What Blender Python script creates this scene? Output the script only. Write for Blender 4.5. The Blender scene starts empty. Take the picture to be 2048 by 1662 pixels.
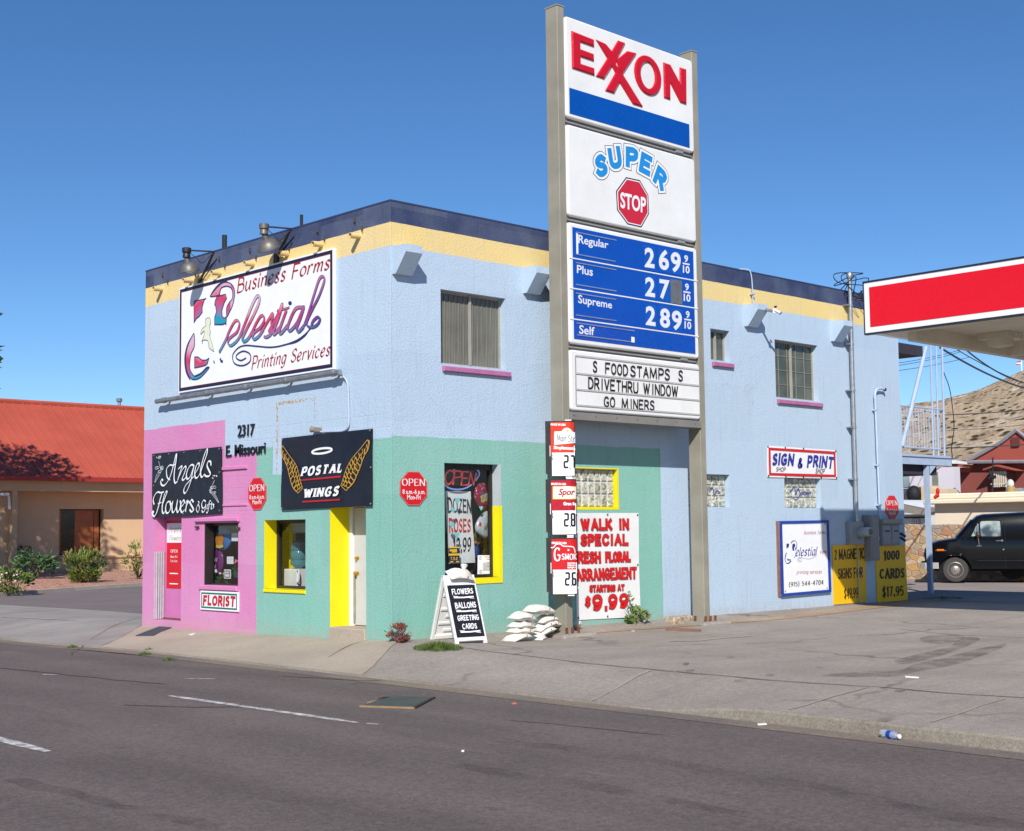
import bpy, bmesh, math, random
from mathutils import Vector, Matrix, noise as mnoise
PI = math.pi; R_ = math.radians
sc = bpy.context.scene; COL = sc.collection

# ---------------------------------------------------------------- camera, sky, sun, exposure
CAM = Vector((-13.4972, -16.958, 1.718)); YAW, PITCH, ROLL, FL = 0.8102, 0.0831, -0.0116, 2734.1   # FL in pixels of a 2048-wide frame
_f = Vector((math.cos(YAW)*math.cos(PITCH), math.sin(YAW)*math.cos(PITCH), math.sin(PITCH)))
_r0 = Vector((math.sin(YAW), -math.cos(YAW), 0)); _u0 = _r0.cross(_f)
_r = _r0*math.cos(ROLL)+_u0*math.sin(ROLL); _u = -_r0*math.sin(ROLL)+_u0*math.cos(ROLL)
cd = bpy.data.cameras.new('camera'); cam = bpy.data.objects.new('camera', cd); COL.objects.link(cam)
cam.matrix_world = Matrix(((_r.x, _u.x, -_f.x, CAM.x), (_r.y, _u.y, -_f.y, CAM.y), (_r.z, _u.z, -_f.z, CAM.z), (0, 0, 0, 1)))
cd.sensor_fit = 'HORIZONTAL'; cd.sensor_width = 36; cd.lens = FL/2048*36; cd.clip_end = 6000; cd.clip_start = .1
sc.camera = cam
SUN_AZ, SUN_EL = R_(43.0), R_(36.2)          # the light travels towards this azimuth (x-y angle), downwards
SUN_DIR = Vector((math.cos(SUN_EL)*math.cos(SUN_AZ), math.cos(SUN_EL)*math.sin(SUN_AZ), -math.sin(SUN_EL)))
world = bpy.data.worlds.new('World'); sc.world = world; world.use_nodes = True
wn = world.node_tree; wn.nodes.clear()
wo = wn.nodes.new('ShaderNodeOutputWorld'); bg = wn.nodes.new('ShaderNodeBackground'); sky = wn.nodes.new('ShaderNodeTexSky')
sky.sky_type = 'NISHITA'; sky.sun_disc = False; sky.sun_elevation = SUN_EL
_to = -SUN_DIR; sky.sun_rotation = math.atan2(_to.x, _to.y)
sky.altitude = 2400; sky.air_density = 1.0; sky.dust_density = .0; sky.ozone_density = 4.0
bg.inputs['Strength'].default_value = .098
_hs = wn.nodes.new('ShaderNodeHueSaturation'); _hs.inputs['Saturation'].default_value = 1.17; _hs.inputs['Hue'].default_value = .502; _hs.inputs['Value'].default_value = 1.06
wn.links.new(sky.outputs[0], _hs.inputs['Color']); wn.links.new(_hs.outputs[0], bg.inputs[0]); wn.links.new(bg.outputs[0], wo.inputs[0])
sl = bpy.data.lights.new('sun', 'SUN'); sun = bpy.data.objects.new('sun', sl); COL.objects.link(sun)
sl.energy = 4.7; sl.angle = R_(.5); sl.color = (1, .965, .915)
sun.rotation_euler = SUN_DIR.to_track_quat('-Z', 'Y').to_euler(); sun.location = (-30, -30, 30)
sc.view_settings.view_transform = 'Standard'; sc.view_settings.look = 'None'; sc.view_settings.gamma = 1
sc.view_settings.exposure = .25; sc.view_settings.use_curve_mapping = False

# ---------------------------------------------------------------- planes to build on
def ray(px, py): return _f + _r*((px-1024)/FL) + _u*((831-py)/FL)
class Pl:
    """a plane with its own right / up / outward axes; px() finds where a measured sight line meets it"""
    def __init__(s, o, r, n, u=(0, 0, 1)): s.o, s.r, s.u, s.n = Vector(o), Vector(r), Vector(u), Vector(n)
    def pt(s, a, b, c=0): return s.o+s.r*a+s.u*b+s.n*c
    def px(s, x, y, c=0):
        d = ray(x, y); o = s.o+s.n*c; t = s.n.dot(o-CAM)/s.n.dot(d); w = CAM+d*t-s.o
        return w.dot(s.r), w.dot(s.u)
    def off(s, c): return Pl(s.o+s.n*c, s.r, s.n, s.u)
FRONT = Pl((0, 0, 0), (0, -1, 0), (-1, 0, 0)); RIGHT = Pl((0, 0, 0), (1, 0, 0), (0, -1, 0))
LF, LR, HB = 7.93, 15.29, 7.0            # building: front length, side length, height
def gpx(px, py, z):
    d = ray(px, py); t = (z-CAM.z)/d.z; return CAM+d*t
def sm(a, b, x):
    t = min(1, max(0, (x-a)/(b-a))); return t*t*(3-2*t)
def lerp(a, b, t): return a+(b-a)*t

# ---------------------------------------------------------------- materials
def lin(v): v /= 255; return v/12.92 if v <= .04045 else ((v+.055)/1.055)**2.4
def sc3(c, k=.80): return tuple(min(.92, lin(v)*k) for v in c)
class NT:
    def __init__(s, name):
        s.m = bpy.data.materials.new(name); s.m.use_nodes = True; s.t = s.m.node_tree; s.b = s.t.nodes['Principled BSDF']; s._co = None
    def n(s, t, **kw):
        o = s.t.nodes.new(t)
        for k, v in kw.items(): setattr(o, k, v)
        return o
    def l(s, a, b): s.t.links.new(a, b)
    def co(s):
        if not s._co: s._co = s.n('ShaderNodeTexCoord').outputs['Object']
        return s._co
    def xyz(s):
        if not hasattr(s, '_x'):
            q = s.n('ShaderNodeSeparateXYZ'); s.l(s.co(), q.inputs[0]); s._x = q.outputs
        return s._x
    def put(s, sock, v):
        if hasattr(v, 'is_linked') or hasattr(v, 'links'): s.l(v, sock)
        else: sock.default_value = v
    def math(s, op, a, b=0., c=None):
        o = s.n('ShaderNodeMath', operation=op); s.put(o.inputs[0], a); s.put(o.inputs[1], b)
        if c is not None: s.put(o.inputs[2], c)
        return o.outputs[0]
    def noise(s, scale, detail=4, rough=.55, vec=None, dist=0):
        o = s.n('ShaderNodeTexNoise'); o.inputs['Scale'].default_value = scale; o.inputs['Detail'].default_value = detail
        o.inputs['Roughness'].default_value = rough; o.inputs['Distortion'].default_value = dist
        s.l(vec or s.co(), o.inputs['Vector']); return o.outputs['Fac']
    def voro(s, scale, feature='F1', vec=None, out='Distance', rnd=1):
        o = s.n('ShaderNodeTexVoronoi', feature=feature); o.inputs['Scale'].default_value = scale; o.inputs['Randomness'].default_value = rnd
        s.l(vec or s.co(), o.inputs['Vector']); return o.outputs[out]
    def map(s, scale=(1, 1, 1), rot=(0, 0, 0), loc=(0, 0, 0)):
        o = s.n('ShaderNodeMapping'); o.inputs['Scale'].default_value = scale; o.inputs['Rotation'].default_value = rot; o.inputs['Location'].default_value = loc
        s.l(s.co(), o.inputs[0]); return o.outputs[0]
    def ramp(s, fac, a, b, lo=0., hi=1.):
        o = s.n('ShaderNodeMapRange'); o.clamp = True
        for k, v in (('From Min', a), ('From Max', b), ('To Min', lo), ('To Max', hi)): o.inputs[k].default_value = v
        s.put(o.inputs['Value'], fac); return o.outputs[0]
    def mix(s, fac, a, b, mode='MIX'):
        o = s.n('ShaderNodeMix', data_type='RGBA', blend_type=mode); s.put(o.inputs[0], fac)
        for i, v in ((6, a), (7, b)):
            if isinstance(v, tuple): v = tuple(v)+((1,) if len(v) == 3 else ())
            s.put(o.inputs[i], v)
        return o.outputs[2]
    def cramp(s, fac, stops):
        o = s.n('ShaderNodeValToRGB'); e = o.color_ramp.elements
        while len(e) < len(stops): e.new(.5)
        for q, (p, c) in zip(e, stops): q.position = p; q.color = tuple(c)+(1,)
        s.l(fac, o.inputs[0]); return o.outputs[0]
    def bump(s, h, strength=.5, dist=.01, prev=None):
        o = s.n('ShaderNodeBump'); o.inputs['Strength'].default_value = strength; o.inputs['Distance'].default_value = dist
        s.l(h, o.inputs['Height'])
        if prev: s.l(prev, o.inputs['Normal'])
        s.l(o.outputs[0], s.b.inputs['Normal']); return o.outputs[0]
    def col(s, c, rough=.7, metal=0, spec=.4):
        s.put(s.b.inputs['Base Color'], tuple(c)+(1,) if isinstance(c, tuple) else c)
        s.put(s.b.inputs['Roughness'], rough); s.b.inputs['Metallic'].default_value = metal
        s.b.inputs['Specular IOR Level'].default_value = spec; return s
MAT = {}
def M(name, rgb, rough=.6, var=.12, scale=3., bump=0., bscale=60., metal=0., spec=.4, k=.80, dirt=0., dirtc=(.18, .14, .10), dist=.004):
    """painted / printed / metal surface: colour with soft uneven wear, optional grime and fine bump"""
    if name in MAT: return MAT[name]
    t = NT(name); c = sc3(rgb, k) if max(rgb) > 1.01 else rgb
    f = t.ramp(t.noise(scale, 6, .6), .3, .7, 1-var, 1+var*.6)
    g = t.n('ShaderNodeCombineColor'); [t.l(f, g.inputs[i]) for i in range(3)]
    o = t.mix(1., c, g.outputs[0], 'MULTIPLY')
    if dirt: o = t.mix(t.ramp(t.noise(scale*2.3, 8, .7), .52, .75, 0, dirt), o, dirtc)
    rr = t.ramp(t.noise(scale*5, 3), .3, .7, max(.02, rough-.08), min(1, rough+.08))
    t.col(o, rr, metal, spec)
    if bump: t.bump(t.noise(bscale, 3, .6), bump, dist)
    MAT[name] = t.m; return t.m

# ---------------------------------------------------------------- object tree
def tag(o, label=None, cat=None, group=None, kind=None):
    if label: o['label'] = label
    if cat: o['category'] = cat
    if group: o['group'] = group
    if kind: o['kind'] = kind
    return o
WL = {}
def thing(name, label, cat, loc=(0, 0, 0), group=None):
    o = bpy.data.objects.new(name, None); COL.objects.link(o); o.location = loc; o.empty_display_size = .2
    WL[o.name] = Vector(loc); return tag(o, label, cat, group)
def kids(o): return [c for c in bpy.data.objects if c.parent == o]
class MB:
    def __init__(s): s.v, s.f, s.mi = [], [], []
    def add(s, vs, fs, mi=0):
        n = len(s.v); s.v += [Vector(v) for v in vs]
        for f in fs: s.f.append([n+i for i in f]); s.mi.append(mi)
        return s
    def quad(s, a, b, c, d, mi=0): return s.add([a, b, c, d], [(0, 1, 2, 3)], mi)
    def box(s, lo, hi, mi=0, bev=0):
        return s.pbox(Pl((0, 0, 0), (1, 0, 0), (0, -1, 0)), lo[0], hi[0], lo[2], hi[2], -hi[1], -lo[1], mi, bev)
    def pbox(s, p, a0, a1, b0, b1, c0, c1, mi=0, bev=0):
        """box on a plane, c = outward depth; bev chamfers the outer face"""
        P = p.pt
        if bev <= 0:
            vs = [P(a, b, c) for c in (c0, c1) for a, b in ((a0, b0), (a1, b0), (a1, b1), (a0, b1))]
            return s.add(vs, [(3, 2, 1, 0), (4, 5, 6, 7), (0, 1, 5, 4), (1, 2, 6, 5), (2, 3, 7, 6), (3, 0, 4, 7)], mi)
        e = bev; rings = []
        for c, q in ((c0, e), (c0+e, 0), (c1-e, 0), (c1, e)):
            rings.append([P(a, b, c) for a, b in ((a0+q, b0+q), (a1-q, b0+q), (a1-q, b1-q), (a0+q, b1-q))])
        vs = sum(rings, []); fs = [(3, 2, 1, 0), (12, 13, 14, 15)]
        for i in range(3):
            for j in range(4): fs.append((i*4+j, i*4+(j+1) % 4, i*4+4+(j+1) % 4, i*4+4+j))
        return s.add(vs, fs, mi)
    def prism(s, p, poly, c0, c1, mi=0):
        n = len(poly); ar = sum(poly[i][0]*poly[(i+1) % n][1]-poly[(i+1) % n][0]*poly[i][1] for i in range(n))
        if ar < 0: poly = poly[::-1]
        vs = [p.pt(a, b, c) for c in (c0, c1) for a, b in poly]
        return s.add(vs, [tuple(range(n-1, -1, -1)), tuple(range(n, 2*n))]+[(i, (i+1) % n, n+(i+1) % n, n+i) for i in range(n)], mi)
    def tube(s, path, r, seg=8, mi=0, cap=True):
        path = [Vector(p) for p in path]; n = len(path); base = len(s.v); vs, fs = [], []; prev = None
        for i, p in enumerate(path):
            t = (path[min(i+1, n-1)]-path[max(i-1, 0)]); t = t.normalized() if t.length > 1e-9 else Vector((0, 0, 1))
            x = prev-t*prev.dot(t) if prev else t.orthogonal()
            if x.length < 1e-6: x = t.orthogonal()
            x.normalize(); prev = x; y = t.cross(x); rr = r[i] if isinstance(r, (list, tuple)) else r
            vs += [p+(x*math.cos(2*PI*k/seg)+y*math.sin(2*PI*k/seg))*rr for k in range(seg)]
        for i in range(n-1):
            for k in range(seg): fs.append((i*seg+k, i*seg+(k+1) % seg, (i+1)*seg+(k+1) % seg, (i+1)*seg+k))
        if cap: fs += [tuple(range(seg-1, -1, -1)), tuple((n-1)*seg+k for k in range(seg))]
        return s.add(vs, fs, mi)
    def lathe(s, o, axis, prof, seg=16, mi=0):
        """prof: (radius, distance along axis)"""
        o, ax = Vector(o), Vector(axis).normalized(); x = ax.orthogonal().normalized(); y = ax.cross(x)
        vs, fs = [], []
        for r, h in prof: vs += [o+ax*h+(x*math.cos(2*PI*k/seg)+y*math.sin(2*PI*k/seg))*max(r, 1e-4) for k in range(seg)]
        for i in range(len(prof)-1):
            for k in range(seg): fs.append((i*seg+k, i*seg+(k+1) % seg, (i+1)*seg+(k+1) % seg, (i+1)*seg+k))
        fs += [tuple(range(seg-1, -1, -1)), tuple((len(prof)-1)*seg+k for k in range(seg))]
        return s.add(vs, fs, mi)
    def ell(s, c, rx, ry, rz, seg=14, ring=9, mi=0, fn=None):
        c = Vector(c); vs, fs = [], []
        for i in range(ring+1):
            th = PI*i/ring
            for k in range(seg):
                ph = 2*PI*k/seg; d = Vector((math.sin(th)*math.cos(ph), math.sin(th)*math.sin(ph), math.cos(th)))
                q = fn(d) if fn else 1
                vs.append(c+Vector((d.x*rx, d.y*ry, d.z*rz))*q)
        for i in range(ring):
            for k in range(seg): fs.append((i*seg+k, (i+1)*seg+k, (i+1)*seg+(k+1) % seg, i*seg+(k+1) % seg))
        return s.add(vs, fs, mi)
    def mesh(s, name, mats, off, smooth=False):
        m = bpy.data.meshes.new(name); m.from_pydata([tuple(v-off) for v in s.v], [], s.f)
        for k in (mats if isinstance(mats, (list, tuple)) else [mats]): m.materials.append(k)
        if s.f: m.polygons.foreach_set('material_index', s.mi)
        m.validate(); m.update()
        if smooth:
            m.polygons.foreach_set('use_smooth', [True]*len(m.polygons))
            if smooth != True:
                try: m.set_sharp_from_angle(angle=R_(smooth))
                except Exception: pass
        return m
    def build(s, name, mats, parent, label=None, smooth=False):
        off = WL[parent.name]; o = bpy.data.objects.new(name, s.mesh(name, mats, off, smooth)); COL.objects.link(o)
        o.parent = parent; WL[o.name] = off
        if label: o['label'] = label
        return o
    def thing(s, name, mats, label, cat, group=None, kind=None, smooth=False, origin=None):
        xs = [v.x for v in s.v]; ys = [v.y for v in s.v]; zs = [v.z for v in s.v]
        off = Vector(origin) if origin is not None else Vector(((min(xs)+max(xs))/2, (min(ys)+max(ys))/2, min(zs)))
        o = bpy.data.objects.new(name, s.mesh(name, mats, off, smooth)); COL.objects.link(o); o.location = off; WL[o.name] = off
        return tag(o, label, cat, group, kind)
    # flat marks on a plane -------------------------------------------------
    def poly(s, p, pts, c, mi=0):
        n = len(pts); ar = sum(pts[i][0]*pts[(i+1) % n][1]-pts[(i+1) % n][0]*pts[i][1] for i in range(n))
        if ar < 0: pts = pts[::-1]
        return s.add([p.pt(a, b, c) for a, b in pts], [tuple(range(n))], mi)
    def rect(s, p, a0, a1, b0, b1, c, mi=0): return s.poly(p, [(a0, b0), (a1, b0), (a1, b1), (a0, b1)], c, mi)
    def frame(s, p, a0, a1, b0, b1, w, c, mi=0):
        s.rect(p, a0, a1, b1-w, b1, c, mi); s.rect(p, a0, a1, b0, b0+w, c, mi); s.rect(p, a0, a0+w, b0+w, b1-w, c, mi); return s.rect(p, a1-w, a1, b0+w, b1-w, c, mi)
    def ribbon(s, p, pts, w, c, mi=0, nib=None, taper=False, dc=None):
        """pts in plane coordinates; nib=(angle, thin/thick) gives a broad-pen stroke"""
        n = len(pts); dc = (.0012 if n > 8 else 0) if dc is None else dc
        if n < 2: return s
        closed = (Vector(pts[0])-Vector(pts[-1])).length < 1e-6 and n > 3; vs = []
        def dr(i, j):
            q = Vector(pts[j])-Vector(pts[i]); return q.normalized() if q.length > 1e-9 else Vector((1, 0))
        for i in range(n):
            if closed: a, b = dr((i-1) % (n-1), i if i < n-1 else 0), dr(i if i < n-1 else 0, (i+1) % (n-1) if i < n-1 else 1)
            else: a = dr(max(0, i-1), max(1, i)); b = dr(min(i, n-2), min(i+1, n-1))
            t = a+b; t = t.normalized() if t.length > 1e-6 else a
            nn = Vector((-t.y, t.x)); k = max(.45, abs(nn.dot(Vector((-a.y, a.x))))); ww = w
            if nib: ww = w*(nib[1]+(1-nib[1])*abs(math.sin(math.atan2(t.y, t.x)-nib[0])))
            if taper: ww *= .35+.65*math.sin(PI*(i+.5)/n)
            q = Vector(pts[i]); ci = c+dc*i/n; vs.append(p.pt(*(q+nn*ww/2/k), ci)); vs.append(p.pt(*(q-nn*ww/2/k), ci))
        return s.add(vs, [(2*i+1, 2*i+3, 2*i+2, 2*i) for i in range(n-1)], mi)
def spl(pts, k=6, closed=False):
    """Catmull-Rom through the points"""
    if len(pts) < 3: return list(pts)
    P = [Vector(q) for q in pts]; n = len(P); out = []
    for i in range(n if closed else n-1):
        a, b, c, d = (P[(i-1) % n], P[i], P[(i+1) % n], P[(i+2) % n]) if closed else (P[max(0, i-1)], P[i], P[i+1], P[min(n-1, i+2)])
        for j in range(k):
            t = j/k; out.append(.5*((2*b)+(c-a)*t+(2*a-5*b+4*c-d)*t*t+(3*b-a-3*c+d)*t*t*t))
    out.append(P[0] if closed else P[-1]); return [tuple(q) for q in out]
def copy_tree(o, loc, label=None):
    ch = kids(o); c = o.copy(); COL.objects.link(c)
    c.location = loc; WL[c.name] = Vector(loc)
    if label: c['label'] = label
    for q in ch:
        d = q.copy(); COL.objects.link(d); d.parent = c; WL[d.name] = Vector(loc)
        for g in kids(q):
            e = g.copy(); COL.objects.link(e); e.parent = d
    return c
# ---------------------------------------------------------------- lettering
_tc = {}
def _sans(text, bold, shear, space):
    key = (text, bold, shear, space)
    if key in _tc: return _tc[key]
    c = bpy.data.curves.new('lettering', 'FONT'); c.body = text; c.size = 1; c.offset = bold; c.shear = shear; c.space_character = space; c.resolution_u = 4
    o = bpy.data.objects.new('lettering', c); COL.objects.link(o)
    dg = bpy.context.evaluated_depsgraph_get(); e = o.evaluated_get(dg); m = e.to_mesh()
    vs = [(v.co.x, v.co.y) for v in m.vertices]; fs = [tuple(p.vertices) for p in m.polygons]
    e.to_mesh_clear(); bpy.data.objects.remove(o); bpy.data.curves.remove(c)
    _tc[key] = (vs, fs); return vs, fs
CAP = .683
def quadmap(q):
    """unit square -> plane coordinates; q = TL, TR, BR, BL"""
    tl, tr, br, bl = [Vector(v) for v in q]
    return lambda u, v: tuple((bl*(1-u)+br*u)*(1-v)+(tl*(1-u)+tr*u)*v)
def boxq(a0, a1, b0, b1): return [(a0, b1), (a1, b1), (a1, b0), (a0, b0)]
def pxq(p, pts, c=0): return [p.px(x, y, c) for x, y in pts]
def sans(mb, p, text, q, c, mi=0, bold=.0, shear=0., space=1., warp=None):
    vs, fs = _sans(text, bold, shear, space)
    xs = [v[0] for v in vs]; x0, x1 = min(xs), max(xs); mp = quadmap(q)
    ys = [v[1] for v in vs]; y0, y1 = -bold, CAP+bold
    out = []
    for x, y in vs:
        u, v = (x-x0)/(x1-x0), (y-y0)/(y1-y0)
        if warp: u, v = warp(u, v)
        out.append(p.pt(*mp(u, v), c))
    return mb.add(out, fs, mi)
def solid_sans(mb, p, text, q, c0, c1, mi=0, bold=.0, shear=0., space=1.):
    """raised letters: front face plus side walls"""
    vs, fs = _sans(text, bold, shear, space); xs = [v[0] for v in vs]; x0, x1 = min(xs), max(xs); mp = quadmap(q)
    w = [mp((x-x0)/(x1-x0), (y+bold)/(CAP+2*bold)) for x, y in vs]; n = len(w); edges = {}
    for f in fs:
        for i in range(len(f)):
            a, b = f[i], f[(i+1) % len(f)]; edges[(a, b)] = edges.get((a, b), 0)+1
    sides = [(a, b, n+b, n+a) for (a, b) in edges if (b, a) not in edges]
    return mb.add([p.pt(*t, c0) for t in w]+[p.pt(*t, c1) for t in w], [tuple(n+i for i in f) for f in fs]+sides, mi)
# pen-stroke alphabet: cap height 1; 'c' = smooth curve; strokes parted by |
_G = {
'A': (.72, '0,0 .36,1|.36,1 .72,0|.13,.36 .59,.36'), 'B': (.6, '0,0 0,1|c0,1 .35,1 .5,.87 .5,.68 .35,.54 0,.54|c0,.54 .38,.54 .58,.42 .58,.14 .36,0 0,0'),
'C': (.66, 'c.64,.84 .5,.97 .3,1 .1,.85 0,.5 .1,.15 .32,0 .5,.03 .65,.17'), 'D': (.66, '0,0 0,1|c0,1 .32,1 .56,.82 .66,.5 .56,.18 .32,0 0,0'),
'E': (.52, '0,0 0,1|0,1 .5,1|0,.52 .42,.52|0,0 .52,0'), 'F': (.5, '0,0 0,1|0,1 .5,1|0,.5 .4,.5'),
'G': (.7, 'c.65,.85 .5,.98 .3,1 .1,.85 0,.5 .1,.15 .34,0 .56,.05 .67,.2|.67,.2 .67,.46|.67,.46 .38,.46'), 'H': (.62, '0,0 0,1|.62,0 .62,1|0,.52 .62,.52'),
'I': (.0, '0,0 0,1'), 'J': (.4, 'c.4,1 .4,.5 .38,.14 .22,0 .05,.06 0,.2'), 'K': (.6, '0,0 0,1|.56,1 .02,.42|.18,.56 .6,0'), 'L': (.48, '0,0 0,1|0,0 .48,0'),
'M': (.84, '0,0 .06,1|.06,1 .42,.1|.42,.1 .78,1|.78,1 .84,0'), 'N': (.66, '0,0 0,1|0,1 .66,0|.66,0 .66,1'), 'O': (.74, 'c.37,1 .1,.86 0,.5 .1,.14 .37,0 .64,.14 .74,.5 .64,.86 .37,1'),
'P': (.54, '0,0 0,1|c0,1 .34,1 .52,.88 .54,.72 .5,.54 .34,.44 0,.44'), 'R': (.6, '0,0 0,1|c0,1 .34,1 .52,.88 .54,.74 .5,.58 .34,.48 0,.48|.28,.48 .6,0'),
'S': (.52, 'c.5,.84 .38,.98 .22,.99 .05,.86 .05,.68 .2,.55 .38,.46 .5,.3 .46,.1 .28,0 .1,.03 0,.17'), 'T': (.66, '.33,0 .33,1|0,1 .66,1'),
'U': (.62, 'c0,1 0,.3 .1,.06 .31,0 .52,.06 .62,.3 .62,1'), 'V': (.68, '0,1 .34,0|.34,0 .68,1'), 'W': (1.0, '0,1 .26,0|.26,0 .5,.92|.5,.92 .74,0|.74,0 1,1'),
'X': (.64, '0,0 .62,1|0,1 .64,0'), 'Y': (.62, '0,1 .31,.46|.62,1 .31,.46|.31,.46 .31,0'), 'Z': (.58, '.02,1 .56,1|.56,1 0,0|0,0 .58,0'),
'a': (.46, 'c.44,.5 .36,.64 .2,.65 .06,.52 0,.28 .08,.05 .2,0 .34,.1 .44,.36|c.46,.66 .43,.3 .42,.08 .5,.02'), 'b': (.46, '.02,1 0,.05|c.02,.4 .14,.6 .28,.66 .42,.55 .46,.32 .38,.08 .22,0 .08,.03 0,.15'),
'c': (.42, 'c.4,.54 .3,.65 .2,.65 .06,.52 0,.3 .06,.08 .2,0 .32,.03 .42,.14'), 'd': (.48, 'c.44,.5 .34,.65 .2,.65 .06,.5 0,.28 .08,.04 .2,0 .34,.12 .44,.36|.48,1 .44,0'),
'e': (.44, 'c0,.3 .2,.34 .38,.44 .38,.6 .24,.67 .08,.54 0,.3 .06,.08 .2,0 .34,.04 .44,.16'), 'f': (.36, 'c.44,.94 .34,1 .24,.92 .18,.6 .14,.2 .08,-.14 -.04,-.24|0,.6 .36,.64'),
'g': (.48, 'c.44,.52 .34,.65 .2,.65 .06,.52 0,.3 .08,.08 .2,.04 .34,.14 .44,.38|c.48,.66 .42,.1 .36,-.2 .18,-.3 .02,-.22'), 'h': (.46, '.04,1 0,0|c.02,.35 .16,.6 .3,.65 .42,.56 .4,.2 .46,.0'),
'i': (.1, 'c.04,.66 .02,.2 .06,.02 .12,.04|.06,.88 .08,.94'), 'j': (.1, 'c.06,.66 .04,0 -.04,-.24 -.14,-.26|.08,.88 .1,.94'), 'k': (.44, '.02,1 0,0|.4,.64 .04,.3|.14,.4 .44,0'), 'l': (.1, 'c.08,1 .02,.3 .04,.04 .12,.02'),
'm': (.76, 'c.02,.66 .03,.4 0,0|c.02,.3 .14,.58 .26,.65 .36,.56 .34,0|c.36,.3 .48,.58 .6,.65 .7,.56 .69,.1 .76,.02'), 'n': (.46, 'c.02,.66 .03,.4 0,0|c.02,.32 .16,.6 .3,.65 .41,.56 .4,.1 .48,.02'),
'o': (.48, 'c.24,.66 .06,.54 0,.32 .06,.1 .24,0 .42,.12 .48,.34 .42,.56 .24,.66'), 'p': (.46, '.03,.66 -.04,-.32|c.02,.4 .14,.6 .28,.66 .42,.55 .46,.32 .38,.08 .22,0 .08,.03 0,.15'),
'q': (.46, 'c.44,.52 .34,.65 .2,.65 .06,.52 0,.3 .08,.05 .2,0 .34,.12 .44,.36|.46,.66 .42,-.3'), 'r': (.34, 'c.02,.66 .03,.4 0,0|c.02,.35 .12,.58 .24,.66 .36,.6'), 's': (.36, 'c.34,.56 .24,.66 .12,.65 .04,.53 .1,.4 .26,.29 .34,.16 .28,.02 .14,0 0,.08'),
't': (.32, 'c.14,.9 .12,.4 .12,.1 .2,.0 .32,.06|0,.62 .32,.64'), 'u': (.48, 'c.02,.66 0,.2 .1,0 .24,.04 .4,.3 .44,.66|c.45,.66 .42,.2 .44,.04 .5,.02'), 'v': (.44, '.02,.66 .18,0|.18,0 .44,.66'), 'w': (.68, '.02,.66 .16,0|.16,0 .36,.6|.36,.6 .48,0|.48,0 .68,.66'),
'x': (.44, '0,.66 .44,0|.42,.66 0,0'), 'y': (.46, '.02,.66 .2,.04|c.46,.66 .2,.04 .08,-.24 -.06,-.28'), 'z': (.4, '.02,.64 .4,.64|.4,.64 0,0|0,0 .42,0'),
'0': (.52, 'c.26,1 .06,.85 0,.5 .06,.15 .26,0 .46,.15 .52,.5 .46,.85 .26,1'), '1': (.2, '.16,0 .16,1|.16,1 0,.8'), '2': (.5, 'c.02,.76 .1,.95 .26,1 .44,.92 .48,.72 .36,.45 .02,.02|.02,.0 .52,.0'),
'3': (.48, 'c.02,.86 .2,1 .4,.92 .44,.74 .36,.58 .18,.53|c.18,.53 .4,.5 .48,.28 .4,.08 .2,0 0,.12'), '4': (.56, '.42,0 .42,1|.42,1 0,.3|0,.3 .56,.3'), '5': (.48, '.44,1 .08,1|.08,1 .04,.54|c.04,.54 .24,.62 .44,.5 .48,.28 .38,.06 .18,0 0,.1'),
'6': (.5, 'c.44,.92 .24,.96 .08,.75 .0,.36 .08,.08 .26,0 .44,.1 .5,.32 .42,.54 .26,.6 .08,.5 .01,.3'), '7': (.5, '0,1 .5,1|c.5,1 .3,.6 .18,0'), '8': (.5, 'c.25,1 .06,.92 .04,.74 .2,.56 .42,.42 .5,.24 .4,.04 .22,0 .04,.08 0,.28 .14,.46 .36,.6 .46,.78 .4,.94 .25,1'),
'9': (.5, 'c.06,.08 .26,.04 .42,.25 .5,.64 .42,.92 .24,1 .06,.9 0,.68 .08,.46 .24,.4 .42,.5 .49,.7'), '$': (.48, 'c.46,.82 .36,.94 .2,.93 .06,.8 .08,.64 .24,.53 .4,.42 .46,.26 .4,.1 .24,.06 .1,.08 0,.2|.24,1.08 .24,-.08'),
'&': (.64, 'c.64,0 .4,.3 .14,.66 .12,.86 .24,1 .38,.9 .36,.74 .2,.58 .04,.42 .0,.22 .1,.04 .28,0 .46,.12 .6,.42'), '.': (.06, '.03,-.02 .03,.1'), '-': (.3, '0,.38 .3,.38'), ',': (.1, '.08,.08 .0,-.14'), '(': (.2, 'c.2,1.1 .04,.8 0,.45 .04,.1 .2,-.2'), ')': (.2, 'c0,1.1 .16,.8 .2,.45 .16,.1 0,-.2'), "'": (.06, '.04,1 .02,.78'),
' ': (.3, '')}
_P = {}
def _strokes(ch):
    if ch not in _P:
        w, s = _G[ch]; out = []
        for t in s.split('|'):
            t = t.strip()
            if not t: continue
            cv = t[0] == 'c'; pts = [tuple(float(k) for k in q.split(',')) for q in t.lstrip('c').split()]
            out.append((cv, pts))
        _P[ch] = (w, out)
    return _P[ch]
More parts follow.
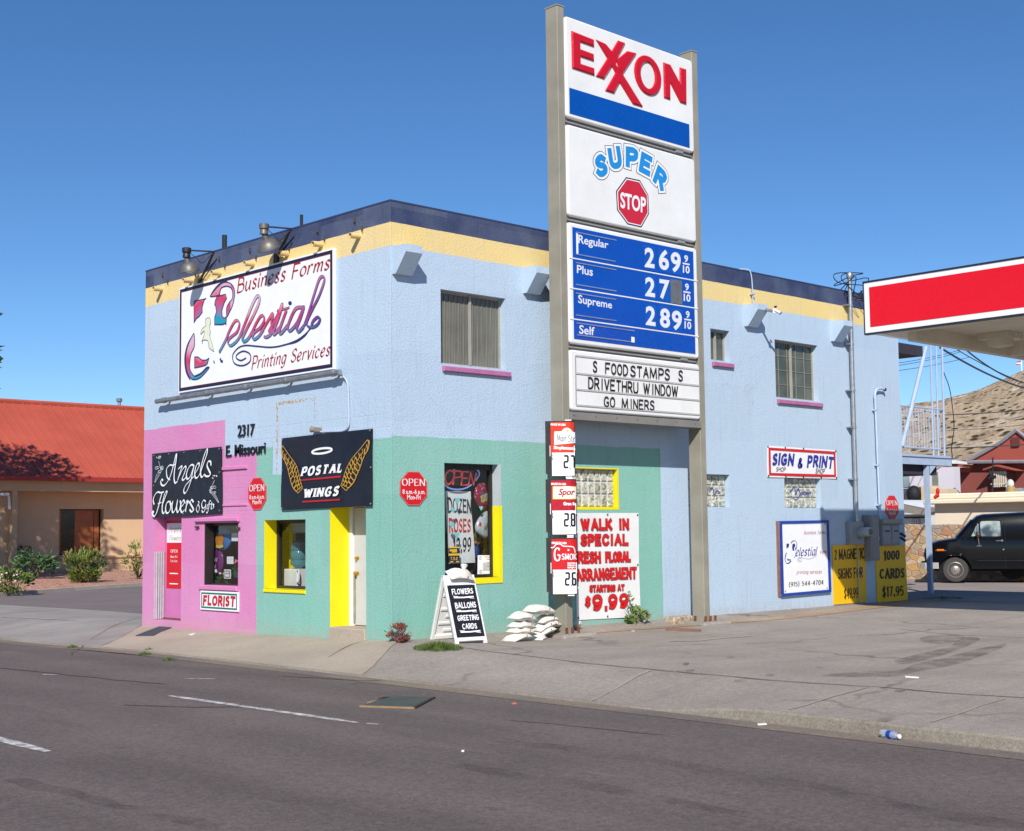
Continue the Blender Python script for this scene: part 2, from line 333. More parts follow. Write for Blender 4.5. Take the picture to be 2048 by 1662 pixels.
def pen(mb, p, text, q, c, mi=0, w=.1, nib=None, slant=0., gap=.16, serif=0., jitter=0., seed=1, pad=None, sw=None):
    """letters drawn with a pen of width w (in cap heights), fitted to the quad q between base line and cap line"""
    rnd = random.Random(seed); x = 0; items = []; pad = w/2 if pad is None else pad
    for ch in text:
        gw, st = _strokes(ch); dy = rnd.uniform(-jitter, jitter); rot = rnd.uniform(-jitter, jitter)*1.2
        for cv, pts in st:
            pp = [(a+x, pad+b*(1-2*pad)+dy+rot*(a-gw/2)) for a, b in pts]
            items.append((cv, pp, pts))
        x += gw+gap+w
    W = max(.05, x-gap-w); mp = quadmap(q); tl, tr, br, bl = [Vector(v) for v in q]
    hh = ((tl-bl).length+(tr-br).length)/2; lw = ((tr-tl).length+(br-bl).length)/2; kx = lw/(W+w)
    def tf(a, b): return mp((a+w/2+slant*(b-.3)*1)/(W+w), b)
    cc = c
    for cv, pp, raw in items:
        line = spl(pp, 7) if cv else pp
        # pen width follows the fitted (squeezed) letter: draw outline in letter space
        n = len(line); vs = []
        for i in range(n):
            a = Vector(line[max(0, i-1)]); b = Vector(line[min(n-1, i+1)]); t = b-a; t = t.normalized() if t.length > 1e-9 else Vector((1, 0))
            if n > 3 and (Vector(line[0])-Vector(line[-1])).length < 1e-6 and i in (0, n-1): t = (Vector(line[1])-Vector(line[-2])).normalized()
            nn = Vector((-t.y, t.x)); ww = w
            if nib: ww = w*(nib[1]+(1-nib[1])*abs(math.sin(math.atan2(t.y, t.x)-nib[0])))
            o = Vector(line[i])
            if n == 2: o = o+t*(w*.42 if i else -w*.42)*(0 if serif else 1)
            # keep strokes the same physical thickness when the text is condensed
            d = Vector((nn.x*(sw or 1), nn.y))*ww/2
            vs.append(p.pt(*tf(*(o+d)), cc)); vs.append(p.pt(*tf(*(o-d)), cc))
        mb.add(vs, [(2*i+1, 2*i+3, 2*i+2, 2*i) for i in range(n-1)], mi)
        cc += .00012
        if serif:
            ends = [line[0], line[-1]] if (Vector(line[0])-Vector(line[-1])).length > 1e-6 else []
            for k, e in enumerate(ends):
                nb = line[1] if k == 0 else line[-2]
                vert = abs(e[1]-nb[1]) > .6*abs(e[0]-nb[0]); ex = raw[0 if k == 0 else -1]
                atend = ex[1] <= .01 or ex[1] >= .99 or abs(ex[1]-.66) < .01
                th = w*.16 if serif < .5 else w*.3; sl_ = serif*.5 if serif < .5 else serif*.42
                if vert and atend and not cv:
                    yy = e[1]; y0, y1 = (yy-th/2, yy+th/2)
                    vs = [p.pt(*tf(*t), cc) for t in ((e[0]-w/2-sl_, y0), (e[0]+w/2+sl_, y0), (e[0]+w/2+sl_, y1), (e[0]-w/2-sl_, y1))]
                    mb.add(vs, [(0, 1, 2, 3)], mi); cc += .00012
                elif not vert and not cv and (ex[1] <= .01 or ex[1] >= .99) and k == 1:
                    s_ = -1 if ex[1] >= .99 else 1
                    vs = [p.pt(*tf(*t), cc) for t in ((e[0]-w*.3, e[1]), (e[0]+w*.1, e[1]), (e[0]+w*.1, e[1]+s_*(.2)), (e[0]-w*.1, e[1]+s_*.2))]
                    mb.add(vs, [(0, 1, 2, 3)], mi); cc += .00012
    return mb
SERIF = dict(w=.15, nib=(R_(8), .3), serif=.12, gap=.16)
SLAB = dict(w=.31, nib=(R_(5), .5), serif=.16, gap=.17, slant=.22)
CHANC = dict(w=.13, nib=(R_(38), .22), slant=.22, gap=.1)
BRUSH = dict(w=.24, nib=(R_(20), .72), slant=.12, gap=.12, jitter=.03)
# seven-segment style figures
_SEG = {'0': 'abcdef', '1': 'bc', '2': 'abged', '3': 'abgcd', '4': 'fgbc', '5': 'afgcd', '6': 'afgedc', '7': 'abc', '8': 'abcdefg', '9': 'abcdfg'}
def seg7(mb, p, ch, a0, a1, b0, b1, c, th, mi=0):
    m = (b0+b1)/2; g = th*.6
    S = {'a': (a0+g, a1-g, b1-th, b1), 'g': (a0+g, a1-g, m-th/2, m+th/2), 'd': (a0+g, a1-g, b0, b0+th), 'f': (a0, a0+th, m+g/2, b1-g), 'b': (a1-th, a1, m+g/2, b1-g), 'e': (a0, a0+th, b0+g, m-g/2), 'c': (a1-th, a1, b0+g, m-g/2)}
    for k in _SEG[ch]:
        x0, x1, y0, y1 = S[k]; e = th*.35
        if x1-x0 > y1-y0: mb.poly(p, [(x0-e, (y0+y1)/2), (x0, y0), (x1, y0), (x1+e, (y0+y1)/2), (x1, y1), (x0, y1)], c, mi)
        else: mb.poly(p, [(x0, y0), ((x0+x1)/2, y0-e), (x1, y0), (x1, y1), ((x0+x1)/2, y1+e), (x0, y1)], c, mi)
    return mb
def octagon(cx, cy, rx, ry):
    k = .414
    return [(cx+rx*a, cy+ry*b) for a, b in ((1, -k), (1, k), (k, 1), (-k, 1), (-1, k), (-1, -k), (-k, -1), (k, -1))]
# ---------------------------------------------------------------- ground
KX = -2.1                                    # street edge
def kerb_top(y):
    e = lerp(-.125, -.235, sm(-8.6, -7.0, y))
    return lerp(e, -.30, sm(3, 9, y))
def road_z(x, y): return lerp(-.25, -.33, sm(3.5, 9, y))
def gh(x, y):
    if y >= 0:
        b = lerp(0, -.06, sm(0, 1.6, y)); b = lerp(b, -.1, sm(2, 6.5, y))
        b = lerp(b, -.06, sm(9, 14, y))
        if x > .3: b = lerp(b, -.03 if y < 20 else -.08, sm(0, 20, x))
    else:
        t = sm(0, 2.5, x); b = lerp(0, -.1, t); b = lerp(b, -.03, sm(9, 15, x)); b = lerp(b, 0, sm(15, 22, x))
        if x < 2.5: b = lerp(b, -.07, sm(0, 3, -y)*(1-t)+t*0)
    if x < 0:
        k = kerb_top(y); return lerp(k, b, sm(KX, 0, x))
    return b
def sheet(name, poly, mats, dz, step=1.0, zf=gh, parent=None, thick=.0):
    """a ground sheet that follows the lie of the land"""
    bm = bmesh.new(); vs = [bm.verts.new((x, y, 0)) for x, y in poly]; f = bm.faces.new(vs); f.normal_update()
    if f.normal.z < 0: f.normal_flip()
    xs = [q[0] for q in poly]; ys = [q[1] for q in poly]
    def cuts(a, b):
        c = []; t = math.ceil(a/step)*step
        while t < b: c.append(t); t += step
        return c
    for x in cuts(min(xs), max(xs)): bmesh.ops.bisect_plane(bm, geom=bm.verts[:]+bm.edges[:]+bm.faces[:], plane_co=(x, 0, 0), plane_no=(1, 0, 0))
    for y in cuts(min(ys), max(ys)): bmesh.ops.bisect_plane(bm, geom=bm.verts[:]+bm.edges[:]+bm.faces[:], plane_co=(0, y, 0), plane_no=(0, 1, 0))
    for v in bm.verts: v.co.z = zf(v.co.x, v.co.y)+dz
    bmesh.ops.triangulate(bm, faces=bm.faces[:])
    m = bpy.data.meshes.new(name); bm.to_mesh(m); bm.free(); m.materials.append(mats)
    m.polygons.foreach_set('use_smooth', [True]*len(m.polygons))
    o = bpy.data.objects.new(name, m); COL.objects.link(o); WL[o.name] = Vector((0, 0, 0))
    if parent: o.parent = parent
    else: o['kind'] = 'structure'
    return o
def paving(name, rgb, rgb2, grain=.5, streak=None, rough=.85, k=.95, spots=None, patch=.35, crack=0, gs=160, lanes=False):
    t = NT(name); c = sc3(rgb, k); c2 = sc3(rgb2, k)
    o = t.mix(t.ramp(t.noise(.55, 6, .6), .36, .66), c, c2)
    if streak:
        m = t.map(scale=(.12, 1.6, 1) if streak == 'x' else (1.6, .12, 1), rot=(0, 0, .08))
        o = t.mix(t.ramp(t.noise(1.2, 6, .65, m), .5, .78, 0, .4), o, tuple(v*.62 for v in c2))
        o = t.mix(t.ramp(t.noise(.8, 5, .6, m, .4), .52, .8, 0, .3), o, tuple(min(.9, v*1.3) for v in c))
    if spots: o = t.mix(t.ramp(t.noise(1.6, 6, .7, dist=.6), .6, .74, 0, spots), o, tuple(v*.45 for v in c2))
    if lanes:   # worn wheel paths and dribbled oil along each lane
        wx = t.math('ADD', t.xyz()[0], t.math('MULTIPLY', t.noise(.25, 3), .7)); s_ = t.math('SINE', t.math('MULTIPLY', wx, 4.1))
        o = t.mix(t.math('MULTIPLY', t.ramp(s_, .1, 1., 0, .3), t.ramp(t.noise(.5, 6, .7, t.map(scale=(1.5, .25, 1))), .3, .65)), o, tuple(v*.66 for v in c)); o = t.mix(t.math('MULTIPLY', t.ramp(s_, -.2, -1., 0, .28), t.ramp(t.noise(.7, 5, .7), .35, .65)), o, tuple(v*1.3 for v in c2))
        o = t.mix(t.ramp(t.noise(38, 2, .8), .68, .76, 0, .5), o, sc3((180, 172, 160), 1))
        o = t.mix(t.math('MULTIPLY', t.ramp(t.noise(.35, 5, .6, t.map(scale=(2.2, .35, 1), loc=(3, 7, 0))), .56, .62), .32), o, tuple(v*.7 for v in c))
    g = t.ramp(t.noise(gs, 2, .7), .3, .7, 1-grain, 1+grain)
    g2 = t.ramp(t.noise(gs*.27, 3, .75), .3, .7, 1-grain*.6, 1+grain*.6)
    cc = t.n('ShaderNodeCombineColor'); gg = t.math('MULTIPLY', g, g2); [t.l(gg, cc.inputs[i]) for i in range(3)]
    o = t.mix(1., o, cc.outputs[0], 'MULTIPLY')
    if crack:
        w = t.n('ShaderNodeVectorMath', operation='ADD'); nz = t.n('ShaderNodeTexNoise'); nz.inputs['Scale'].default_value = 1.3; nz.inputs['Detail'].default_value = 5; t.l(t.co(), nz.inputs['Vector'])
        t.l(t.co(), w.inputs[0]); t.l(nz.outputs['Color'], w.inputs[1])
        e = t.voro(crack, 'DISTANCE_TO_EDGE', w.outputs[0]); o = t.mix(t.math('MULTIPLY', t.ramp(e, .0, .012, .6, 0), t.ramp(t.noise(.4, 2), .45, .6)), o, (.03, .027, .025))
    t.col(o, rough, 0, .25); t.bump(t.noise(gs, 3, .7), .35, .006); MAT[name] = t.m; return t.m
asphalt = paving('road_asphalt', (101, 91, 87), (110, 99, 94), .28, 'y', gs=46, spots=.3, lanes=True)
lot_mat = paving('lot_asphalt', (160, 149, 138), (145, 135, 126), .24, 'x', spots=.34, crack=.16, gs=50)
side_mat = paving('sidewalk_concrete', (178, 164, 147), (162, 148, 132), .16, None, spots=.25, gs=90)
drive_mat = paving('driveway_concrete', (160, 153, 146), (142, 135, 130), .16, 'x', spots=.25, gs=90)
blacktop = paving('old_blacktop', (118, 108, 107), (128, 118, 115), .2, 'x', gs=80)
kerb_mat = paving('kerb_concrete', (146, 136, 122), (124, 114, 102), .25, 'y', spots=.6, gs=60)
gut_mat = paving('gutter_grit', (112, 102, 97), (140, 126, 108), .3, 'y', spots=.2, gs=60, rough=.9)
dirt_mat = paving('bare_dirt', (176, 150, 122), (150, 126, 102), .3, None, gs=60)
far_mat = paving('far_ground', (170, 150, 128), (150, 130, 110), .2, None, gs=3)
gravel_mat = NT('red_gravel')
_c = gravel_mat.cramp(gravel_mat.voro(9, out='Color'), [(0, sc3((150, 100, 82))), (.45, sc3((204, 150, 126))), (.8, sc3((216, 170, 148))), (1, sc3((170, 118, 98)))])
gravel_mat.col(_c, .9); gravel_mat.bump(gravel_mat.voro(9), 1., .06); gravel_mat = gravel_mat.m

b = MB(); b.quad((-3000, -3000, -.62), (3000, -3000, -.62), (3000, 3000, -.62), (-3000, 3000, -.62))
tag(b.thing('ground', far_mat, None, None, kind='structure', origin=(0, 0, 0)))
road = sheet('road', [(-15.6, -60), (KX-.32, -60), (KX-.32, 120), (-15.6, 120)], asphalt, 0, 3.0, road_z)
sheet('gutter', [(KX-.34, -60), (KX-.002, -60), (KX-.002, 120), (KX-.34, 120)], gut_mat, .004, 1.0, lambda x, y: road_z(x, y)+.0)
lot = sheet('forecourt', [(KX+.05, -16), (18, -16), (18, 9), (KX+.05, 9)], lot_mat, 0, .4)
sheet('outer_lot', [(KX+.05, -60), (70, -60), (70, -16.0), (KX+.05, -16.0)], lot_mat, 0, 4); sheet('outer_lot', [(18.0, -16), (70, -16), (70, 60), (18.0, 60)], lot_mat, 0, 4); sheet('outer_lot', [(KX+.05, 9.0), (18, 9.0), (18, 60), (KX+.05, 60)], lot_mat, -.004, 2)
# kerb stones: the step is full height to the right and sinks to nothing at the driveways
kb = MB(); ys = [-60, -40, -25, -18, -14, -12, -10.5]+[-10+.25*i for i in range(80)]+[11, 14, 20, 40, 60]
for y0, y1 in zip(ys, ys[1:]):
    r0, r1 = (road_z(0, y0)-.05, road_z(0, y1)-.05); k0, k1 = kerb_top(y0)+.006, kerb_top(y1)+.006
    A = [(KX-.0, y0, r0), (KX-.0, y1, r1), (KX+.015, y1, k1-.025), (KX+.015, y0, k0-.025)]
    kb.quad(A[1], A[0], A[3], A[2]); kb.quad((KX+.015, y1, k1-.025), (KX+.015, y0, k0-.025), (KX+.045, y0, k0), (KX+.045, y1, k1))
    g0, g1 = gh(KX+.065, y0)+.004, gh(KX+.065, y1)+.004
    kb.quad((KX+.045, y1, k1), (KX+.045, y0, k0), (KX+.065, y0, max(k0, g0)), (KX+.065, y1, max(k1, g1)))
tag(kb.thing('kerb', kerb_mat, None, None, kind='structure', origin=(0, 0, 0)))
# pavement in front of the shop doors; driveway apron to its left; blacktop yard beyond
wb = gpx(150, 1287, -.24); 
sheet('sidewalk', [(KX+.058, 5.7), (-.75, 7.0), (-.005, 7.93), (-.005, -.15), (KX+.058, -1.9)], side_mat, .007, .5)
sheet('driveway', [(KX+.058, 5.72), (-.75, 7.02), (-.01, 7.96), (2.1, 7.96), (1.6, 14), (1.2, 19), (-.5, 40), (KX+.058, 40)], drive_mat, .005, .7)
sheet('yard_blacktop', [(2.12, 7.95), (1.62, 14), (1.2, 19), (.2, 26), (60, 26), (60, 7.95)], blacktop, .005, 2)
sheet('dirt_strip', [(0.05, -.02), (1.6, -.32), (5, -.62), (8.2, -1.0), (12, -.95), (16, -.8), (16, -.005), (.05, -.005)], dirt_mat, .006, .5)
sheet('rear_yard', [(15.4, -3), (60, -14), (60, 40), (15.4, 40)], paving('rear_yard_asphalt', (158, 146, 138), (146, 135, 128), .14, 'x', gs=60), .006, 3)
# planted bed with its kerb in front of the red-roofed building
kl = [(-14, 12.5), (-8, 15.9), (-2, 19.2), (3.28, 22.4), (6.5, 24.3), (9.7, 25.9), (14, 27.6), (22, 29.5)]
kb = MB()
for (x0, y0), (x1, y1) in zip(kl, kl[1:]):
    z0, z1 = gh(x0, y0)-.02 if x0 > -2 else -.2, gh(x1, y1)-.02 if x1 > -2 else -.2
    d = Vector((x1-x0, y1-y0)).normalized(); nx, ny = -d.y*.16, d.x*.16
    kb.quad((x0, y0, z0-.1), (x1, y1, z1-.1), (x1, y1, z1+.13), (x0, y0, z0+.13))
    kb.quad((x0, y0, z0+.13), (x1, y1, z1+.13), (x1+nx, y1+ny, z1+.13), (x0+nx, y0+ny, z0+.13))
    kb.quad((x1+nx, y1+ny, z1-.1), (x0+nx, y0+ny, z0-.1), (x0+nx, y0+ny, z0+.13), (x1+nx, y1+ny, z1+.13))
tag(kb.thing('bed_kerb', M('bed_kerb_concrete', (205, 192, 176), .85, .12, 2), None, None, kind='structure', origin=(0, 0, 0)))
BED = lambda x, y: .0+.05*math.sin(x*.7+y*.3)*.6+lerp(0, .12, sm(25, 34, y))
o = sheet('gravel_bed', [(x-.08, y+.14) for x, y in kl]+[(22, 39.6), (-14, 39.6)], gravel_mat, 0, 1.2, BED); o['kind'] = 'structure'
# white lane lines
mk = NT('road_paint'); mk.col(mk.mix(mk.ramp(mk.noise(9, 6, .75), .42, .6), sc3((205, 201, 196), 1), sc3((120, 112, 112), 1)), .75)
def lane(px, w, wob=0):
    p0, p1 = gpx(*px[0], -.246), gpx(*px[1], -.246); n = 24; vs = []; rnd = random.Random(int(px[0][0]))
    d = (p1-p0).normalized(); s_ = Vector((-d.y, d.x, 0))
    for i in range(n+1):
        q = p0.lerp(p1, i/n); ww = w*(.5+.5*min(1, i/2, (n-i)/2))*rnd.uniform(.8, 1.1)
        vs += [q+s_*ww/2, q-s_*ww/2]
    m = MB(); m.add(vs, [(2*i, 2*i+1, 2*i+3, 2*i+2) for i in range(n)])
    m.build('lane_line', mk.m, road)
lane(((338, 1391), (716, 1445)), .11); lane(((733, 1446.5), (757, 1448.5)), .06); lane(((-260, 1412), (96, 1502.5)), .13)
lane(((1100, 1508), (1500, 1580)), .001)
lane(((86, 1348.5), (116, 1349.5)), .07); lane(((368, 1357), (432, 1357.5)), .05)
bpy.data.objects.remove([q for q in kids(road)][3])
# oil-dark drive tracks and cracks on the forecourt
stain = NT('oil_stain'); stain.col(stain.mix(stain.ramp(stain.noise(2.2, 6, .65), .35, .65), sc3((142, 130, 118)), sc3((120, 110, 101))), .7)
stain.bump(stain.noise(70, 3), .3, .005)
_al = stain.ramp(stain.noise(2.2, 7, .75), .36, .66, .0, .6); stain.l(_al, stain.b.inputs['Alpha'])
def blot(pts, dz=.008):
    P = [gpx(x, y, -.06) for x, y in pts]; P = [(q.x, q.y) for q in spl([(p.x, p.y) for p in P], 4, True)][:-1] if 0 else spl([(p.x, p.y) for p in P], 4, True)[:-1]
    sheet('oil_stain', P, stain.m, dz, .4, parent=lot)
blot([(1640, 1352), (1700, 1344), (1790, 1340), (1830, 1322), (1880, 1312), (1960, 1292), (2010, 1283), (2000, 1292), (1930, 1318), (1850, 1336), (1800, 1352), (1730, 1354)])
blot([(1790, 1316), (1850, 1300), (1930, 1284), (1900, 1290), (1930, 1270), (1960, 1275), (1900, 1300), (1820, 1322)], .010)
blot([(1840, 1272), (1890, 1264), (1930, 1268), (1910, 1280), (1860, 1282)], .009)
for x, y, w in ((1376, 1304, 12), (1380, 1340, 10), (1372, 1328, 7), (1460, 1312, 9), (1480, 1358, 14), (1540, 1350, 10), (1800, 1380, 12), (1640, 1335, 10)):
    blot([(x-w, y), (x, y-2.2), (x+w, y-1), (x+w*.4, y+2.4), (x-w*.5, y+2)], .011)
crackm = M('crack_filler', (88, 80, 76), .8, .1)
jm = M('joint_pale', (178, 166, 150), .85, .15)
def line_on(pts, w, mat, name, z=-.12, dz=.006, par=None, jit=.02, zf=gh):
    P = [gpx(x, y, z) for x, y in pts]; m = MB(); rnd = random.Random(int(pts[0][0])); Q = []
    for a, b_ in zip(P, P[1:]):
        n = max(2, int((b_-a).length/.25))
        for i in range(n): q = a.lerp(b_, i/n); Q.append((q.x+rnd.uniform(-jit, jit), q.y+rnd.uniform(-jit, jit)))
    Q.append((P[-1].x, P[-1].y)); vs = []
    for i, q in enumerate(Q):
        a, b_ = Vector(Q[max(0, i-1)]), Vector(Q[min(len(Q)-1, i+1)]); d = (b_-a).normalized(); s_ = Vector((-d.y, d.x))*w/2*rnd.uniform(.6, 1.2)
        for e in (s_, -s_): vs.append((q[0]+e.x, q[1]+e.y, zf(q[0]+e.x, q[1]+e.y)+dz))
    m.add(vs, [(2*i, 2*i+1, 2*i+3, 2*i+2) for i in range(len(Q)-1)]); return m.build(name, mat, par or lot)
line_on([(1348, 1351), (1500, 1365), (1620, 1375), (1760, 1384), (1880, 1395), (2060, 1407)], .03, crackm, 'pavement_crack')
line_on([(900, 1305), (1050, 1319), (1180, 1335), (1348, 1351)], .025, crackm, 'pavement_crack')
line_on([(1180, 1382), (1200, 1375), (1300, 1348)], .05, jm, 'pavement_joint', jit=.01)
line_on([(1578, 1419.5), (1640, 1405), (1738, 1384)], .035, jm, 'pavement_joint', jit=.01)
line_on([(1862, 1444.5), (1930, 1428), (2012, 1407)], .03, jm, 'pavement_joint', jit=.01)
line_on([(1340, 1281), (1400, 1279), (1440, 1274), (1500, 1270)], .12, jm, 'pavement_joint', z=-.08)
line_on([(1800, 1254), (1900, 1264), (2050, 1270)], .06, jm, 'pavement_joint', z=-.06)
line_on([(660, 1310), (720, 1296), (770, 1290)], .014, crackm, 'pavement_joint', dz=.0095)
line_on([(0, 1243), (155, 1252)], .03, jm, 'pavement_joint', z=-.2, dz=.012)
line_on([(140, 1296), (180, 1270), (240, 1252), (280, 1240)], .014, crackm, 'pavement_crack', z=-.15, dz=.008)

seal = M('road_sealant', (66, 60, 58), .6, .2, 4); tyr = NT('tyre_mark'); tyr.col(sc3((78, 70, 68)), .8); _al = tyr.ramp(tyr.noise(1.6, 6, .7), .4, .75, 0, .34); tyr.l(_al, tyr.b.inputs['Alpha'])
for pts, w in (([(0, 1336), (110, 1347), (230, 1360), (330, 1368)], .035), ([(250, 1410), (400, 1414), (520, 1414)], .03), ([(560, 1352), (680, 1359), (760, 1362)], .05), ([(1020, 1440), (1150, 1452), (1330, 1470)], .02)): line_on(pts, w, seal, 'road_crack', -.247, .004, road, .03, road_z)
for pts, w in (([(1000, 1480), (1300, 1520), (1640, 1575), (2060, 1660)], .28), ([(900, 1530), (1200, 1575), (1500, 1630)], .24), ([(20, 1560), (200, 1600), (420, 1655)], .2), ([(700, 1366), (790, 1374), (850, 1384)], .5), ([(980, 1616), (1010, 1617.5)], .1)): line_on(pts, w, tyr.m, 'tyre_mark', -.247, .003, road, .05, road_z)

# ---------------------------------------------------------------- desert hill behind
hb = MB(); hm = NT('desert_hillside'); hvm = hm.map(scale=(2.6, 1, 1), rot=(0, 0, .46)); hvm.node.vector_type = 'TEXTURE'
_b = hm.mix(hm.ramp(hm.noise(.02, 6, .65, hvm), .38, .62), sc3((196, 168, 136), .95), sc3((216, 190, 156), .95))
_b = hm.mix(hm.ramp(hm.noise(.045, 8, .75, hvm, .8), .53, .62), _b, sc3((240, 218, 188), .95))
_b = hm.mix(hm.ramp(hm.noise(.09, 7, .75, hvm), .54, .66, 0, .8), _b, sc3((166, 132, 104)))
_s = hm.math('MULTIPLY', hm.ramp(hm.voro(.26, vec=hvm), .24, .38, 1, 0), hm.ramp(hm.noise(.03, 3), .28, .46))
_b = hm.mix(_s, _b, sc3((88, 82, 56))); _s = hm.ramp(hm.voro(.13, vec=hvm), .16, .25, .9, 0); _b = hm.mix(_s, _b, sc3((92, 88, 60)))
hm.col(_b, .95, 0, .1); hm.bump(hm.noise(.06, 9, .72, hvm), 1., 7)
HD = Vector((math.cos(.46), math.sin(.46))); HN = Vector((HD.y, -HD.x)); HC = Vector((CAM.x, CAM.y))
ridge_px = [(1400, 905), (1600, 850), (1802, 812), (1840, 803), (1880, 797), (1920, 789), (1960, 776), (1990, 763), (2020, 752), (2048, 736), (2100, 715), (2250, 680), (2500, 660), (2800, 700), (3200, 800), (3600, 900)]
RID = []
for x, y in ridge_px:
    d = ray(x, y); d2 = Vector((d.x, d.y)); t = 850/d2.dot(HD); RID.append((d2.dot(HN)*t, CAM.z+d.z*t))
def ridge(s):
    if s <= RID[0][0]: return lerp(RID[0][1], 0, sm(0, 260, RID[0][0]-s))
    for (a, za), (b_, zb) in zip(RID, RID[1:]):
        if s <= b_: return lerp(za, zb, (s-a)/(b_-a))
    return lerp(RID[-1][1], 0, sm(0, 300, s-RID[-1][0]))
NS, NTt = 150, 60; S0, S1 = RID[0][0]-260, RID[-1][0]+300; hv = []
for j in range(NTt+1):
    t = j/NTt; dist = 170+1100*t
    for i in range(NS+1):
        s = S0+(S1-S0)*i/NS; u = (dist-170)/(850-170)
        prof = (u**1.15 if u < 1 else 1-sm(1, 1.62, u))
        z = ridge(s)*prof
        p = Vector((s*.012, dist*.012, 0)); z += (mnoise.fractal(p, 1, 2, 5)*7+mnoise.fractal(p*4, 1, 2, 4)*2.2)*min(1, u*1.2)*(1 if u < 1 else .2)*min(1, ridge(s)/25)*(.35+.65*sm(1.0, .7, u)if u < 1 else 1)
        q = HC+HD*dist+HN*s; hv.append((q.x, q.y, max(-.6, z)-.3))
hb.add(hv, [(j*(NS+1)+i+1, j*(NS+1)+i, (j+1)*(NS+1)+i, (j+1)*(NS+1)+i+1) for j in range(NTt) for i in range(NS)])
tag(hb.thing('hill', hm.m, None, None, kind='structure', smooth=True, origin=(0, 0, 0)))
# ---------------------------------------------------------------- the painted corner shop building
BLUE, TEAL, PINK, YELL, NAVY, BYEL = (196, 217, 236), (142, 200, 182), (229, 142, 193), (253, 222, 146), (56, 68, 104), (255, 238, 8)
FP = lambda x, y: FRONT.px(x, y); RP = lambda x, y: RIGHT.px(x, y)
def wall_mat(name, front):
    t = NT(name); x, y, z = t.xyz(); x, y, z = x, y, z
    nz = t.n('ShaderNodeTexNoise'); nz.inputs['Scale'].default_value = 1.1; nz.inputs['Detail'].default_value = 7; nz.inputs['Roughness'].default_value = .62; t.l(t.co(), nz.inputs['Vector'])
    wob = t.math('MULTIPLY_ADD', nz.outputs['Fac'], .08, -.04); zz = t.math('ADD', z, wob)
    h = t.math('MULTIPLY', y, -1.) if front else x; hh = t.math('ADD', h, t.math('MULTIPLY', wob, .6))
    gt = lambda a, v: t.math('GREATER_THAN', a, v); lt = lambda a, v: t.math('LESS_THAN', a, v); an = lambda a, b: t.math('MULTIPLY', a, b); orr = lambda a, b: t.math('MAXIMUM', a, b)
    K = .80
    c = sc3(BLUE, K)
    if front:
        pk = orr(an(lt(hh, -4.91), lt(zz, 3.79)), an(lt(hh, -3.845), lt(zz, 3.13)))
        tl = an(gt(hh, -3.845), lt(zz, 3.2)); bl = an(an(gt(hh, -3.34), lt(hh, -3.0)), gt(zz, 2.72))
        tl = an(tl, t.math('SUBTRACT', 1., bl))
        o = t.mix(pk, c, sc3(PINK, K)); o = t.mix(tl, o, sc3(TEAL, K))
        # traces of an older, removed sign
        q = [FP(555, 808), FP(631, 797), FP(630, 838), FP(553, 945)]
        fr = None
        for a, b_ in ((q[0], q[1]), (q[1], q[2]), (q[0], q[3])):
            ln = an(an(gt(h, min(a[0], b_[0])-.02), lt(h, max(a[0], b_[0])+.02)), an(gt(z, min(a[1], b_[1])-.025), lt(z, max(a[1], b_[1])+.025))); fr = ln if fr is None else orr(fr, ln)
        o = t.mix(an(fr, t.ramp(t.noise(14, 4, .7), .48, .56)), o, sc3((196, 160, 110), K))
    else:
        tl = an(lt(hh, RP(1322, 1000)[0]), lt(zz, 3.225)); o = t.mix(tl, c, sc3(TEAL, K))
    o = t.mix(gt(t.math('ADD', z, t.math('MULTIPLY', wob, .5)), 6.281), o, sc3(YELL, K)); o = t.mix(gt(t.math('ADD', z, t.math('MULTIPLY', wob, .35)), 6.657), o, sc3(NAVY, K))
    # weathering: soft mottling, rain streaks, scuffs, dust splashed up from the pavement
    o = t.mix(t.ramp(t.noise(.9, 6, .6), .4, .72, 0, .16), o, sc3((196, 206, 220), K))
    st = t.noise(2.2, 6, .65, t.map(scale=(5, 5, .35))); o = t.mix(t.ramp(st, .54, .78, 0, .2), o, sc3((112, 118, 128), K))
    o = t.mix(t.math('MULTIPLY', t.ramp(t.math('ADD', z, t.math('MULTIPLY', t.noise(6, 5), .4)), .12, .42, .55, 0), t.ramp(t.noise(9, 4, .7), .35, .6)), o, sc3((190, 170, 146), K))
    o = t.mix(t.ramp(t.noise(26, 5, .75, dist=.5), .70, .74, 0, .6), o, sc3((120, 116, 116), K))
    # repainted patches, a shade off, with square brush-roller outlines; hairline cracks
    hv = t.n('ShaderNodeCombineXYZ'); t.l(t.math('ADD', h, t.math('MULTIPLY', wob, 1.5)), hv.inputs[0]); t.l(t.math('ADD', z, wob), hv.inputs[1])
    pq = t.n('ShaderNodeTexBrick'); t.l(hv.outputs[0], pq.inputs['Vector']); pq.offset = .37
    for k_, v_ in (('Scale', 1), ('Brick Width', 1.9), ('Row Height', 1.15), ('Mortar Size', 0), ('Color1', (0, 0, 0, 1)), ('Color2', (1, 1, 1, 1))): pq.inputs[k_].default_value = v_
    sp_ = t.n('ShaderNodeSeparateColor'); t.l(pq.outputs[0], sp_.inputs[0]); o = t.mix(t.math('MULTIPLY', t.ramp(sp_.outputs[0], .7, .75), .045), o, sc3((228, 236, 244), K)); o = t.mix(t.math('MULTIPLY', t.ramp(sp_.outputs[0], .3, .25), .045), o, sc3((120, 136, 152), K))
    wv = t.n('ShaderNodeVectorMath', operation='ADD'); wn_ = t.n('ShaderNodeTexNoise'); wn_.inputs['Scale'].default_value = 2.2; wn_.inputs['Detail'].default_value = 6; t.l(t.co(), wn_.inputs['Vector']); t.l(t.co(), wv.inputs[0]); t.l(wn_.outputs['Color'], wv.inputs[1])
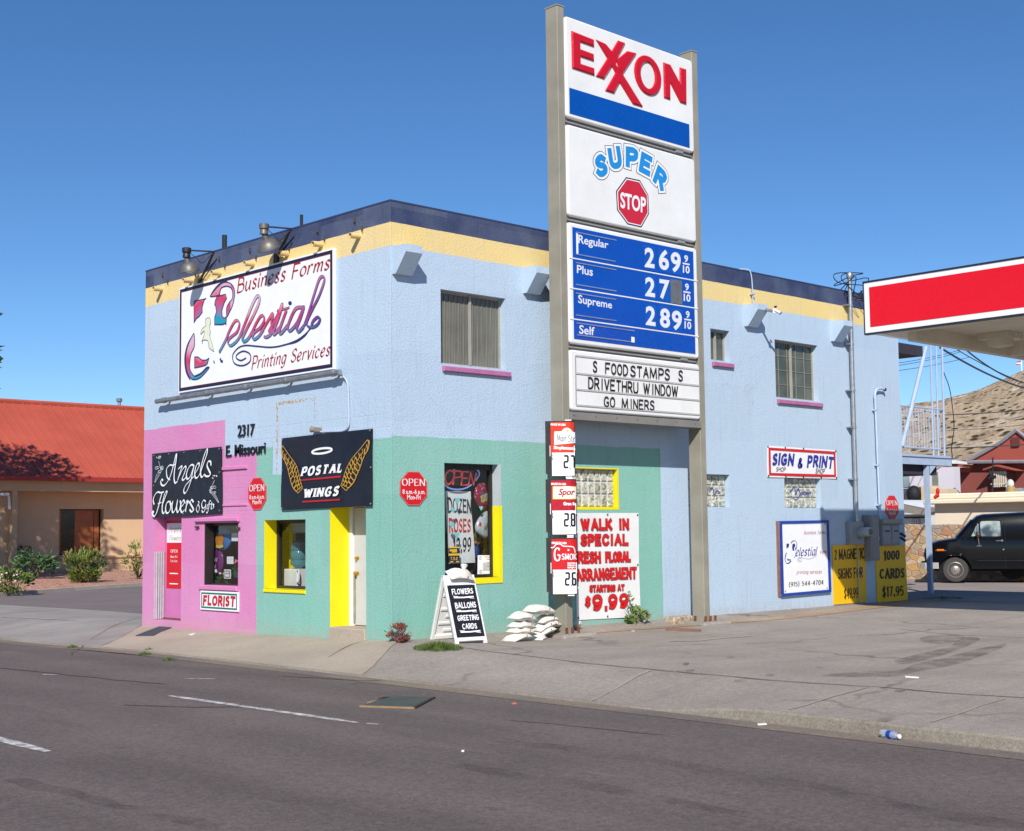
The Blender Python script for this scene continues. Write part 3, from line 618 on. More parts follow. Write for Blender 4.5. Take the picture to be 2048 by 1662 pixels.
    ck = t.voro(.5, 'DISTANCE_TO_EDGE', wv.outputs[0]); o = t.mix(t.math('MULTIPLY', t.ramp(ck, 0, .005, .22, 0), t.ramp(t.noise(.7, 2), .5, .6)), o, sc3((90, 96, 104), K))
    g = t.ramp(t.noise(85, 3, .65), .3, .7, .9, 1.07); cc = t.n('ShaderNodeCombineColor'); [t.l(g, cc.inputs[i]) for i in range(3)]
    o = t.mix(1., o, cc.outputs[0], 'MULTIPLY')
    t.col(o, .85, 0, .25)
    b0 = t.bump(t.noise(3, 5, .6), .25, .03); b1 = t.bump(t.noise(26, 5, .68), 1., .010, b0)
    if front:   # a few block joints read through the paint
        br = t.n('ShaderNodeTexBrick'); br.inputs['Scale'].default_value = 1; br.inputs['Brick Width'].default_value = .42; br.inputs['Row Height'].default_value = .21; br.inputs['Mortar Size'].default_value = .012; br.inputs['Color1'].default_value = br.inputs['Color2'].default_value = (1, 1, 1, 1); br.inputs['Mortar'].default_value = (0, 0, 0, 1)
        cv = t.n('ShaderNodeCombineXYZ'); t.l(y, cv.inputs[0]); t.l(z, cv.inputs[1]); t.l(cv.outputs[0], br.inputs['Vector'])
        reg = orr(an(an(gt(z, 3.15), lt(z, 3.62)), gt(h, -4.6)), an(an(gt(z, 2.0), lt(z, 2.95)), an(gt(h, -5.1), lt(h, -4.0))))
        t.bump(t.math('MAXIMUM', br.outputs['Color'], t.math('SUBTRACT', 1, reg)), .5, .015, b1)
    return t.m
WF, WR = wall_mat('painted_stucco_front', True), wall_mat('painted_stucco_side', False)
st_blue = M('blue_stucco', BLUE, .85, .1, 2, .7, 48, k=.78, dist=.012); st_pink = M('pink_stucco', PINK, .85, .1, 2, .6, 48, k=.78, dist=.01)
st_yel = M('bright_yellow_paint', BYEL, .6, .08, 2, .5, 40, k=.8, dist=.006); st_teal = M('teal_stucco', TEAL, .85, .1, 2, .6, 48, k=.78, dist=.01); st_navy = M('navy_paint', NAVY, .7, .15, 2, .4, 48, k=.78)
white_p = M('white_paint', (246, 246, 244), .5, .06, 3, k=.82); dark_in = M('dark_interior', (.02, .019, .018), .9, .2); black_fr = M('dark_bronze_frame', (48, 44, 42), .45, .2)
alu = M('aluminium', (176, 174, 168), .35, .15, 5, metal=.8, k=1); galv = M('galvanised_steel', (168, 170, 172), .42, .25, 8, metal=.75, k=1.); gold = M('brass', (200, 160, 80), .3, .1, metal=.9, k=1)
grey_steel = M('grey_enamel', (150, 152, 152), .5, .12, 4, dirt=.2); roofm = M('roof_felt', (120, 116, 112), .95, .2, 2)
gl = NT('window_glass'); gl.t.nodes.remove(gl.b); _tr = gl.n('ShaderNodeBsdfTransparent'); _gs = gl.n('ShaderNodeBsdfGlossy'); _gs.inputs['Roughness'].default_value = .02; _mx = gl.n('ShaderNodeMixShader'); _fr = gl.n('ShaderNodeLayerWeight')
gl.l(gl.math('MULTIPLY_ADD', gl.math('POWER', _fr.outputs['Facing'], 3.), .7, .035), _mx.inputs[0]); gl.l(_tr.outputs[0], _mx.inputs[1]); gl.l(_gs.outputs[0], _mx.inputs[2]); _tr.inputs[0].default_value = (.82, .84, .84, 1)
gl.l(_mx.outputs[0], gl.t.nodes['Material Output'].inputs[0]); GLASS = gl.m

HF = {}   # front holes (a0,a1,b0,b1,depth,material of the reveal)
a0, _ = FP(309.5, 1240); a1, _ = FP(361.5, 1242); HF['pdoor'] = (a0, a1, .04, 2.12, .22, st_pink)
a0, b1 = FP(408.6, 1046.5); a1, b0 = FP(476, 1172.5); HF['pwin'] = (a0, a1, b0, b1, .16, st_pink)
a0, _ = FP(528.3, 1100); a1, b1 = FP(611, 1038.5); HF['twin'] = (a0, a1, FP(611, 1181)[1], b1, .31, st_yel)
a0, _ = FP(660, 1100); a1, _ = FP(732, 1100); HF['wdoor'] = (a0, a1, -.0, 2.3, .42, st_yel)
HR = {}
a0, b1 = RP(888.4, 925.5); a1, b0 = RP(1000, 1153.5); HR['gwin'] = (a0, a1, b0, b1, .2, st_teal)
a0, b1 = RP(881, 578); a1, b0 = RP(1012, 739.5); HR['w1'] = (a0, a1, b0, b1, .16, st_blue)
a0, b1 = RP(1420.5, 656.5); a1, b0 = RP(1460, 724); HR['ws'] = (a0, a1, b0, b1, .16, st_blue)
a0, b1 = RP(1549, 678.5); a1, b0 = RP(1638, 803); HR['w2'] = (a0, a1, b0, b1, .16, st_blue)
a0, _ = RP(1130, 980); a1, b1 = RP(1234, 939); HR['g1'] = (a0, a1, RP(1234, 1014)[1], b1, .11, st_yel)
a0, _ = RP(1377, 980); a1, b1 = RP(1459, 949.5); HR['g2'] = (a0, a1, RP(1459, 1014)[1], b1, .14, st_blue)
a0, _ = RP(1569, 980); a1, b1 = RP(1641, 956); HR['g3'] = (a0, a1, RP(1641, 1016)[1], b1, .14, st_blue)

BLD = thing('corner_shop', 'two storey blue, teal and pink painted stucco shop building on the street corner', 'building', (0, 0, 0))
def facade(name, p, W, holes, mat, a_start=0):
    m = MB(); mats = [mat]; A = sorted({a_start, a_start+W}|{h[0] for h in holes.values()}|{h[1] for h in holes.values()})
    B = sorted({-.6, HB}|{h[2] for h in holes.values()}|{h[3] for h in holes.values()})
    for i in range(len(A)-1):
        for j in range(len(B)-1):
            ca, cb = (A[i]+A[i+1])/2, (B[j]+B[j+1])/2
            if any(h[0] < ca < h[1] and h[2] < cb < h[3] for h in holes.values()): continue
            m.poly(p, [(A[i], B[j]), (A[i+1], B[j]), (A[i+1], B[j+1]), (A[i], B[j+1])], 0)
    for h in holes.values():
        x0, x1, y0, y1, d, rm = h
        if rm not in mats: mats.append(rm)
        k = mats.index(rm); P = p.pt
        m.quad(P(x1, y0, 0), P(x1, y0, -d), P(x1, y1, -d), P(x1, y1, 0), k); m.quad(P(x0, y0, -d), P(x0, y0, 0), P(x0, y1, 0), P(x0, y1, -d), k)
        m.quad(P(x0, y1, 0), P(x1, y1, 0), P(x1, y1, -d), P(x0, y1, -d), k); m.quad(P(x0, y0, -d), P(x1, y0, -d), P(x1, y0, 0), P(x0, y0, 0), k)
        mats_in = k
    return m.build(name, mats, BLD)
facade('front_wall', FRONT, LF, HF, WF, -LF); facade('side_wall', RIGHT, LR, HR, WR, 0)
m = MB(); BK = Pl((0, LF, 0), (-1, 0, 0), (0, 1, 0)); m.rect(BK, -LR, 0, -.6, HB, 0); m.build('rear_wall', st_blue, BLD)
m = MB(); BE = Pl((LR, 0, 0), (0, 1, 0), (1, 0, 0)); m.rect(BE, 0, LF, -.6, HB, 0); m.build('end_wall', st_blue, BLD)
m = MB(); m.box((.25, .25, 6.35), (LR-.25, LF-.25, 6.45))
m.build('roof', roofm, BLD)
m = MB(); e = .006
for lo, hi in (((-e, -e, HB), (LR+e, .26, HB+.025)), ((-e, .26, HB), (.26, LF+e, HB+.025)), ((.26, LF-.26, HB), (LR+e, LF+e, HB+.025)), ((LR-.26, .26, HB), (LR+e, LF-.26, HB+.025))): m.box(lo, hi)
for lo, hi in (((.25, .25, 6.4), (LR-.25, .26, HB)), ((.25, .26, 6.4), (.26, LF-.25, HB))): m.box(lo, hi)
m.build('parapet_cap', st_navy, BLD)
m = MB(); m.box((.05, .05, -.3), (LR-.05, LF-.05, -.02)); m.box((.05, .05, 3.55), (LR-.05, LF-.05, 3.65)); m.box((3.2, .1, -.02), (3.25, LF-.1, 3.55)); m.box((6.9, .1, -.02), (6.95, LF-.1, 3.55)); m.box((1.4, 3.9, 0), (3.2, 3.95, 3.5)); m.build('inner_floors', M('brown_interior', (96, 84, 72), .9, .2, k=.6), BLD)

# ---- windows
rib = NT('ribbed_glass'); w_ = rib.n('ShaderNodeTexWave', bands_direction='X'); w_.inputs['Scale'].default_value = 9; rib.l(rib.co(), w_.inputs['Vector'])
rib.col(rib.mix(rib.ramp(rib.noise(1.2, 4), .4, .65), sc3((112, 112, 103)), sc3((134, 132, 120))), .22, 0, .6); rib.bump(w_.outputs['Fac'], .6, .01)
rib2 = NT('wired_glass'); rib2.col(rib2.mix(rib2.ramp(rib2.noise(2., 5), .38, .64), sc3((78, 84, 76)), sc3((106, 108, 94))), .18, 0, .6); rib2.bump(rib2.noise(5, 3), .4, .01)
mull = M('window_bar_paint', (176, 172, 160), .55, .15, 6); sill_pink = M('pink_sill_paint', (190, 118, 164), .75, .2, 5, .5, 30)
def upper_window(key, nx, ny, split, label=None):
    a0, a1, b0, b1, d, _ = HR[key]; p = RIGHT.off(-d)
    f = MB(); f.frame(p, a0, a1, b0, b1, .035, .03); f.pbox(p, a0+split-.022, a0+split+.022, b0+.03, b1-.03, .005, .05)
    for q in (a0, a1-.035): f.pbox(p, q, q+.035, b0, b1, .0, .028)
    for q in (b0, b1-.035): f.pbox(p, a0+.035, a1-.035, q, q+.035, .0, .026)
    wdw = f.build('window', mull, BLD)
    g = MB(); g.rect(p, a0, a1, b0, b1, .004); g.build('pane', rib.m if key == 'w1' else rib2.m, wdw)
    if nx:
        r = MB()
        for i in range(1, nx): x = a0+(a1-a0)*i/nx; bw = .004 if key == 'w1' else .007; r.pbox(p, x-bw, x+bw, b0+.035, b1-.035, .006, .018)
        for j in range(1, ny): y = b0+(b1-b0)*j/ny; r.pbox(p, a0+.035, a1-.035, y-.007, y+.007, .006, .016)
        r.build('security_bars', M('bar_paint', (150, 146, 128), .6, .2), wdw)
    s = MB(); s.pbox(RIGHT, a0+.02, a1+.08, b0-.13, b0-.04, -.01, .06, 0, .012); s.build('window_sill', sill_pink, BLD)
upper_window('w1', 14, 1, .66*(HR['w1'][1]-HR['w1'][0])*.78); upper_window('ws', 0, 0, .30); upper_window('w2', 5, 4, .47*(HR['w2'][1]-HR['w2'][0]))
blockm = NT('glass_block'); _v = blockm.voro(7, 'SMOOTH_F1'); blockm.col(blockm.mix(blockm.ramp(blockm.noise(7, 4, .6, dist=1.6), .36, .6), sc3((128, 126, 112)), sc3((232, 232, 214))), .12, 0, .8); blockm.bump(blockm.noise(14, 3, .6, dist=1.5), 1., .03)
def block_window(key, nx, ny):
    a0, a1, b0, b1, d, _ = HR[key]; p = RIGHT.off(-d); w, h = (a1-a0)/nx, (b1-b0)/ny
    m = MB(); m.rect(p, a0, a1, b0, b1, 0); wd = m.build('block_window', M('block_mortar', (236, 234, 224), .8, .1, 6), BLD)
    g = MB()
    for i in range(nx):
        for j in range(ny): g.pbox(p, a0+w*i+.016, a0+w*(i+1)-.016, b0+h*j+.016, b0+h*(j+1)-.016, .002, .03, 0, .012)
    g.build('glass_blocks', blockm.m, wd); return wd
block_window('g1', 8, 3); w2_ = block_window('g2', 6, 3); w3_ = block_window('g3', 6, 3)
ink = M('blue_ink_lettering', (80, 84, 176), .6, .1, k=.7)
m = MB(); p = RIGHT.off(-.14)
m.ribbon(p, spl([p.px(x, y) for x, y in ((1577, 985), (1586, 975), (1589, 990), (1594, 977), (1599, 990), (1606, 984), (1612, 988), (1620, 984))], 6), .026, .034)
m.ribbon(p, spl([p.px(x, y) for x, y in ((1580, 992), (1590, 1000), (1600, 985), (1606, 990), (1614, 984))], 6), .02, .0345); m.build('faded_script', ink, w3_)
m = MB(); m.ribbon(p, spl([p.px(x, y) for x, y in ((1416, 984), (1422, 975), (1426, 989), (1432, 982), (1438, 987))], 6), .026, .034); m.build('faded_script', ink, w2_)
# yellow painted surround of the left block window
m = MB(); a0, a1, b0, b1, d, _ = HR['g1']; m.rect(RIGHT, a0-.03, a1+.035, b0-.05, b0, .004); m.rect(RIGHT, a1, a1+.035, b0, b1+.02, .004); m.rect(RIGHT, a0-.03, a1, b1, b1+.02, .004); m.build('painted_surround', st_yel, BLD)
# storefront window round the corner with a bronze frame, half-painted jamb
a0, a1, b0, b1, d, _ = HR['gwin']; p = RIGHT.off(-d)
f = MB()
for q in ((a0, a0+.06, b0, b1), (a1-.07, a1, b0, b1), (a0+.06, a1-.07, b1-.09, b1), (a0+.06, a1-.07, b0, b0+.05)): f.pbox(p, *q, -.02, .05)
gw = f.build('window', black_fr, BLD); g = MB(); g.rect(p, a0+.06, a1-.07, b0+.05, b1-.09, .01); g.build('pane', GLASS, gw)
m = MB(); za, zb = RIGHT.px(1000, 1012)[1], b0; m.pbox(RIGHT, a1-.02, a1+.055, zb-.1, za, -.2, .012); m.pbox(RIGHT, a0+.55, a1+.055, b0-.1, b0-.0, -.2, .014); m.build('jamb_paint', st_yel, gw)
m = MB(); m.pbox(RIGHT, a1-.015, a1+.045, za, b1, -.2, .008); m.build('jamb_tile', M('pale_jamb', (196, 206, 204), .6, .1), gw)
# pink shop window
a0, a1, b0, b1, d, _ = HF['pwin']; p = FRONT.off(-d)
f = MB()
for q in ((a0, a0+.05, b0, b1), (a1-.03, a1, b0, b1), (a0+.05, a1-.03, b1-.05, b1), (a0+.05, a1-.03, b0, b0+.03)): f.pbox(p, *q, -.02, .04)
f.pbox(p, a0-.0, a0+.03, b0, b1, .04, .15)
pw = f.build('window', black_fr, BLD); g = MB(); g.rect(p, a0+.05, a1-.03, b0+.03, b1-.05, .01); g.build('pane', GLASS, pw)
m = MB(); m.pbox(FRONT, a0-.28, a1+.06, b1+.02, b1+.1, -.01, .06, 0, .015); m.pbox(FRONT, a0-.12, a1+.02, b0-.09, b0-.005, -.01, .05, 0, .012); m.build('window_ledge', st_pink, pw)
m = MB()
for x, y in ((397, 1054), (479, 1056)):
    a, b_ = FP(x, y); m.pbox(FRONT, a-.03, a+.03, b_-.02, b_+.02, 0, .05); m.tube([FRONT.pt(a-.07, b_, .04), FRONT.pt(a+.07, b_+.005, .04)], .012, 6)
m.build('shutter_hook', M('rusty_steel', (92, 80, 74), .7, .3), pw)
# teal shop window
a0, a1, b0, b1, d, _ = HF['twin']; p = FRONT.off(-d)
f = MB()
for q in ((a0, a0+.06, b0, b1), (a1-.04, a1, b0, b1), (a0+.06, a1-.04, b1-.06, b1), (a0+.06, a1-.04, b0, b0+.05)): f.pbox(p, *q, -.03, .05)
tw = f.build('window', black_fr, BLD); g = MB(); g.rect(p, a0+.06, a1-.04, b0+.05, b1-.06, .01); g.build('pane', GLASS, tw)
m = MB(); m.pbox(FRONT, a0-.0, a1+.01, b0-.06, b0, -.1, .025, 0, .01); m.build('window_sill', st_yel, tw)
# recessed entry with the white door and its step
a0, a1, b0, b1, d, _ = HF['wdoor']; p = FRONT.off(-d)
f = MB(); f.pbox(p, a0, a0+.09, b0, b1, -.05, .03); f.pbox(p, a1-.05, a1, b0, b1, -.05, .03); f.pbox(p, a0+.09, a1-.05, 2.12, b1, -.05, .03)
dr = MB(); dr.pbox(p, a0+.1, a1-.05, .16, 2.11, -.05, -.005, 0, .006); door = dr.build('door', M('door_white', (226, 226, 228), .55, .06, 2, dirt=.15, k=.68), BLD)
f.build('door_frame', white_p, door)
m = MB(); x = a0+.2
for z in (1.02, 1.27): m.lathe(p.pt(x, z, -.005), (-1, 0, 0), [(.034, 0), (.034, .012), (.014, .016), (.014, .04)]+([(.03, .045), (.036, .062), (.026, .082)] if z < 1.2 else [(.026, .045), (.024, .055)]), 12)
m.build('door_handle', gold, door)
m = MB(); m.pbox(p, a0+.1, a0+.14, .2, 1.0, .0, .014); m.build('latch_guard', galv, door)
m = MB(); m.pbox(p, a0+.003, a1-.003, -.3, .15, -.05, d+.03, 0, .015); m.build('door_step', side_mat, BLD)
# pink door with bent steel corner guard
a0, a1, b0, b1, d, _ = HF['pdoor']; p = FRONT.off(-d)
dr = MB(); dr.pbox(p, a0+.0, a1, b0+.03, b1, -.05, .0, 0, .005); door = dr.build('door', M('pink_door_paint', (216, 128, 184), .5, .08, 2, k=.78), BLD)
m = MB(); m.pbox(p, a0, a1, b0, b0+.035, -.05, .06); m.build('threshold', M('worn_brass', (120, 84, 62), .5, .3), door)
m = MB(); q = FRONT
for k in range(4): m.pbox(q, a0, a0+.022, .05, 1.36, -.045-.048*k, -.012-.048*k, 0, .006)
m.pbox(q, a0-.03, a0-.001, .05, 1.36, 0, .012)
m.build('corner_guard', M('guard_grey', (196, 196, 200), .4, .15, 8), door)
# ---- boxed rain scuppers on the side wall
SC = [(835, 490, 495), (1094, 533, 540), (1532, 607, 612), (1703, 640, 646)]
def scupper(px, py):
    a, b_ = RIGHT.px(px, py, .34); m = MB(); w = .17
    P = RIGHT.pt; zt = b_+.05; prof = [(0, zt), (.36, zt-.02), (.36, zt-.14), (.1, zt-.46), (0, zt-.46)]
    for s_, fl in ((a-w, False), (a+w, True)):
        f_ = [P(s_, z, c) for c, z in prof]; m.add(f_, [(0, 1, 2, 3, 4) if fl else (4, 3, 2, 1, 0)])
    for (c0, z0), (c1, z1) in zip(prof, prof[1:]): m.quad(P(a+w, z0, c0), P(a-w, z0, c0), P(a-w, z1, c1), P(a+w, z1, c1))
    return m.build('scupper', st_blue, BLD)
for x, y, z in SC: scupper(x-8, y+4)
# ---- blocked-up window beside the black banner: proud lintel and sill, brick lines in the bump
q0, q1 = FP(443, 938), FP(495, 1009); m = MB(); m.pbox(FRONT, q0[0], q1[0], q0[1]-.03, q0[1]+.035, -.01, .035, 0, .008); m.build('old_lintel', st_pink, BLD); m = MB(); m.pbox(FRONT, q0[0], q1[0], q1[1]-.02, q1[1]+.02, -.01, .022, 0, .006); m.build('old_sill', st_pink, BLD)
# ---- short drain spouts under the front parapet
sp = M('spout_paint', (236, 208, 146), .7, .15, 5, k=.78)
for i, x in enumerate((150, 375, 590, 840, 1100, 1358, 1640)):
    y = (735, 672, 615, 545, 468, 398, 335)[i]; X, Y = 270+(x+57)/3.777, 380+(y+14)/3.777
    a, b_ = FRONT.px(X, Y); m = MB(); n = 12; r = .048
    pr_ = [(r, -.05), (r, .2), (r-.008, .2), (r-.008, .05), (.001, .05)]
    m.lathe(FRONT.pt(a, b_, 0), (-1, 0, -.06), pr_, 12); m.build('drain_spout', [sp], BLD, smooth=40)
m = MB(); rnd = random.Random(3)
for i in range(7):
    for k in range(2):
        a = -LF+.7+i*1.05+k*.2; z = 6.86-.17*k; m.pbox(FRONT, a-.015, a+.015, z-.05, z+.02, 0, .03); m.tube([FRONT.pt(a, z, .02), FRONT.pt(a+.05, z-.06, .05)], .008, 5)
m.build('wire_hooks', M('rusty_steel', (92, 80, 74)), BLD)
# ---- vent pipes on the roof
for px, py, r, h in ((449, 480, .05, .55), (603, 440, .03, .5)):
    d = ray(px, py); t = (1.2-CAM.x)/d.x; q = CAM+d*t; m = MB(); m.tube([(q.x, q.y, 6.4), (q.x, q.y, q.z+.1)], r, 10); m.build('vent_pipe', M('black_iron', (40, 38, 38), .6, .2), BLD)
m = MB(); m.pbox(RIGHT, -.008, .006, -.02, HB-.01, -.0, .008, 0, .003); m.build('corner_bead', WR, BLD)
# ---- rear balcony: deck, beam, posts, railing and the roof overhang
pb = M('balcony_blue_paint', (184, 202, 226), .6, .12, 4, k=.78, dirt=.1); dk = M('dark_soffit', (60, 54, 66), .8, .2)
BY = 1.0; BP = RIGHT.off(-BY); X1 = RIGHT.px(1903, 914, -BY)[0]; ZT = 3.49
bal = MB(); bal.box((LR, BY+.15, ZT-.14), (X1-.05, LF, ZT-.02)); bal.box((LR, BY, ZT-.255), (X1, BY+.15, ZT)); balc = bal.build('balcony', pb, BLD)
m = MB(); m.box((LR+.02, BY-.03, ZT-.06), (X1+.06, BY-.002, ZT)); m.build('deck_edge', pb, balc)
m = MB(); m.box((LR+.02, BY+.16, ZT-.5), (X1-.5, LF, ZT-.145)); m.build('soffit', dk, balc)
xp = RIGHT.px(1868, 1190, -BY)[0]; m = MB(); m.box((xp-.06, BY+.03, -.3), (xp+.05, BY+.14, ZT-.257)); m.build('post', pb, balc); m = MB(); m.add([BP.pt(a, b_, c) for c in (-.12, -.02) for a, b_ in ((xp+.051, ZT-.5), (xp+.051, ZT-.258), (xp+.4, ZT-.258))], [(0, 1, 2), (5, 4, 3), (0, 2, 5, 3)]); m.build('knee_brace', pb, balc)
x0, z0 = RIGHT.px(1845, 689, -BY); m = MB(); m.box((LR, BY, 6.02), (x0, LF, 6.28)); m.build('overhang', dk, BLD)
B3 = lambda x, y: BP.pt(*BP.px(x, y))
for a, b_, r in (((1867, 912), (1861, 690), .028), ((1877, 912), (1872, 690), .026), ((1889, 912), (1884, 690), .032)): m = MB(); m.tube([B3(*a), B3(*b_)], r, 8); m.build('pipe_post', pb, balc)
m = MB(); m.tube([B3(1804, 893), B3(1852, 694)], .055, 10); m.build('diagonal_brace', pb, balc)
m = MB(); zr0, zr1 = B3(1850, 816).z, B3(1850, 897).z; xr = B3(1889, 830).x; m.tube([(LR, BY, zr0), (xr, BY, zr0)], .02, 6); m.tube([(LR, BY, zr1), (xr-.3, BY, zr1)], .026, 6)
for i in range(26):
    x = LR+.1+i*.135
    if x < xr-.1: m.tube([(x, BY, zr1), (x, BY, zr0)], .008 if i % 4 else .014, 6)
for i in range(16): y = BY+.15+i*.3; m.tube([(xr, y, zr1), (xr, y, zr0)], .014, 6)
m.tube([(xr, BY, zr0), (xr, LF, zr0)], .02, 6); m.build('railing', pb, balc)
# ---------------------------------------------------------------- signs and fittings on the street front
RED, BLK, WHT = M('sign_red', (222, 26, 38), .45, .06, 5), M('sign_black', (28, 28, 36), .45, .15, 4), M('sign_white', (250, 250, 250), .45, .04, 4, k=.84)
NAVYP = M('sign_navy', (28, 36, 66), .5, .1, 4); MAROON = M('maroon_lettering', (176, 24, 44), .5, .06)
def cropf(ox, oy, s): return lambda x, y: (ox+x/s, oy+y/s)
cA, cP, cS, cW, cK, cY = cropf(290, 880, 9.776), cropf(555, 850, 9.235), cropf(350, 490, 5.539), cropf(880, 920, 6.923), cropf(1550, 1030, 9.775), cropf(1660, 1020, 8.312)
c4, c5, c6, c8, c2, c3 = cropf(1070, 0, 3.614), cropf(1070, 430, 3.694), cropf(1070, 820, 3.535), cropf(1380, 860, 4.156), cropf(270, 800, 3.323), cropf(760, 860, 3.7775)
def on(p, cr, c): return lambda x, y: p.px(*cr(x, y), c)
def panel(mb, p, quad, c0, c1, mi=0, nx=1, ny=1, wave=0., seed=0):
    """board or banner between depths c0 (back) and c1 (face); quad TL,TR,BR,BL in plane coordinates"""
    mp = quadmap(quad); rnd = random.Random(seed); ph = [rnd.uniform(0, 6) for _ in range(4)]; vs = []
    def dz(u, v): return wave*(math.sin(u*7+ph[0]+v*3)*.5+math.sin(v*9+ph[1]-u*4)*.5+math.sin((u+v)*5+ph[2])*.6)
    for c, k in ((c0, 0), (c1, 1)):
        for j in range(ny+1):
            for i in range(nx+1): a, b_ = mp(i/nx, j/ny); vs.append(p.pt(a, b_, c+dz(i/nx, j/ny)))
    N = (nx+1)*(ny+1); I = lambda k, i, j: k*N+j*(nx+1)+i; fs = []
    for j in range(ny):
        for i in range(nx): fs.append((I(1, i, j), I(1, i+1, j), I(1, i+1, j+1), I(1, i, j+1))); fs.append((I(0, i, j+1), I(0, i+1, j+1), I(0, i+1, j), I(0, i, j)))
    for i in range(nx): fs += [(I(0, i, 0), I(0, i+1, 0), I(1, i+1, 0), I(1, i, 0)), (I(1, i, ny), I(1, i+1, ny), I(0, i+1, ny), I(0, i, ny))]
    for j in range(ny): fs += [(I(0, 0, j+1), I(0, 0, j), I(1, 0, j), I(1, 0, j+1)), (I(0, nx, j), I(0, nx, j+1), I(1, nx, j+1), I(1, nx, j))]
    return mb.add(vs, fs, mi)
def grommets(mb, p, quad, c, us, r=.014, mi=0):
    mp = quadmap(quad)
    for u, v in us: mb.lathe(p.pt(*mp(u, v), c), p.n, [(r, 0), (r, .004), (r*.5, .005)], 8, mi)
    return mb

# ---- big painted billboard over the shops
q = [FRONT.px(x, y, .06) for x, y in ((358, 576.5), (667, 496.5), (667, 736.5), (357.5, 787))]
a0, a1, b0, b1 = (q[0][0]+q[3][0])/2, (q[1][0]+q[2][0])/2, (q[2][1]+q[3][1])/2, (q[0][1]+q[1][1])/2
bill = thing('billboard', 'large white billboard with navy border and colourful script high on the street front', 'sign', FRONT.pt((a0+a1)/2, b0, .03))
m = MB(); m.pbox(FRONT, a0, a1, b0, b1, .005, .06); m.build('panel', WHT, bill)
m = MB(); m.frame(FRONT, a0+.028, a1-.028, b0+.028, b1-.028, .058, .063); m.build('border', NAVYP, bill)
s_ = on(FRONT, cS, .066)
m = MB(); m.frame(FRONT, a0+.084, a1-.084, b0+.084, b1-.084, .008, .0632); m.build('inner_line', MAROON, bill)
m = MB(); pen(m, FRONT, 'Business Forms', [s_(690, 362), s_(1722, 100), s_(1712, 272), s_(690, 538)], .067, **CHANC)
pen(m, FRONT, 'Printing Services', [s_(858, 1225), s_(1725, 1072), s_(1715, 1228), s_(850, 1385)], .067, **CHANC); m.build('lettering', MAROON, bill)
grad = NT('airbrushed_gradient'); x_, y_, z_ = grad.xyz()
_n = grad.math('MULTIPLY_ADD', grad.noise(2.2, 3), .5, -.25)
_base = grad.math('ADD', grad.ramp(y_, 1.25, 1.6, .60, .12), grad.math('MULTIPLY', grad.math('MULTIPLY', grad.math('GREATER_THAN', z_, 1.09), grad.math('GREATER_THAN', y_, .66)), grad.ramp(y_, 1.25, 1.6, .55, 1.03)))          # the lettering climbs to the right, the colours climb with it
_h = grad.math('ADD', grad.math('SUBTRACT', z_, _base), _n)
_c = grad.cramp(grad.ramp(_h, -.25, 1.35), [(0, sc3((30, 175, 200))), (.22, sc3((36, 160, 190))), (.33, sc3((190, 100, 150))), (.44, sc3((224, 56, 96))), (.58, sc3((236, 170, 190))), (.72, sc3((226, 196, 214))), (.86, sc3((206, 110, 170))), (1, sc3((190, 80, 165)))])
_c = grad.mix(grad.ramp(y_, -.9, -2.1, 0, .8), _c, grad.cramp(grad.ramp(_h, -.1, 1.5), [(0, sc3((40, 120, 196))), (.22, sc3((70, 60, 160))), (.45, sc3((110, 60, 150))), (.7, sc3((196, 90, 160))), (1, sc3((200, 110, 180)))]))
grad.col(_c, .45)
N_ = M('outline_navy', (44, 50, 104), .5, .08)
m, ol = MB(), MB()
def fill(pts, curve=True):
    P = [s_(*t) for t in pts]; P = spl(P, 4, True)[:-1] if curve else P
    bm_poly(m, FRONT, P, .0665); ol.ribbon(FRONT, P+[P[0]], .02, .0685)
def bm_poly(mb, p, P, c, mi=0):
    """any outline, triangulated"""
    bm = bmesh.new(); vs = [bm.verts.new((x, y, 0)) for x, y in P]
    try:
        f = bm.faces.new(vs); f.normal_update(); fl = f.normal.z < 0
        r = bmesh.ops.triangulate(bm, faces=[f]); bm.verts.index_update()
        mb.add([p.pt(v.co.x, v.co.y, c) for v in bm.verts], [tuple(v.index for v in (reversed(t.verts[:]) if fl else t.verts)) for t in bm.faces], mi)
    finally: bm.free()
    return mb
fill([(212, 622), (330, 598), (318, 625), (300, 690), (303, 740), (268, 790), (240, 810), (212, 855)], False)
fill([(470, 570), (560, 545), (572, 590), (545, 640), (520, 720), (522, 790), (545, 812), (570, 795), (565, 880), (555, 866), (530, 880), (440, 880), (440, 800), (460, 740), (452, 675), (440, 660), (448, 612)], False)
fill([(395, 565), (440, 500), (500, 440), (560, 412), (620, 430), (655, 480), (660, 560), (640, 660), (600, 750), (575, 790), (572, 700), (600, 640), (632, 600), (640, 540), (625, 480), (580, 455), (520, 470), (500, 510), (495, 548), (470, 562), (430, 568)])
fill([(213, 990), (195, 1000), (150, 1100), (125, 1200), (120, 1300), (135, 1400), (170, 1470), (210, 1490), (270, 1475), (330, 1420), (380, 1355), (350, 1370), (300, 1420), (230, 1455), (195, 1430), (165, 1370), (165, 1290), (180, 1200), (215, 1120)])
fill([(218, 1240), (255, 1240), (300, 1275), (345, 1275), (375, 1255), (360, 1310), (340, 1330), (290, 1345), (218, 1360)], False)
ol.ribbon(FRONT, spl([s_(*t) for t in ((388, 572), (420, 520), (470, 460), (520, 420), (580, 400))]), .05, .0682, taper=True)
ol.ribbon(FRONT, spl([s_(*t) for t in ((195, 1000), (140, 1110), (112, 1250), (125, 1400), (170, 1495))]), .05, .0682, taper=True)
ol.ribbon(FRONT, spl([s_(*t) for t in ((215, 1452), (290, 1420), (350, 1360), (380, 1352))]), .035, .0684, taper=True)
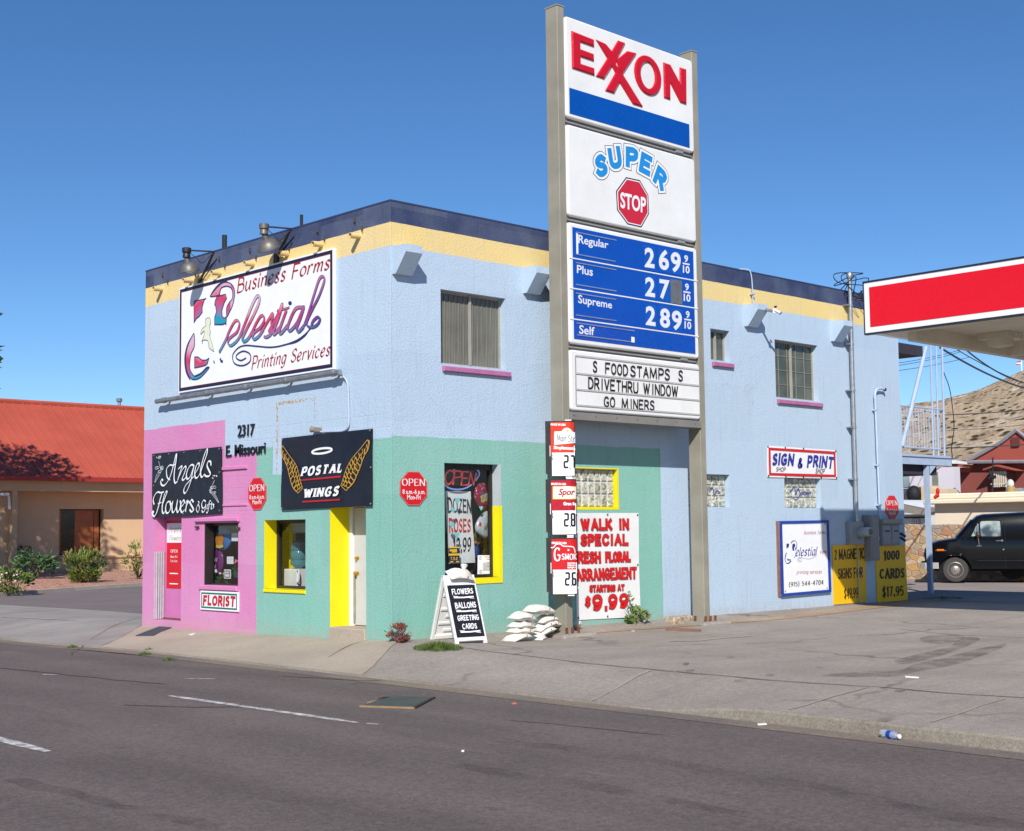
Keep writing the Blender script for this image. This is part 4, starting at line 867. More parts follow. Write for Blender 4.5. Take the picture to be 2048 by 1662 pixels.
ol.ribbon(FRONT, [s_(330, 598), s_(345, 588)], .02, .0684); ol.ribbon(FRONT, [s_(430, 1280), s_(436, 1310)], .03, .0684); ol.ribbon(FRONT, [s_(500, 1255), s_(512, 1288), s_(530, 1290)], .045, .0684)
LET = [([(490, 1190), (560, 1060), (600, 960), (660, 850), (700, 840), (715, 880), (690, 960), (640, 1005), (600, 1040), (590, 1090), (620, 1115), (680, 1070), (725, 1005)], .075),
 ([(720, 1010), (780, 860), (850, 680), (900, 580), (935, 570), (930, 640), (880, 760), (800, 920), (750, 1030), (760, 1070), (810, 1040), (870, 940)], .085),
 ([(855, 965), (900, 870), (950, 790), (985, 790), (985, 850), (940, 920), (880, 970), (860, 1020), (880, 1045), (930, 1010), (985, 930)], .08),
 ([(950, 975), (1020, 860), (1078, 765), (1085, 785), (1070, 860), (1075, 930), (1060, 990), (1015, 1020), (985, 1012)], .08),
 ([(1040, 970), (1100, 850), (1150, 760), (1190, 660), (1150, 800), (1090, 960), (1105, 985), (1160, 920)], .095), ([(1130, 728), (1200, 712), (1270, 690)], .035),
 ([(1160, 930), (1235, 725), (1190, 850), (1155, 960), (1180, 975), (1250, 890)], .085),
 ([(1415, 690), (1340, 705), (1280, 820), (1250, 920), (1280, 948), (1350, 870), (1400, 760), (1430, 685), (1395, 800), (1352, 920), (1372, 960), (1430, 900)], .085),
 ([(1430, 900), (1480, 760), (1540, 560), (1600, 380), (1645, 350), (1655, 400), (1600, 560), (1530, 700), (1470, 830), (1465, 890), (1520, 912), (1580, 880), (1610, 820), (1580, 800), (1535, 840), (1512, 890)], .07)]
cc = .0690
for pts, w in LET:
    P = spl([s_(*t) for t in pts], 6); ol.ribbon(FRONT, P, w*.68+.022, cc, nib=(R_(-45), .35)); m.ribbon(FRONT, P, w*.68, cc+.0016, nib=(R_(-45), .25)); cc += .0003
ol.ribbon(FRONT, spl([s_(*t) for t in ((1512, 912), (1440, 990), (1340, 1060), (1200, 1110), (1060, 1132), (900, 1120), (780, 1112), (700, 1140), (640, 1220), (660, 1310), (750, 1335), (830, 1290), (832, 1210), (760, 1175), (690, 1210), (680, 1250), (730, 1278), (788, 1250))]), .026, .0684)
ol.ribbon(FRONT, spl([s_(*t) for t in ((1490, 930), (1440, 1005), (1340, 1075), (1200, 1106))]), .02, .0684)
P = [s_(1275+20*math.cos(k*.5236), 643+22*math.sin(k*.5236)) for k in range(12)]; ol.poly(FRONT, P, .0684)
m.build('script_logo', grad.m, bill); ol.build('logo_outline', N_, bill)
m = MB(); P = spl([s_(*t) for t in ((345, 815), (385, 808), (396, 850), (385, 900), (392, 960), (385, 1005), (402, 1060), (430, 1172), (410, 1165), (375, 1130), (365, 1060), (310, 1055), (305, 1092), (300, 1060), (320, 1010), (325, 950), (286, 988), (300, 930), (342, 892), (335, 850))], 3, True)[:-1]
bm_poly(m, FRONT, P, .0668); m.build('painted_figure', M('pale_cream_paint', (240, 240, 214), .5), bill)
m = MB(); m.ribbon(FRONT, P+[P[0]], .01, .0685); m.build('figure_outline', M('thin_grey_line', (90, 96, 110), .5), bill)

# ---- two floodlights reaching out over the billboard
gre = M('lamp_grey_metal', (120, 116, 110), .5, .2, 6, metal=.4, k=.9); drk = M('lamp_dark_metal', (44, 44, 50), .5, .2); lens = M('lamp_lens', (196, 192, 178), .2, .1)
def flood(hd, foot, el, label, tilt):
    """hd: lamp head, foot: bracket foot on the wall, el: elbow over the parapet (sight points)"""
    L = .47; F0 = Vector(FRONT.pt(*FRONT.px(*foot, .03), .03)); d = ray(*el); t = (-.12-CAM.x)/d.x; E0 = CAM+d*t
    d = ray(*hd); t = (-L-CAM.x)/d.x; H = CAM+d*t
    o = thing('sign_floodlight', label, 'lamp', F0, 'floodlights over the billboard')
    m = MB(); m.tube([F0, E0], .02, 8); m.tube([E0, H+Vector((.0, 0, .0))], .016, 8); m.pbox(Pl(F0, (0, -1, 0), (-1, 0, 0)), -.06, .06, -.12, .05, -.03, .015); m.build('bracket_arm', drk, o)
    m = MB(); m.lathe(H+Vector((0, 0, .05)), (0, 0, -1), [(.055, 0), (.085, .01), (.085, .09), (.06, .11), (.07, .13), (.075, .19), (.05, .2)], 14); m.build('socket_housing', gre if tilt else drk, o, smooth=35)
    m = MB(); ax = Vector((.42, .06, -.9)).normalized() if tilt else Vector((.25, .0, -.97)).normalized(); B = H+Vector((0, 0, -.12)); k = .68 if tilt else .6
    m.lathe(B, ax, [(.04, 0), (.05, .06), (.055, .11), (.18*k, .135), (.25*k, .18), (.31*k, .27), (.31*k, .29), (.29*k, .28), (.24*k, .2), (.05, .14)], 20); m.build('shade', gre, o, smooth=35)
    m = MB(); m.ell(B+ax*.24, .2*k, .2*k, .07, 12, 7); m.build('lens', lens, o, smooth=True)
    m = MB(); mid = (H+E0)/2+Vector((.05, 0, -.22)); m.tube(spl([tuple(H+Vector((0, 0, .0))), tuple(H.lerp(mid, .6)), tuple(mid), tuple(E0+Vector((-.03, 0, -.05))), tuple(F0.lerp(E0, .4)+Vector((-.03, -.12, 0))), tuple(F0+Vector((-.02, -.02, .0)))], 6), .007, 5); m.build('cable', drk, o)
def spl3(P, k): return spl(P, k)
flood(cropf(270, 380, 3.777)(975, 275), cropf(270, 380, 3.777)(1065, 500), cropf(270, 380, 3.777)(1182, 292), 'larger grey floodlight on a bent arm over the right half of the billboard', True)
flood(cropf(270, 380, 3.777)(390, 455), cropf(270, 380, 3.777)(490, 690), cropf(270, 380, 3.777)(598, 465), 'smaller dark capped floodlight on a bent arm over the left half of the billboard', False)

# ---- trough pipe below the billboard with the conduit that drops to the little lamp over the banner
o = thing('conduit_pipe', 'long galvanised pipe under the billboard with thin conduit dropping to black banner', 'pipe', FRONT.pt(*FRONT.px(500, 775, .14), .1))
pL, pR = Vector(FRONT.pt(*FRONT.px(313, 803, .14), .14)), Vector(FRONT.pt(*FRONT.px(680, 744, .14), .14))
m = MB(); m.tube([pL, pR], .047, 14); m.build('pipe', galv, o, smooth=40)
for k in (.05, .31, .53, .74, .97):
    q = pL.lerp(pR, k); m = MB(); m.tube([q+Vector((0, .05, 0)), q-Vector((0, .05, 0))], .058, 14); m.build('coupling', galv, o, smooth=40)
    m = MB(); m.box((q.x, q.y-.02, q.z-.02), (0, q.y+.02, q.z+.02)); m.build('strap', grey_steel, o)
pale = M('pale_conduit', (190, 204, 222), .5, .1, 6)
W3 = lambda x, y, c: tuple(FRONT.pt(*FRONT.px(x, y, c), c))
m = MB(); m.tube(spl([W3(672, 747, .1), W3(686, 752, .05), W3(695, 768, .03), W3(697, 800, .03), W3(698, 840, .03), W3(695, 856, .03), W3(684, 862, .03), W3(660, 863, .03), W3(640, 863.5, .04)], 6), .016, 8); m.build('conduit', pale, o, smooth=True)
m = MB(); q = Vector(W3(636, 861, .07)); m.box(tuple(q-Vector((.06, .03, .02))), tuple(q+Vector((.05, .03, .05)))); m.lathe(q+Vector((-.02, .07, .02)), (-.3, .9, .1), [(.02, -.08), (.05, .03), (.055, .07), (.02, .06)], 10); m.build('lamp_holder', M('rusty_lamp_holder', (150, 140, 126), .5, .3, 8), o)

# ---- black script banner
q = [FRONT.px(x, y, .05) for x, y in ((303, 907.5), (442, 893), (442.5, 1027.5), (302.5, 1036))]
BANB = M('black_vinyl', (29, 31, 46), .36, .3, 1.2, k=.7)
ban = thing('shop_banner', 'black banner with white script lettering and small line drawings above the pink door', 'banner', FRONT.pt(*q[2], .05))
m = MB(); panel(m, FRONT, q, .03, .036, 0, 14, 10, .007, 5); m.build('cloth', BANB, ban, smooth=35)
a_ = on(FRONT, cA, .05); m = MB(); cc = .05
for w, pts in ((.05, [(352, 792), (330, 772), (308, 812), (322, 872), (370, 890), (430, 830), (490, 720), (540, 560), (580, 400), (606, 285), (618, 300), (605, 420), (578, 600), (570, 760), (592, 840), (640, 800)]), (.04, [(490, 775), (440, 740), (420, 640), (430, 550), (490, 490), (545, 495), (600, 470)]),
  (.05, [(650, 570), (700, 520), (722, 520), (690, 620), (640, 780)]), (.05, [(655, 740), (720, 600), (780, 520), (802, 540), (770, 650), (730, 755), (752, 782), (805, 730)]),
  (.05, [(955, 492), (900, 490), (840, 570), (810, 690), (830, 762), (880, 720), (930, 600), (962, 490)]), (.045, [(962, 490), (930, 640), (890, 820), (830, 980), (780, 1042), (758, 990), (790, 900), (870, 800), (955, 715)]),
  (.05, [(960, 690), (1030, 570), (1062, 490), (1048, 452), (1000, 510), (975, 640), (985, 732), (1030, 730), (1085, 640)]), (.05, [(1080, 650), (1150, 450), (1212, 270), (1218, 178), (1185, 230), (1130, 400), (1090, 580), (1095, 700), (1122, 722), (1165, 660)]),
  (.05, [(1290, 500), (1286, 428), (1240, 420), (1215, 500), (1250, 590), (1278, 650), (1260, 702), (1200, 708), (1165, 680)]),
  (.045, [(182, 1262), (162, 1180), (190, 1080), (250, 1018), (310, 1030), (372, 1012)]), (.055, [(335, 1030), (300, 1150), (265, 1300), (220, 1440), (180, 1492), (148, 1450), (148, 1400), (176, 1412)]), (.03, [(250, 1250), (325, 1218)]),
  (.05, [(330, 1300), (400, 1110), (432, 1020), (415, 1008), (380, 1080), (345, 1250), (340, 1390), (370, 1432), (412, 1360)]), (.05, [(480, 1198), (430, 1230), (405, 1330), (420, 1422), (470, 1410), (507, 1310), (490, 1205), (512, 1250), (545, 1235)]),
  (.05, [(548, 1192), (530, 1300), (540, 1410), (580, 1390), (620, 1290), (637, 1192), (620, 1320), (640, 1412), (680, 1350), (702, 1250), (690, 1185)]), (.05, [(700, 1320), (772, 1230), (755, 1178), (710, 1250), (700, 1360), (730, 1412), (778, 1360)]),
  (.05, [(788, 1240), (832, 1188), (810, 1300), (795, 1405)]), (.04, [(803, 1330), (850, 1200), (872, 1240)]), (.05, [(952, 1215), (915, 1168), (888, 1230), (930, 1310), (952, 1370), (910, 1402), (878, 1358)]),
  (.025, [(1040, 1198), (1062, 1230), (1020, 1300), (1008, 1360), (1040, 1412), (1068, 1330), (1045, 1255), (1035, 1290)]), (.035, [(1192, 1205), (1150, 1178), (1112, 1250), (1130, 1330), (1175, 1310), (1192, 1270), (1170, 1380), (1130, 1412), (1118, 1368)]),
  (.03, [(1228, 1258), (1214, 1340), (1228, 1338)]), (.03, [(1292, 1192), (1265, 1200), (1250, 1320), (1225, 1422), (1203, 1408)]), (.03, [(1312, 1212), (1298, 1340), (1320, 1332)]), (.02, [(1240, 1255), (1325, 1250)]), (.03, [(1358, 1262), (1335, 1258), (1350, 1310), (1328, 1338)])):
    m.ribbon(FRONT, spl([a_(*t) for t in pts], 6), w*.88, cc, nib=(R_(40), .3)); cc += .0002
m.build('script_lettering', WHT, ban)
m = MB(); rnd = random.Random(9)
def doodle(hx, hy, bx, by, tx, ty):
    for k in range(6): x, y = hx+rnd.uniform(-48, 48), hy+rnd.uniform(-40, 40); r = rnd.uniform(9, 17); m.ribbon(FRONT, spl([a_(x+r*math.cos(t), y+r*math.sin(t)*.8) for t in (0, 1.3, 2.6, 3.9, 5.0)], 4), .007, .0505)
    for k in range(6): x, y = bx+rnd.uniform(-85, 70), by+rnd.uniform(-45, 60); r = rnd.uniform(18, 34); m.ribbon(FRONT, spl([a_(x+r*math.cos(t), y+r*math.sin(t)) for t in (0, 1.3, 2.6, 3.9, 5.6)], 4), .007, .0507)
    m.ribbon(FRONT, spl([a_(hx-5, hy+55), a_((hx+bx)/2, (hy+by)/2), a_(bx, by-20)], 5), .008, .0506)
    for s in (-28, 0, 28): m.ribbon(FRONT, spl([a_(bx+s, by+50), a_((bx+tx)/2+s*.9, (by+ty)/2+10), a_(tx+s*.2, ty)], 5), .006, .0509)
doodle(265, 360, 295, 560, 195, 830); doodle(1365, 735, 1300, 960, 1442, 1225); m.build('line_drawings', WHT, ban)
m = MB(); grommets(m, FRONT, q, .044, [(.03, .97), (.26, .97), (.48, .97), (.71, .97), (.97, .97), (.03, .5), (.97, .62), (.97, .05), (.47, .04), (.03, .04)], .016); m.build('grommets', alu, ban)

# ---- black banner with wings and halo
q = [FRONT.px(x, y, .05) for x, y in ((561.5, 876.5), (742.5, 857), (743.5, 1012), (561.5, 1020))]
ban = thing('shop_banner', 'black banner with gold wings, white halo and bold slanted lettering over the white door', 'banner', FRONT.pt(*q[2], .05))
m = MB(); panel(m, FRONT, q, .03, .036, 0, 16, 12, .008, 8); m.build('cloth', BANB, ban, smooth=35)
p_ = on(FRONT, cP, .05)
m = MB(); pen(m, FRONT, 'POSTAL', [p_(455, 760), p_(1215, 682), p_(1195, 893), p_(425, 970)], .05, **SLAB); pen(m, FRONT, 'WINGS', [p_(485, 1160), p_(1152, 1106), p_(1118, 1325), p_(475, 1368)], .05, **SLAB); m.build('lettering', WHT, ban)
m = MB(); m.poly(FRONT, [p_(430, 1008), p_(1170, 932), p_(1168, 968), p_(430, 1034)], .05); m.poly(FRONT, [p_(455, 1404), p_(1155, 1364), p_(1153, 1394), p_(455, 1433)], .05); m.build('underline', M('underline_red', (196, 36, 44), .45), ban)
m = MB(); P = [p_(822+185*math.cos(t)-math.sin(t)*0, 478+46*math.sin(t)-185*math.cos(t)*.13) for t in [k*PI/18 for k in range(37)]]; P[-1] = P[0]; m.ribbon(FRONT, P, .035, .05); m.build('halo', WHT, ban)
GOLDP = M('gold_line', (226, 172, 50), .45, .1)
m = MB()
def wing(outer, inner, tip):
    O, I = spl([p_(*t) for t in outer], 8), spl([p_(*t) for t in inner], 8)
    m.ribbon(FRONT, O, .011, .05); m.ribbon(FRONT, I, .011, .0502)
    m.ribbon(FRONT, spl([O[-1], p_(*tip), I[-1]], 5), .011, .0503); m.ribbon(FRONT, [O[0], I[0]], .016, .0503)
    L = lambda C, t: Vector(C[min(len(C)-1, int(t*(len(C)-1)))]); cc = .0504
    for row, (f0, f1, n, t0) in enumerate(((0, .5, 10, .02), (.42, .78, 8, .26), (.7, .98, 7, .42))):
        for k in range(n):
            t = t0+(1-t0-.03)*k/n; t2 = t+(1-t0)/n; dn = .10 if row == 0 and t < .4 else .05
            A, B = L(O, t).lerp(L(I, t), f0), L(O, t2).lerp(L(I, t2), f0)
            C_, D_ = L(O, max(0, t-dn)).lerp(L(I, max(0, t-dn)), f1), L(O, max(0, t2-dn)).lerp(L(I, max(0, t2-dn)), f1)
            m.ribbon(FRONT, spl([tuple(C_), tuple(C_.lerp(A, .75)), tuple(A.lerp(B, .5)), tuple(D_.lerp(B, .75)), tuple(D_)], 4), .012, cc); cc += .0001
            if row == 0 and k < 7: m.ribbon(FRONT, [tuple((A+B+C_+D_)/4+(A-C_)*.1), tuple((A+B+C_+D_)/4-(A-C_)*.35)], .006, cc)
wing([(66, 410), (66, 500), (85, 580), (150, 690), (185, 800), (210, 900), (235, 1000), (265, 1110), (310, 1190), (365, 1240)], [(100, 385), (150, 460), (195, 530), (260, 620), (320, 700), (365, 790), (395, 900), (420, 1010), (445, 1100), (465, 1165)], (385, 1250))
wing([(1700, 300), (1690, 380), (1665, 470), (1590, 590), (1550, 720), (1505, 840), (1465, 930), (1420, 1040), (1360, 1120), (1290, 1185)], [(1660, 275), (1590, 360), (1520, 450), (1440, 540), (1370, 630), (1310, 730), (1260, 840), (1225, 950), (1195, 1050), (1172, 1120)], (1262, 1205))
m.build('wing_drawing', GOLDP, ban)
m = MB(); grommets(m, FRONT, q, .045, [(.015, .98), (.985, .98), (.012, .55), (.99, .5), (.985, .03), (.01, .02)], .018); m.build('grommets', alu, ban)

# ---- red octagonal opening-hours signs
def open_sign(p, box, label):
    a0, a1, b0, b1 = box; cx, cy, rx, ry = (a0+a1)/2, (b0+b1)/2, (a1-a0)/2, (b1-b0)/2
    o = thing('opening_hours_sign', label, 'sign', p.pt(cx, b0, .02), 'red octagonal opening hours signs')
    m = MB(); m.prism(p, octagon(cx, cy, rx, ry), .004, .016); m.build('plate', RED, o)
    m = MB(); m.ribbon(p, [(x*.985+cx*.015, y*.985+cy*.015) for x, y in octagon(cx, cy, rx, ry)+[octagon(cx, cy, rx, ry)[0]]], .012, .0175); m.build('edge_line', M('pale_red_edge', (240, 120, 110), .5), o)
    m = MB(); pen(m, p, 'OPEN', boxq(cx-rx*.88, cx+rx*.84, cy+ry*.14, cy+ry*.60), .018, **SERIF)
    sans(m, p, '8 a.m.-6 p.m.', boxq(cx-rx*.84, cx+rx*.86, cy-ry*.33, cy-ry*.06), .018, bold=.012)
    sans(m, p, 'Mon-Fri', boxq(cx-rx*.5, cx+rx*.52, cy-ry*.66, cy-ry*.38), .018, bold=.012); m.build('lettering', WHT, o)
open_sign(FRONT, (-4.093, -3.53, 2.12, 2.685), 'red octagonal opening hours sign where pink paint meets teal, between two black banners')
a0, b1 = RIGHT.px(799.2, 943); a1, b0 = RIGHT.px(852.7, 1010.5); open_sign(RIGHT, (a0, a1, b0, b1), 'red octagonal opening hours sign on teal wall beside the tall shop window')
a0, b1 = RIGHT.px(1769.3, 991); a1, b0 = RIGHT.px(1796.3, 1037.6); open_sign(RIGHT, (a0, a1, b0, b1), 'red octagonal opening hours sign half in shade above the meter cabinet')

# ---- small shop sign under the pink window
q = [FRONT.px(x, y, .03) for x, y in ((401, 1181), (476.5, 1184.5), (476, 1223.5), (400.5, 1219))]
a0, a1, b0, b1 = (q[0][0]+q[3][0])/2, (q[1][0]+q[2][0])/2, (q[2][1]+q[3][1])/2, (q[0][1]+q[1][1])/2
o = thing('shop_sign', 'white sign with green border and red brush lettering under the pink window', 'sign', FRONT.pt((a0+a1)/2, b0, .02))
m = MB(); m.pbox(FRONT, a0, a1, b0, b1, .004, .03); m.build('panel', WHT, o)
m = MB(); m.frame(FRONT, a0+.035, a1-.035, b0+.03, b1-.03, .03, .033); m.build('border', M('sign_green', (30, 120, 96), .5), o)
m = MB(); pen(m, FRONT, 'FLORIST', boxq(a0+.10, a1-.09, b0+.075, b1-.07), .036, **dict(BRUSH, w=.29)); m.build('lettering', M('florist_red', (206, 28, 52), .5), o)

# ---- raised street-number letters
k_ = on(FRONT, c2, .05)
o = thing('address_lettering', 'black raised house number and street name letters beside the pink paint', 'sign', FRONT.pt(*k_(720, 385), .03))
BL2 = M('letter_black', (30, 32, 40), .5, .2)
m = MB(); solid_sans(m, FRONT, '2317', [k_(676, 168), k_(786, 156), k_(782, 234), k_(674, 244)], .012, .032, bold=.008); m.build('number', BL2, o)
m = MB(); solid_sans(m, FRONT, 'E. Missouri', [k_(597, 302), k_(858, 278), k_(857, 352), k_(596, 378)], .012, .032, bold=.008); m.build('street_name', BL2, o)

# ---- poster on the pink door
p = FRONT.off(-.22); d_ = on(p, c2, .006)
A0, B1 = d_(213, 820); A1, _ = d_(330, 820); _, Bm = d_(213, 948); _, B0 = d_(208, 1250)
o = thing('door_poster', 'tall red and white opening notice stuck on the pink door', 'poster', p.pt((A0+A1)/2, B0, .01))
m = MB(); m.pbox(p, A0, A1, Bm, B1, .001, .006); m.build('white_sheet', WHT, o)
m = MB(); m.pbox(p, A0, A1, B0, Bm, .001, .006); m.build('red_sheet', RED, o)
m = MB(); m.pbox(p, A0-.01, A1, B1, B1+.05, .001, .012); m.build('red_strip', RED, o)
m = MB(); x = A0+(A1-A0)*.5
pen(m, p, 'Angels', boxq(A0+.08, x+.2, B1-.16, B1-.06), .008, **CHANC); pen(m, p, 'Flowers', boxq(A0+.1, x+.2, Bm+.04, Bm+.14), .008, **CHANC)
for k in range(5): m.ribbon(p, spl([(A0+.06+k*.11, Bm+.19), (A0+.1+k*.11, Bm+.24), (A0+.06+k*.11, Bm+.26)], 4), .01, .008)
m.build('script', M('tan_ink', (196, 150, 130), .6), o)
m = MB(); pen(m, p, 'OPEN', boxq(A0+.15, A0+.42, Bm-.2, Bm-.13), .008, **SERIF); pen(m, p, 'Mon-Fri', boxq(A0+.15, A0+.42, Bm-.3, Bm-.25), .008, w=.14); pen(m, p, '8 a.m.-6 p.m.', boxq(A0+.15, A0+.42, Bm-.38, Bm-.33), .008, w=.14)
for z in (.6, .8): m.ribbon(p, [(A0+.12, Bm-z), (A0+.44, Bm-z)], .02, .008)
m.build('lettering', WHT, o)

# ---- things behind the pink shop window
p = FRONT.off(-.16); w_ = on(p, c2, -.09)
o = thing('balloon', 'round foil balloon with a plain blue and orange picture in the pink window', 'balloon', p.pt(*w_(575, 1005), -.1))
cx, cy = w_(570, 920); rx = abs(w_(622, 920)[0]-w_(512, 920)[0])/2; ry = abs(w_(570, 840)[1]-w_(570, 1000)[1])/2
m = MB(); m.ell(p.pt(cx, cy, -.14), .07, rx, ry, 20, 12); m.build('foil', M('balloon_blue', (60, 130, 190), .25, .2, 5), o, smooth=True)
m = MB(); bm_poly(m, p, [(cx+rx*.48*math.cos(t), cy-ry*.12+ry*.62*math.sin(t)) for t in [k*PI/12 for k in range(24)]], -.064); m.build('orange_disc', M('balloon_orange', (222, 140, 40), .35, .2, 6), o)
m = MB(); m.ribbon(p, spl([(cx-rx*.4, cy-ry*.62), (cx, cy-ry*.7), (cx+rx*.45, cy-ry*.6)], 5), .05, -.06); m.build('yellow_band', M('balloon_yellow', (232, 214, 90), .35, .2), o)
o = thing('balloon', 'round purple foil balloon with white script in the lower pink window', 'balloon', p.pt(*w_(535, 1150), -.1))
cx, cy = w_(530, 1070); m = MB(); m.ell(p.pt(cx, cy, -.14), .06, .23, .25, 20, 12); m.build('foil', M('balloon_purple', (116, 44, 110), .25, .15, 5), o, smooth=True)
m = MB(); pen(m, p, 'I', boxq(cx-.14, cx-.1, cy+.1, cy+.2), -.07, **CHANC); pen(m, p, 'Love', boxq(cx-.1, cx+.13, cy-.01, cy+.09), -.069, **CHANC); pen(m, p, 'You', boxq(cx-.12, cx+.06, cy-.14, cy-.03), -.07, **CHANC); m.build('script', WHT, o)
for (x0, y0, x1, y1), t, lb in (((641, 886, 682, 938), '20', 'white price card high at the right of the pink window'), ((610, 1040, 652, 1090), '5', 'white price card in the middle of the pink window'), ((591, 1126, 634, 1188), '10', 'white price card with dark border low in the pink window')):
    A0, B1 = w_(x0, y0); A1, B0 = w_(x1, y1); o = thing('price_card', lb, 'card', p.pt((A0+A1)/2, B0, -.1), 'price cards in the pink window')
    m = MB(); m.pbox(p, A0, A1, B0, B1, -.1, -.092); m.build('card', WHT, o); m = MB(); pen(m, p, '$'+t, boxq(A0+.05, A1-.03, B0+.08, B1-.06), -.09, w=.2, slant=.2)
    if y0 > 1100: m.frame(p, A0+.02, A1-.02, B0+.02, B1-.02, .015, -.09)
    m.build('figures', BLK, o)
rnd = random.Random(4)
def bouquet(x, y, n, cols, lb, pl, cr, cback, r=.11):
    A, B = pl.px(*cr(x, y), -cback); o = thing('flower_pot', lb, 'flowers', pl.pt(A, B, -cback), 'flowers in the shop windows')
    m = MB(); m.lathe(pl.pt(A, B, -cback), (0, 0, 1), [(.05, 0), (.075, .12), (.07, .12)], 10); m.build('pot', M('pot_green', (40, 92, 70), .4), o)
    m = MB()
    for k in range(n): t = rnd.uniform(0, 6.28); m.ell(pl.pt(A+rnd.uniform(-r, r), B+.16+rnd.uniform(0, .16), -cback+rnd.uniform(-.05, .05)), .03, .03, .026, 7, 5, k % len(cols))
    m.build('blooms', cols, o)
    m = MB()
    for k in range(14): c0 = Vector(pl.pt(A, B+.1, -cback)); d = Vector((rnd.uniform(-.1, .1), rnd.uniform(-.12, .12), rnd.uniform(.08, .2))); s_2 = d.cross(Vector((1, 0, 0))).normalized()*.02; m.add([c0, c0+d*.5+s_2, c0+d, c0+d*.5-s_2], [(0, 1, 2, 3)])
    m.build('leaves', M('leaf_dark', (60, 110, 60), .5, .3), o)
wfl, pfl = M('white_petals', (236, 232, 224), .6), M('pink_petals', (220, 120, 140), .6)
bouquet(545, 1240, 12, [wfl], 'pot of white flowers in the bottom left of the pink window', p, c2, .13); bouquet(620, 1235, 9, [pfl, wfl], 'pot of pink and white flowers behind the lowest price card', p, c2, .2); bouquet(676, 1180, 8, [pfl], 'pink flowers at the right edge of the pink window', p, c2, .2)
# ---- teal window: water cooler, pail and rental notice
p = FRONT.off(-.31); t_ = on(p, c2, -.25)
A, B = t_(1075, 1250); o = thing('water_cooler', 'white water cooler with upturned blue bottle inside the teal window', 'water cooler', p.pt(A, B-.75, -.25))
m = MB(); m.pbox(p, A-.22, A+.2, B-.75, t_(1070, 1122)[1], -.5, -.12, 0, .02); m.build('cabinet', white_p, o)
b2 = NT('bottle_water_plastic'); b2.col(sc3((98, 168, 176)), .1, 0, .7); b2.b.inputs['Transmission Weight'].default_value = .35
zb = t_(1070, 1122)[1]; m = MB(); m.lathe(p.pt(A-.0, zb, -.3), (0, 0, 1), [(.06, -.02), (.07, .02), (.15, .07), (.155, .13), (.14, .15), (.155, .17), (.155, .3), (.14, .32), (.155, .34), (.155, .46), (.1, .5)], 18); m.build('bottle', b2.m, o, smooth=40)
m = MB(); m.tube(spl([tuple(p.pt(A+.2, B+.1, -.12)), tuple(p.pt(A+.28, B+.14, -.1)), tuple(p.pt(A+.28, B+.3, -.1)), tuple(p.pt(A+.2, B+.32, -.12))], 5), .015, 6); m.build('handle', white_p, o)
A0, B1 = t_(1003, 818); A1, B0 = t_(1150, 880); o = thing('window_notice', 'rental notice with red letters hanging inside the top of teal window', 'sign', p.pt(A0, B0, -.25))
m = MB(); m.pbox(p, A0, A1, B0, B1, -.26, -.25); m.build('card', M('notice_grey', (120, 122, 116), .5), o); m = MB(); sans(m, p, 'RENTAL', boxq(A0+.02, A1, B0+.1, B1-.05), -.247, bold=.03); m.build('lettering', M('notice_red', (150, 40, 40), .5), o)
o = thing('yellow_post', 'narrow yellow painted post standing inside the teal window', 'post', p.pt(*t_(985, 1250), -.5)); A, B = t_(985, 1250)
m = MB(); m.pbox(p, A-.05, A+.05, B-.7, B+1.3, -.5, -.4, 0, .01); m.build('shaft', st_yel, o); m = MB(); m.pbox(p, A-.1, A+.1, B+.05, B+.18, -.42, -.3, 0, .01); m.build('bracket', st_yel, o)
# ---------------------------------------------------------------- petrol pylon
PY = RIGHT.off(.65)                                   # front plane of the posts
post = NT('pylon_taupe_paint'); _o = post.mix(post.ramp(post.noise(1.5, 5), .35, .65), sc3((164, 158, 142)), sc3((148, 142, 127)))
_o = post.mix(post.ramp(post.noise(18, 5, .75), .69, .74), _o, sc3((120, 66, 40))); _o = post.mix(post.ramp(post.noise(5, 5, .7, post.map(scale=(4, 4, .4))), .6, .8, 0, .4), _o, sc3((110, 104, 94))); post.col(_o, .6); post = post.m
rust = M('rust', (128, 76, 48), .9, .35, 9)
PX0, PX1 = 3.40, 6.93
pyl = thing('pylon_sign', 'tall two post petrol station pylon with stacked brand, price and letter panels', 'sign', (5.2, -.52, -.1))
for aa, bb in ((3.225, 3.395), (6.955, 7.125)):
    zt = RIGHT.px(1112, 9, .65)[1] if aa < 5 else RIGHT.px(1392, 105, .65)[1]
    m = MB(); m.pbox(PY, aa, bb, -.25, zt, -.29, 0, 0, .008); po = m.build('post', post, pyl)
    m = MB(); m.pbox(PY, aa-.01, bb+.01, zt, zt+.02, -.3, .01); m.build('post_cap', post, po)
    m = MB(); m.pbox(PY, aa-.3, bb+.34, -.16, -.045, -.5, .26, 0, .045)
    m.build('concrete_footing', lot_mat, po)
    for k, (x, c) in enumerate(((aa-.07, .05), (bb+.05, .05), (aa-.07, -.2), (bb+.06, -.2), (aa+.05, .07))):
        m = MB(); m.pbox(PY, x, x+.035, -.03, .055, c, c+.035); m.build('anchor_bolt', rust, po)
z_ = lambda x, y: RIGHT.px(x, y, .68)[1]
def zz(l, r): return (z_(*l)+z_(*r))/2
C1 = (zz((1130, 236), (1383, 301)), zz((1125, 32), (1383, 118))); C2 = (zz((1134, 432), (1388, 482)), zz((1129, 248), (1385, 316)))
C3 = (zz((1140, 687), (1395, 717)), zz((1133, 445), (1390, 494))); C4 = (zz((1142, 822), (1397, 838)), zz((1139, 699), (1394, 728)))
gap = M('pylon_gap_grey', (128, 124, 116), .5, .15, 5); face = M('sign_face_acrylic', (242, 242, 239), .5, .07, 1.3, k=.84, spec=.3, dirt=.16, dirtc=(.45, .42, .36))
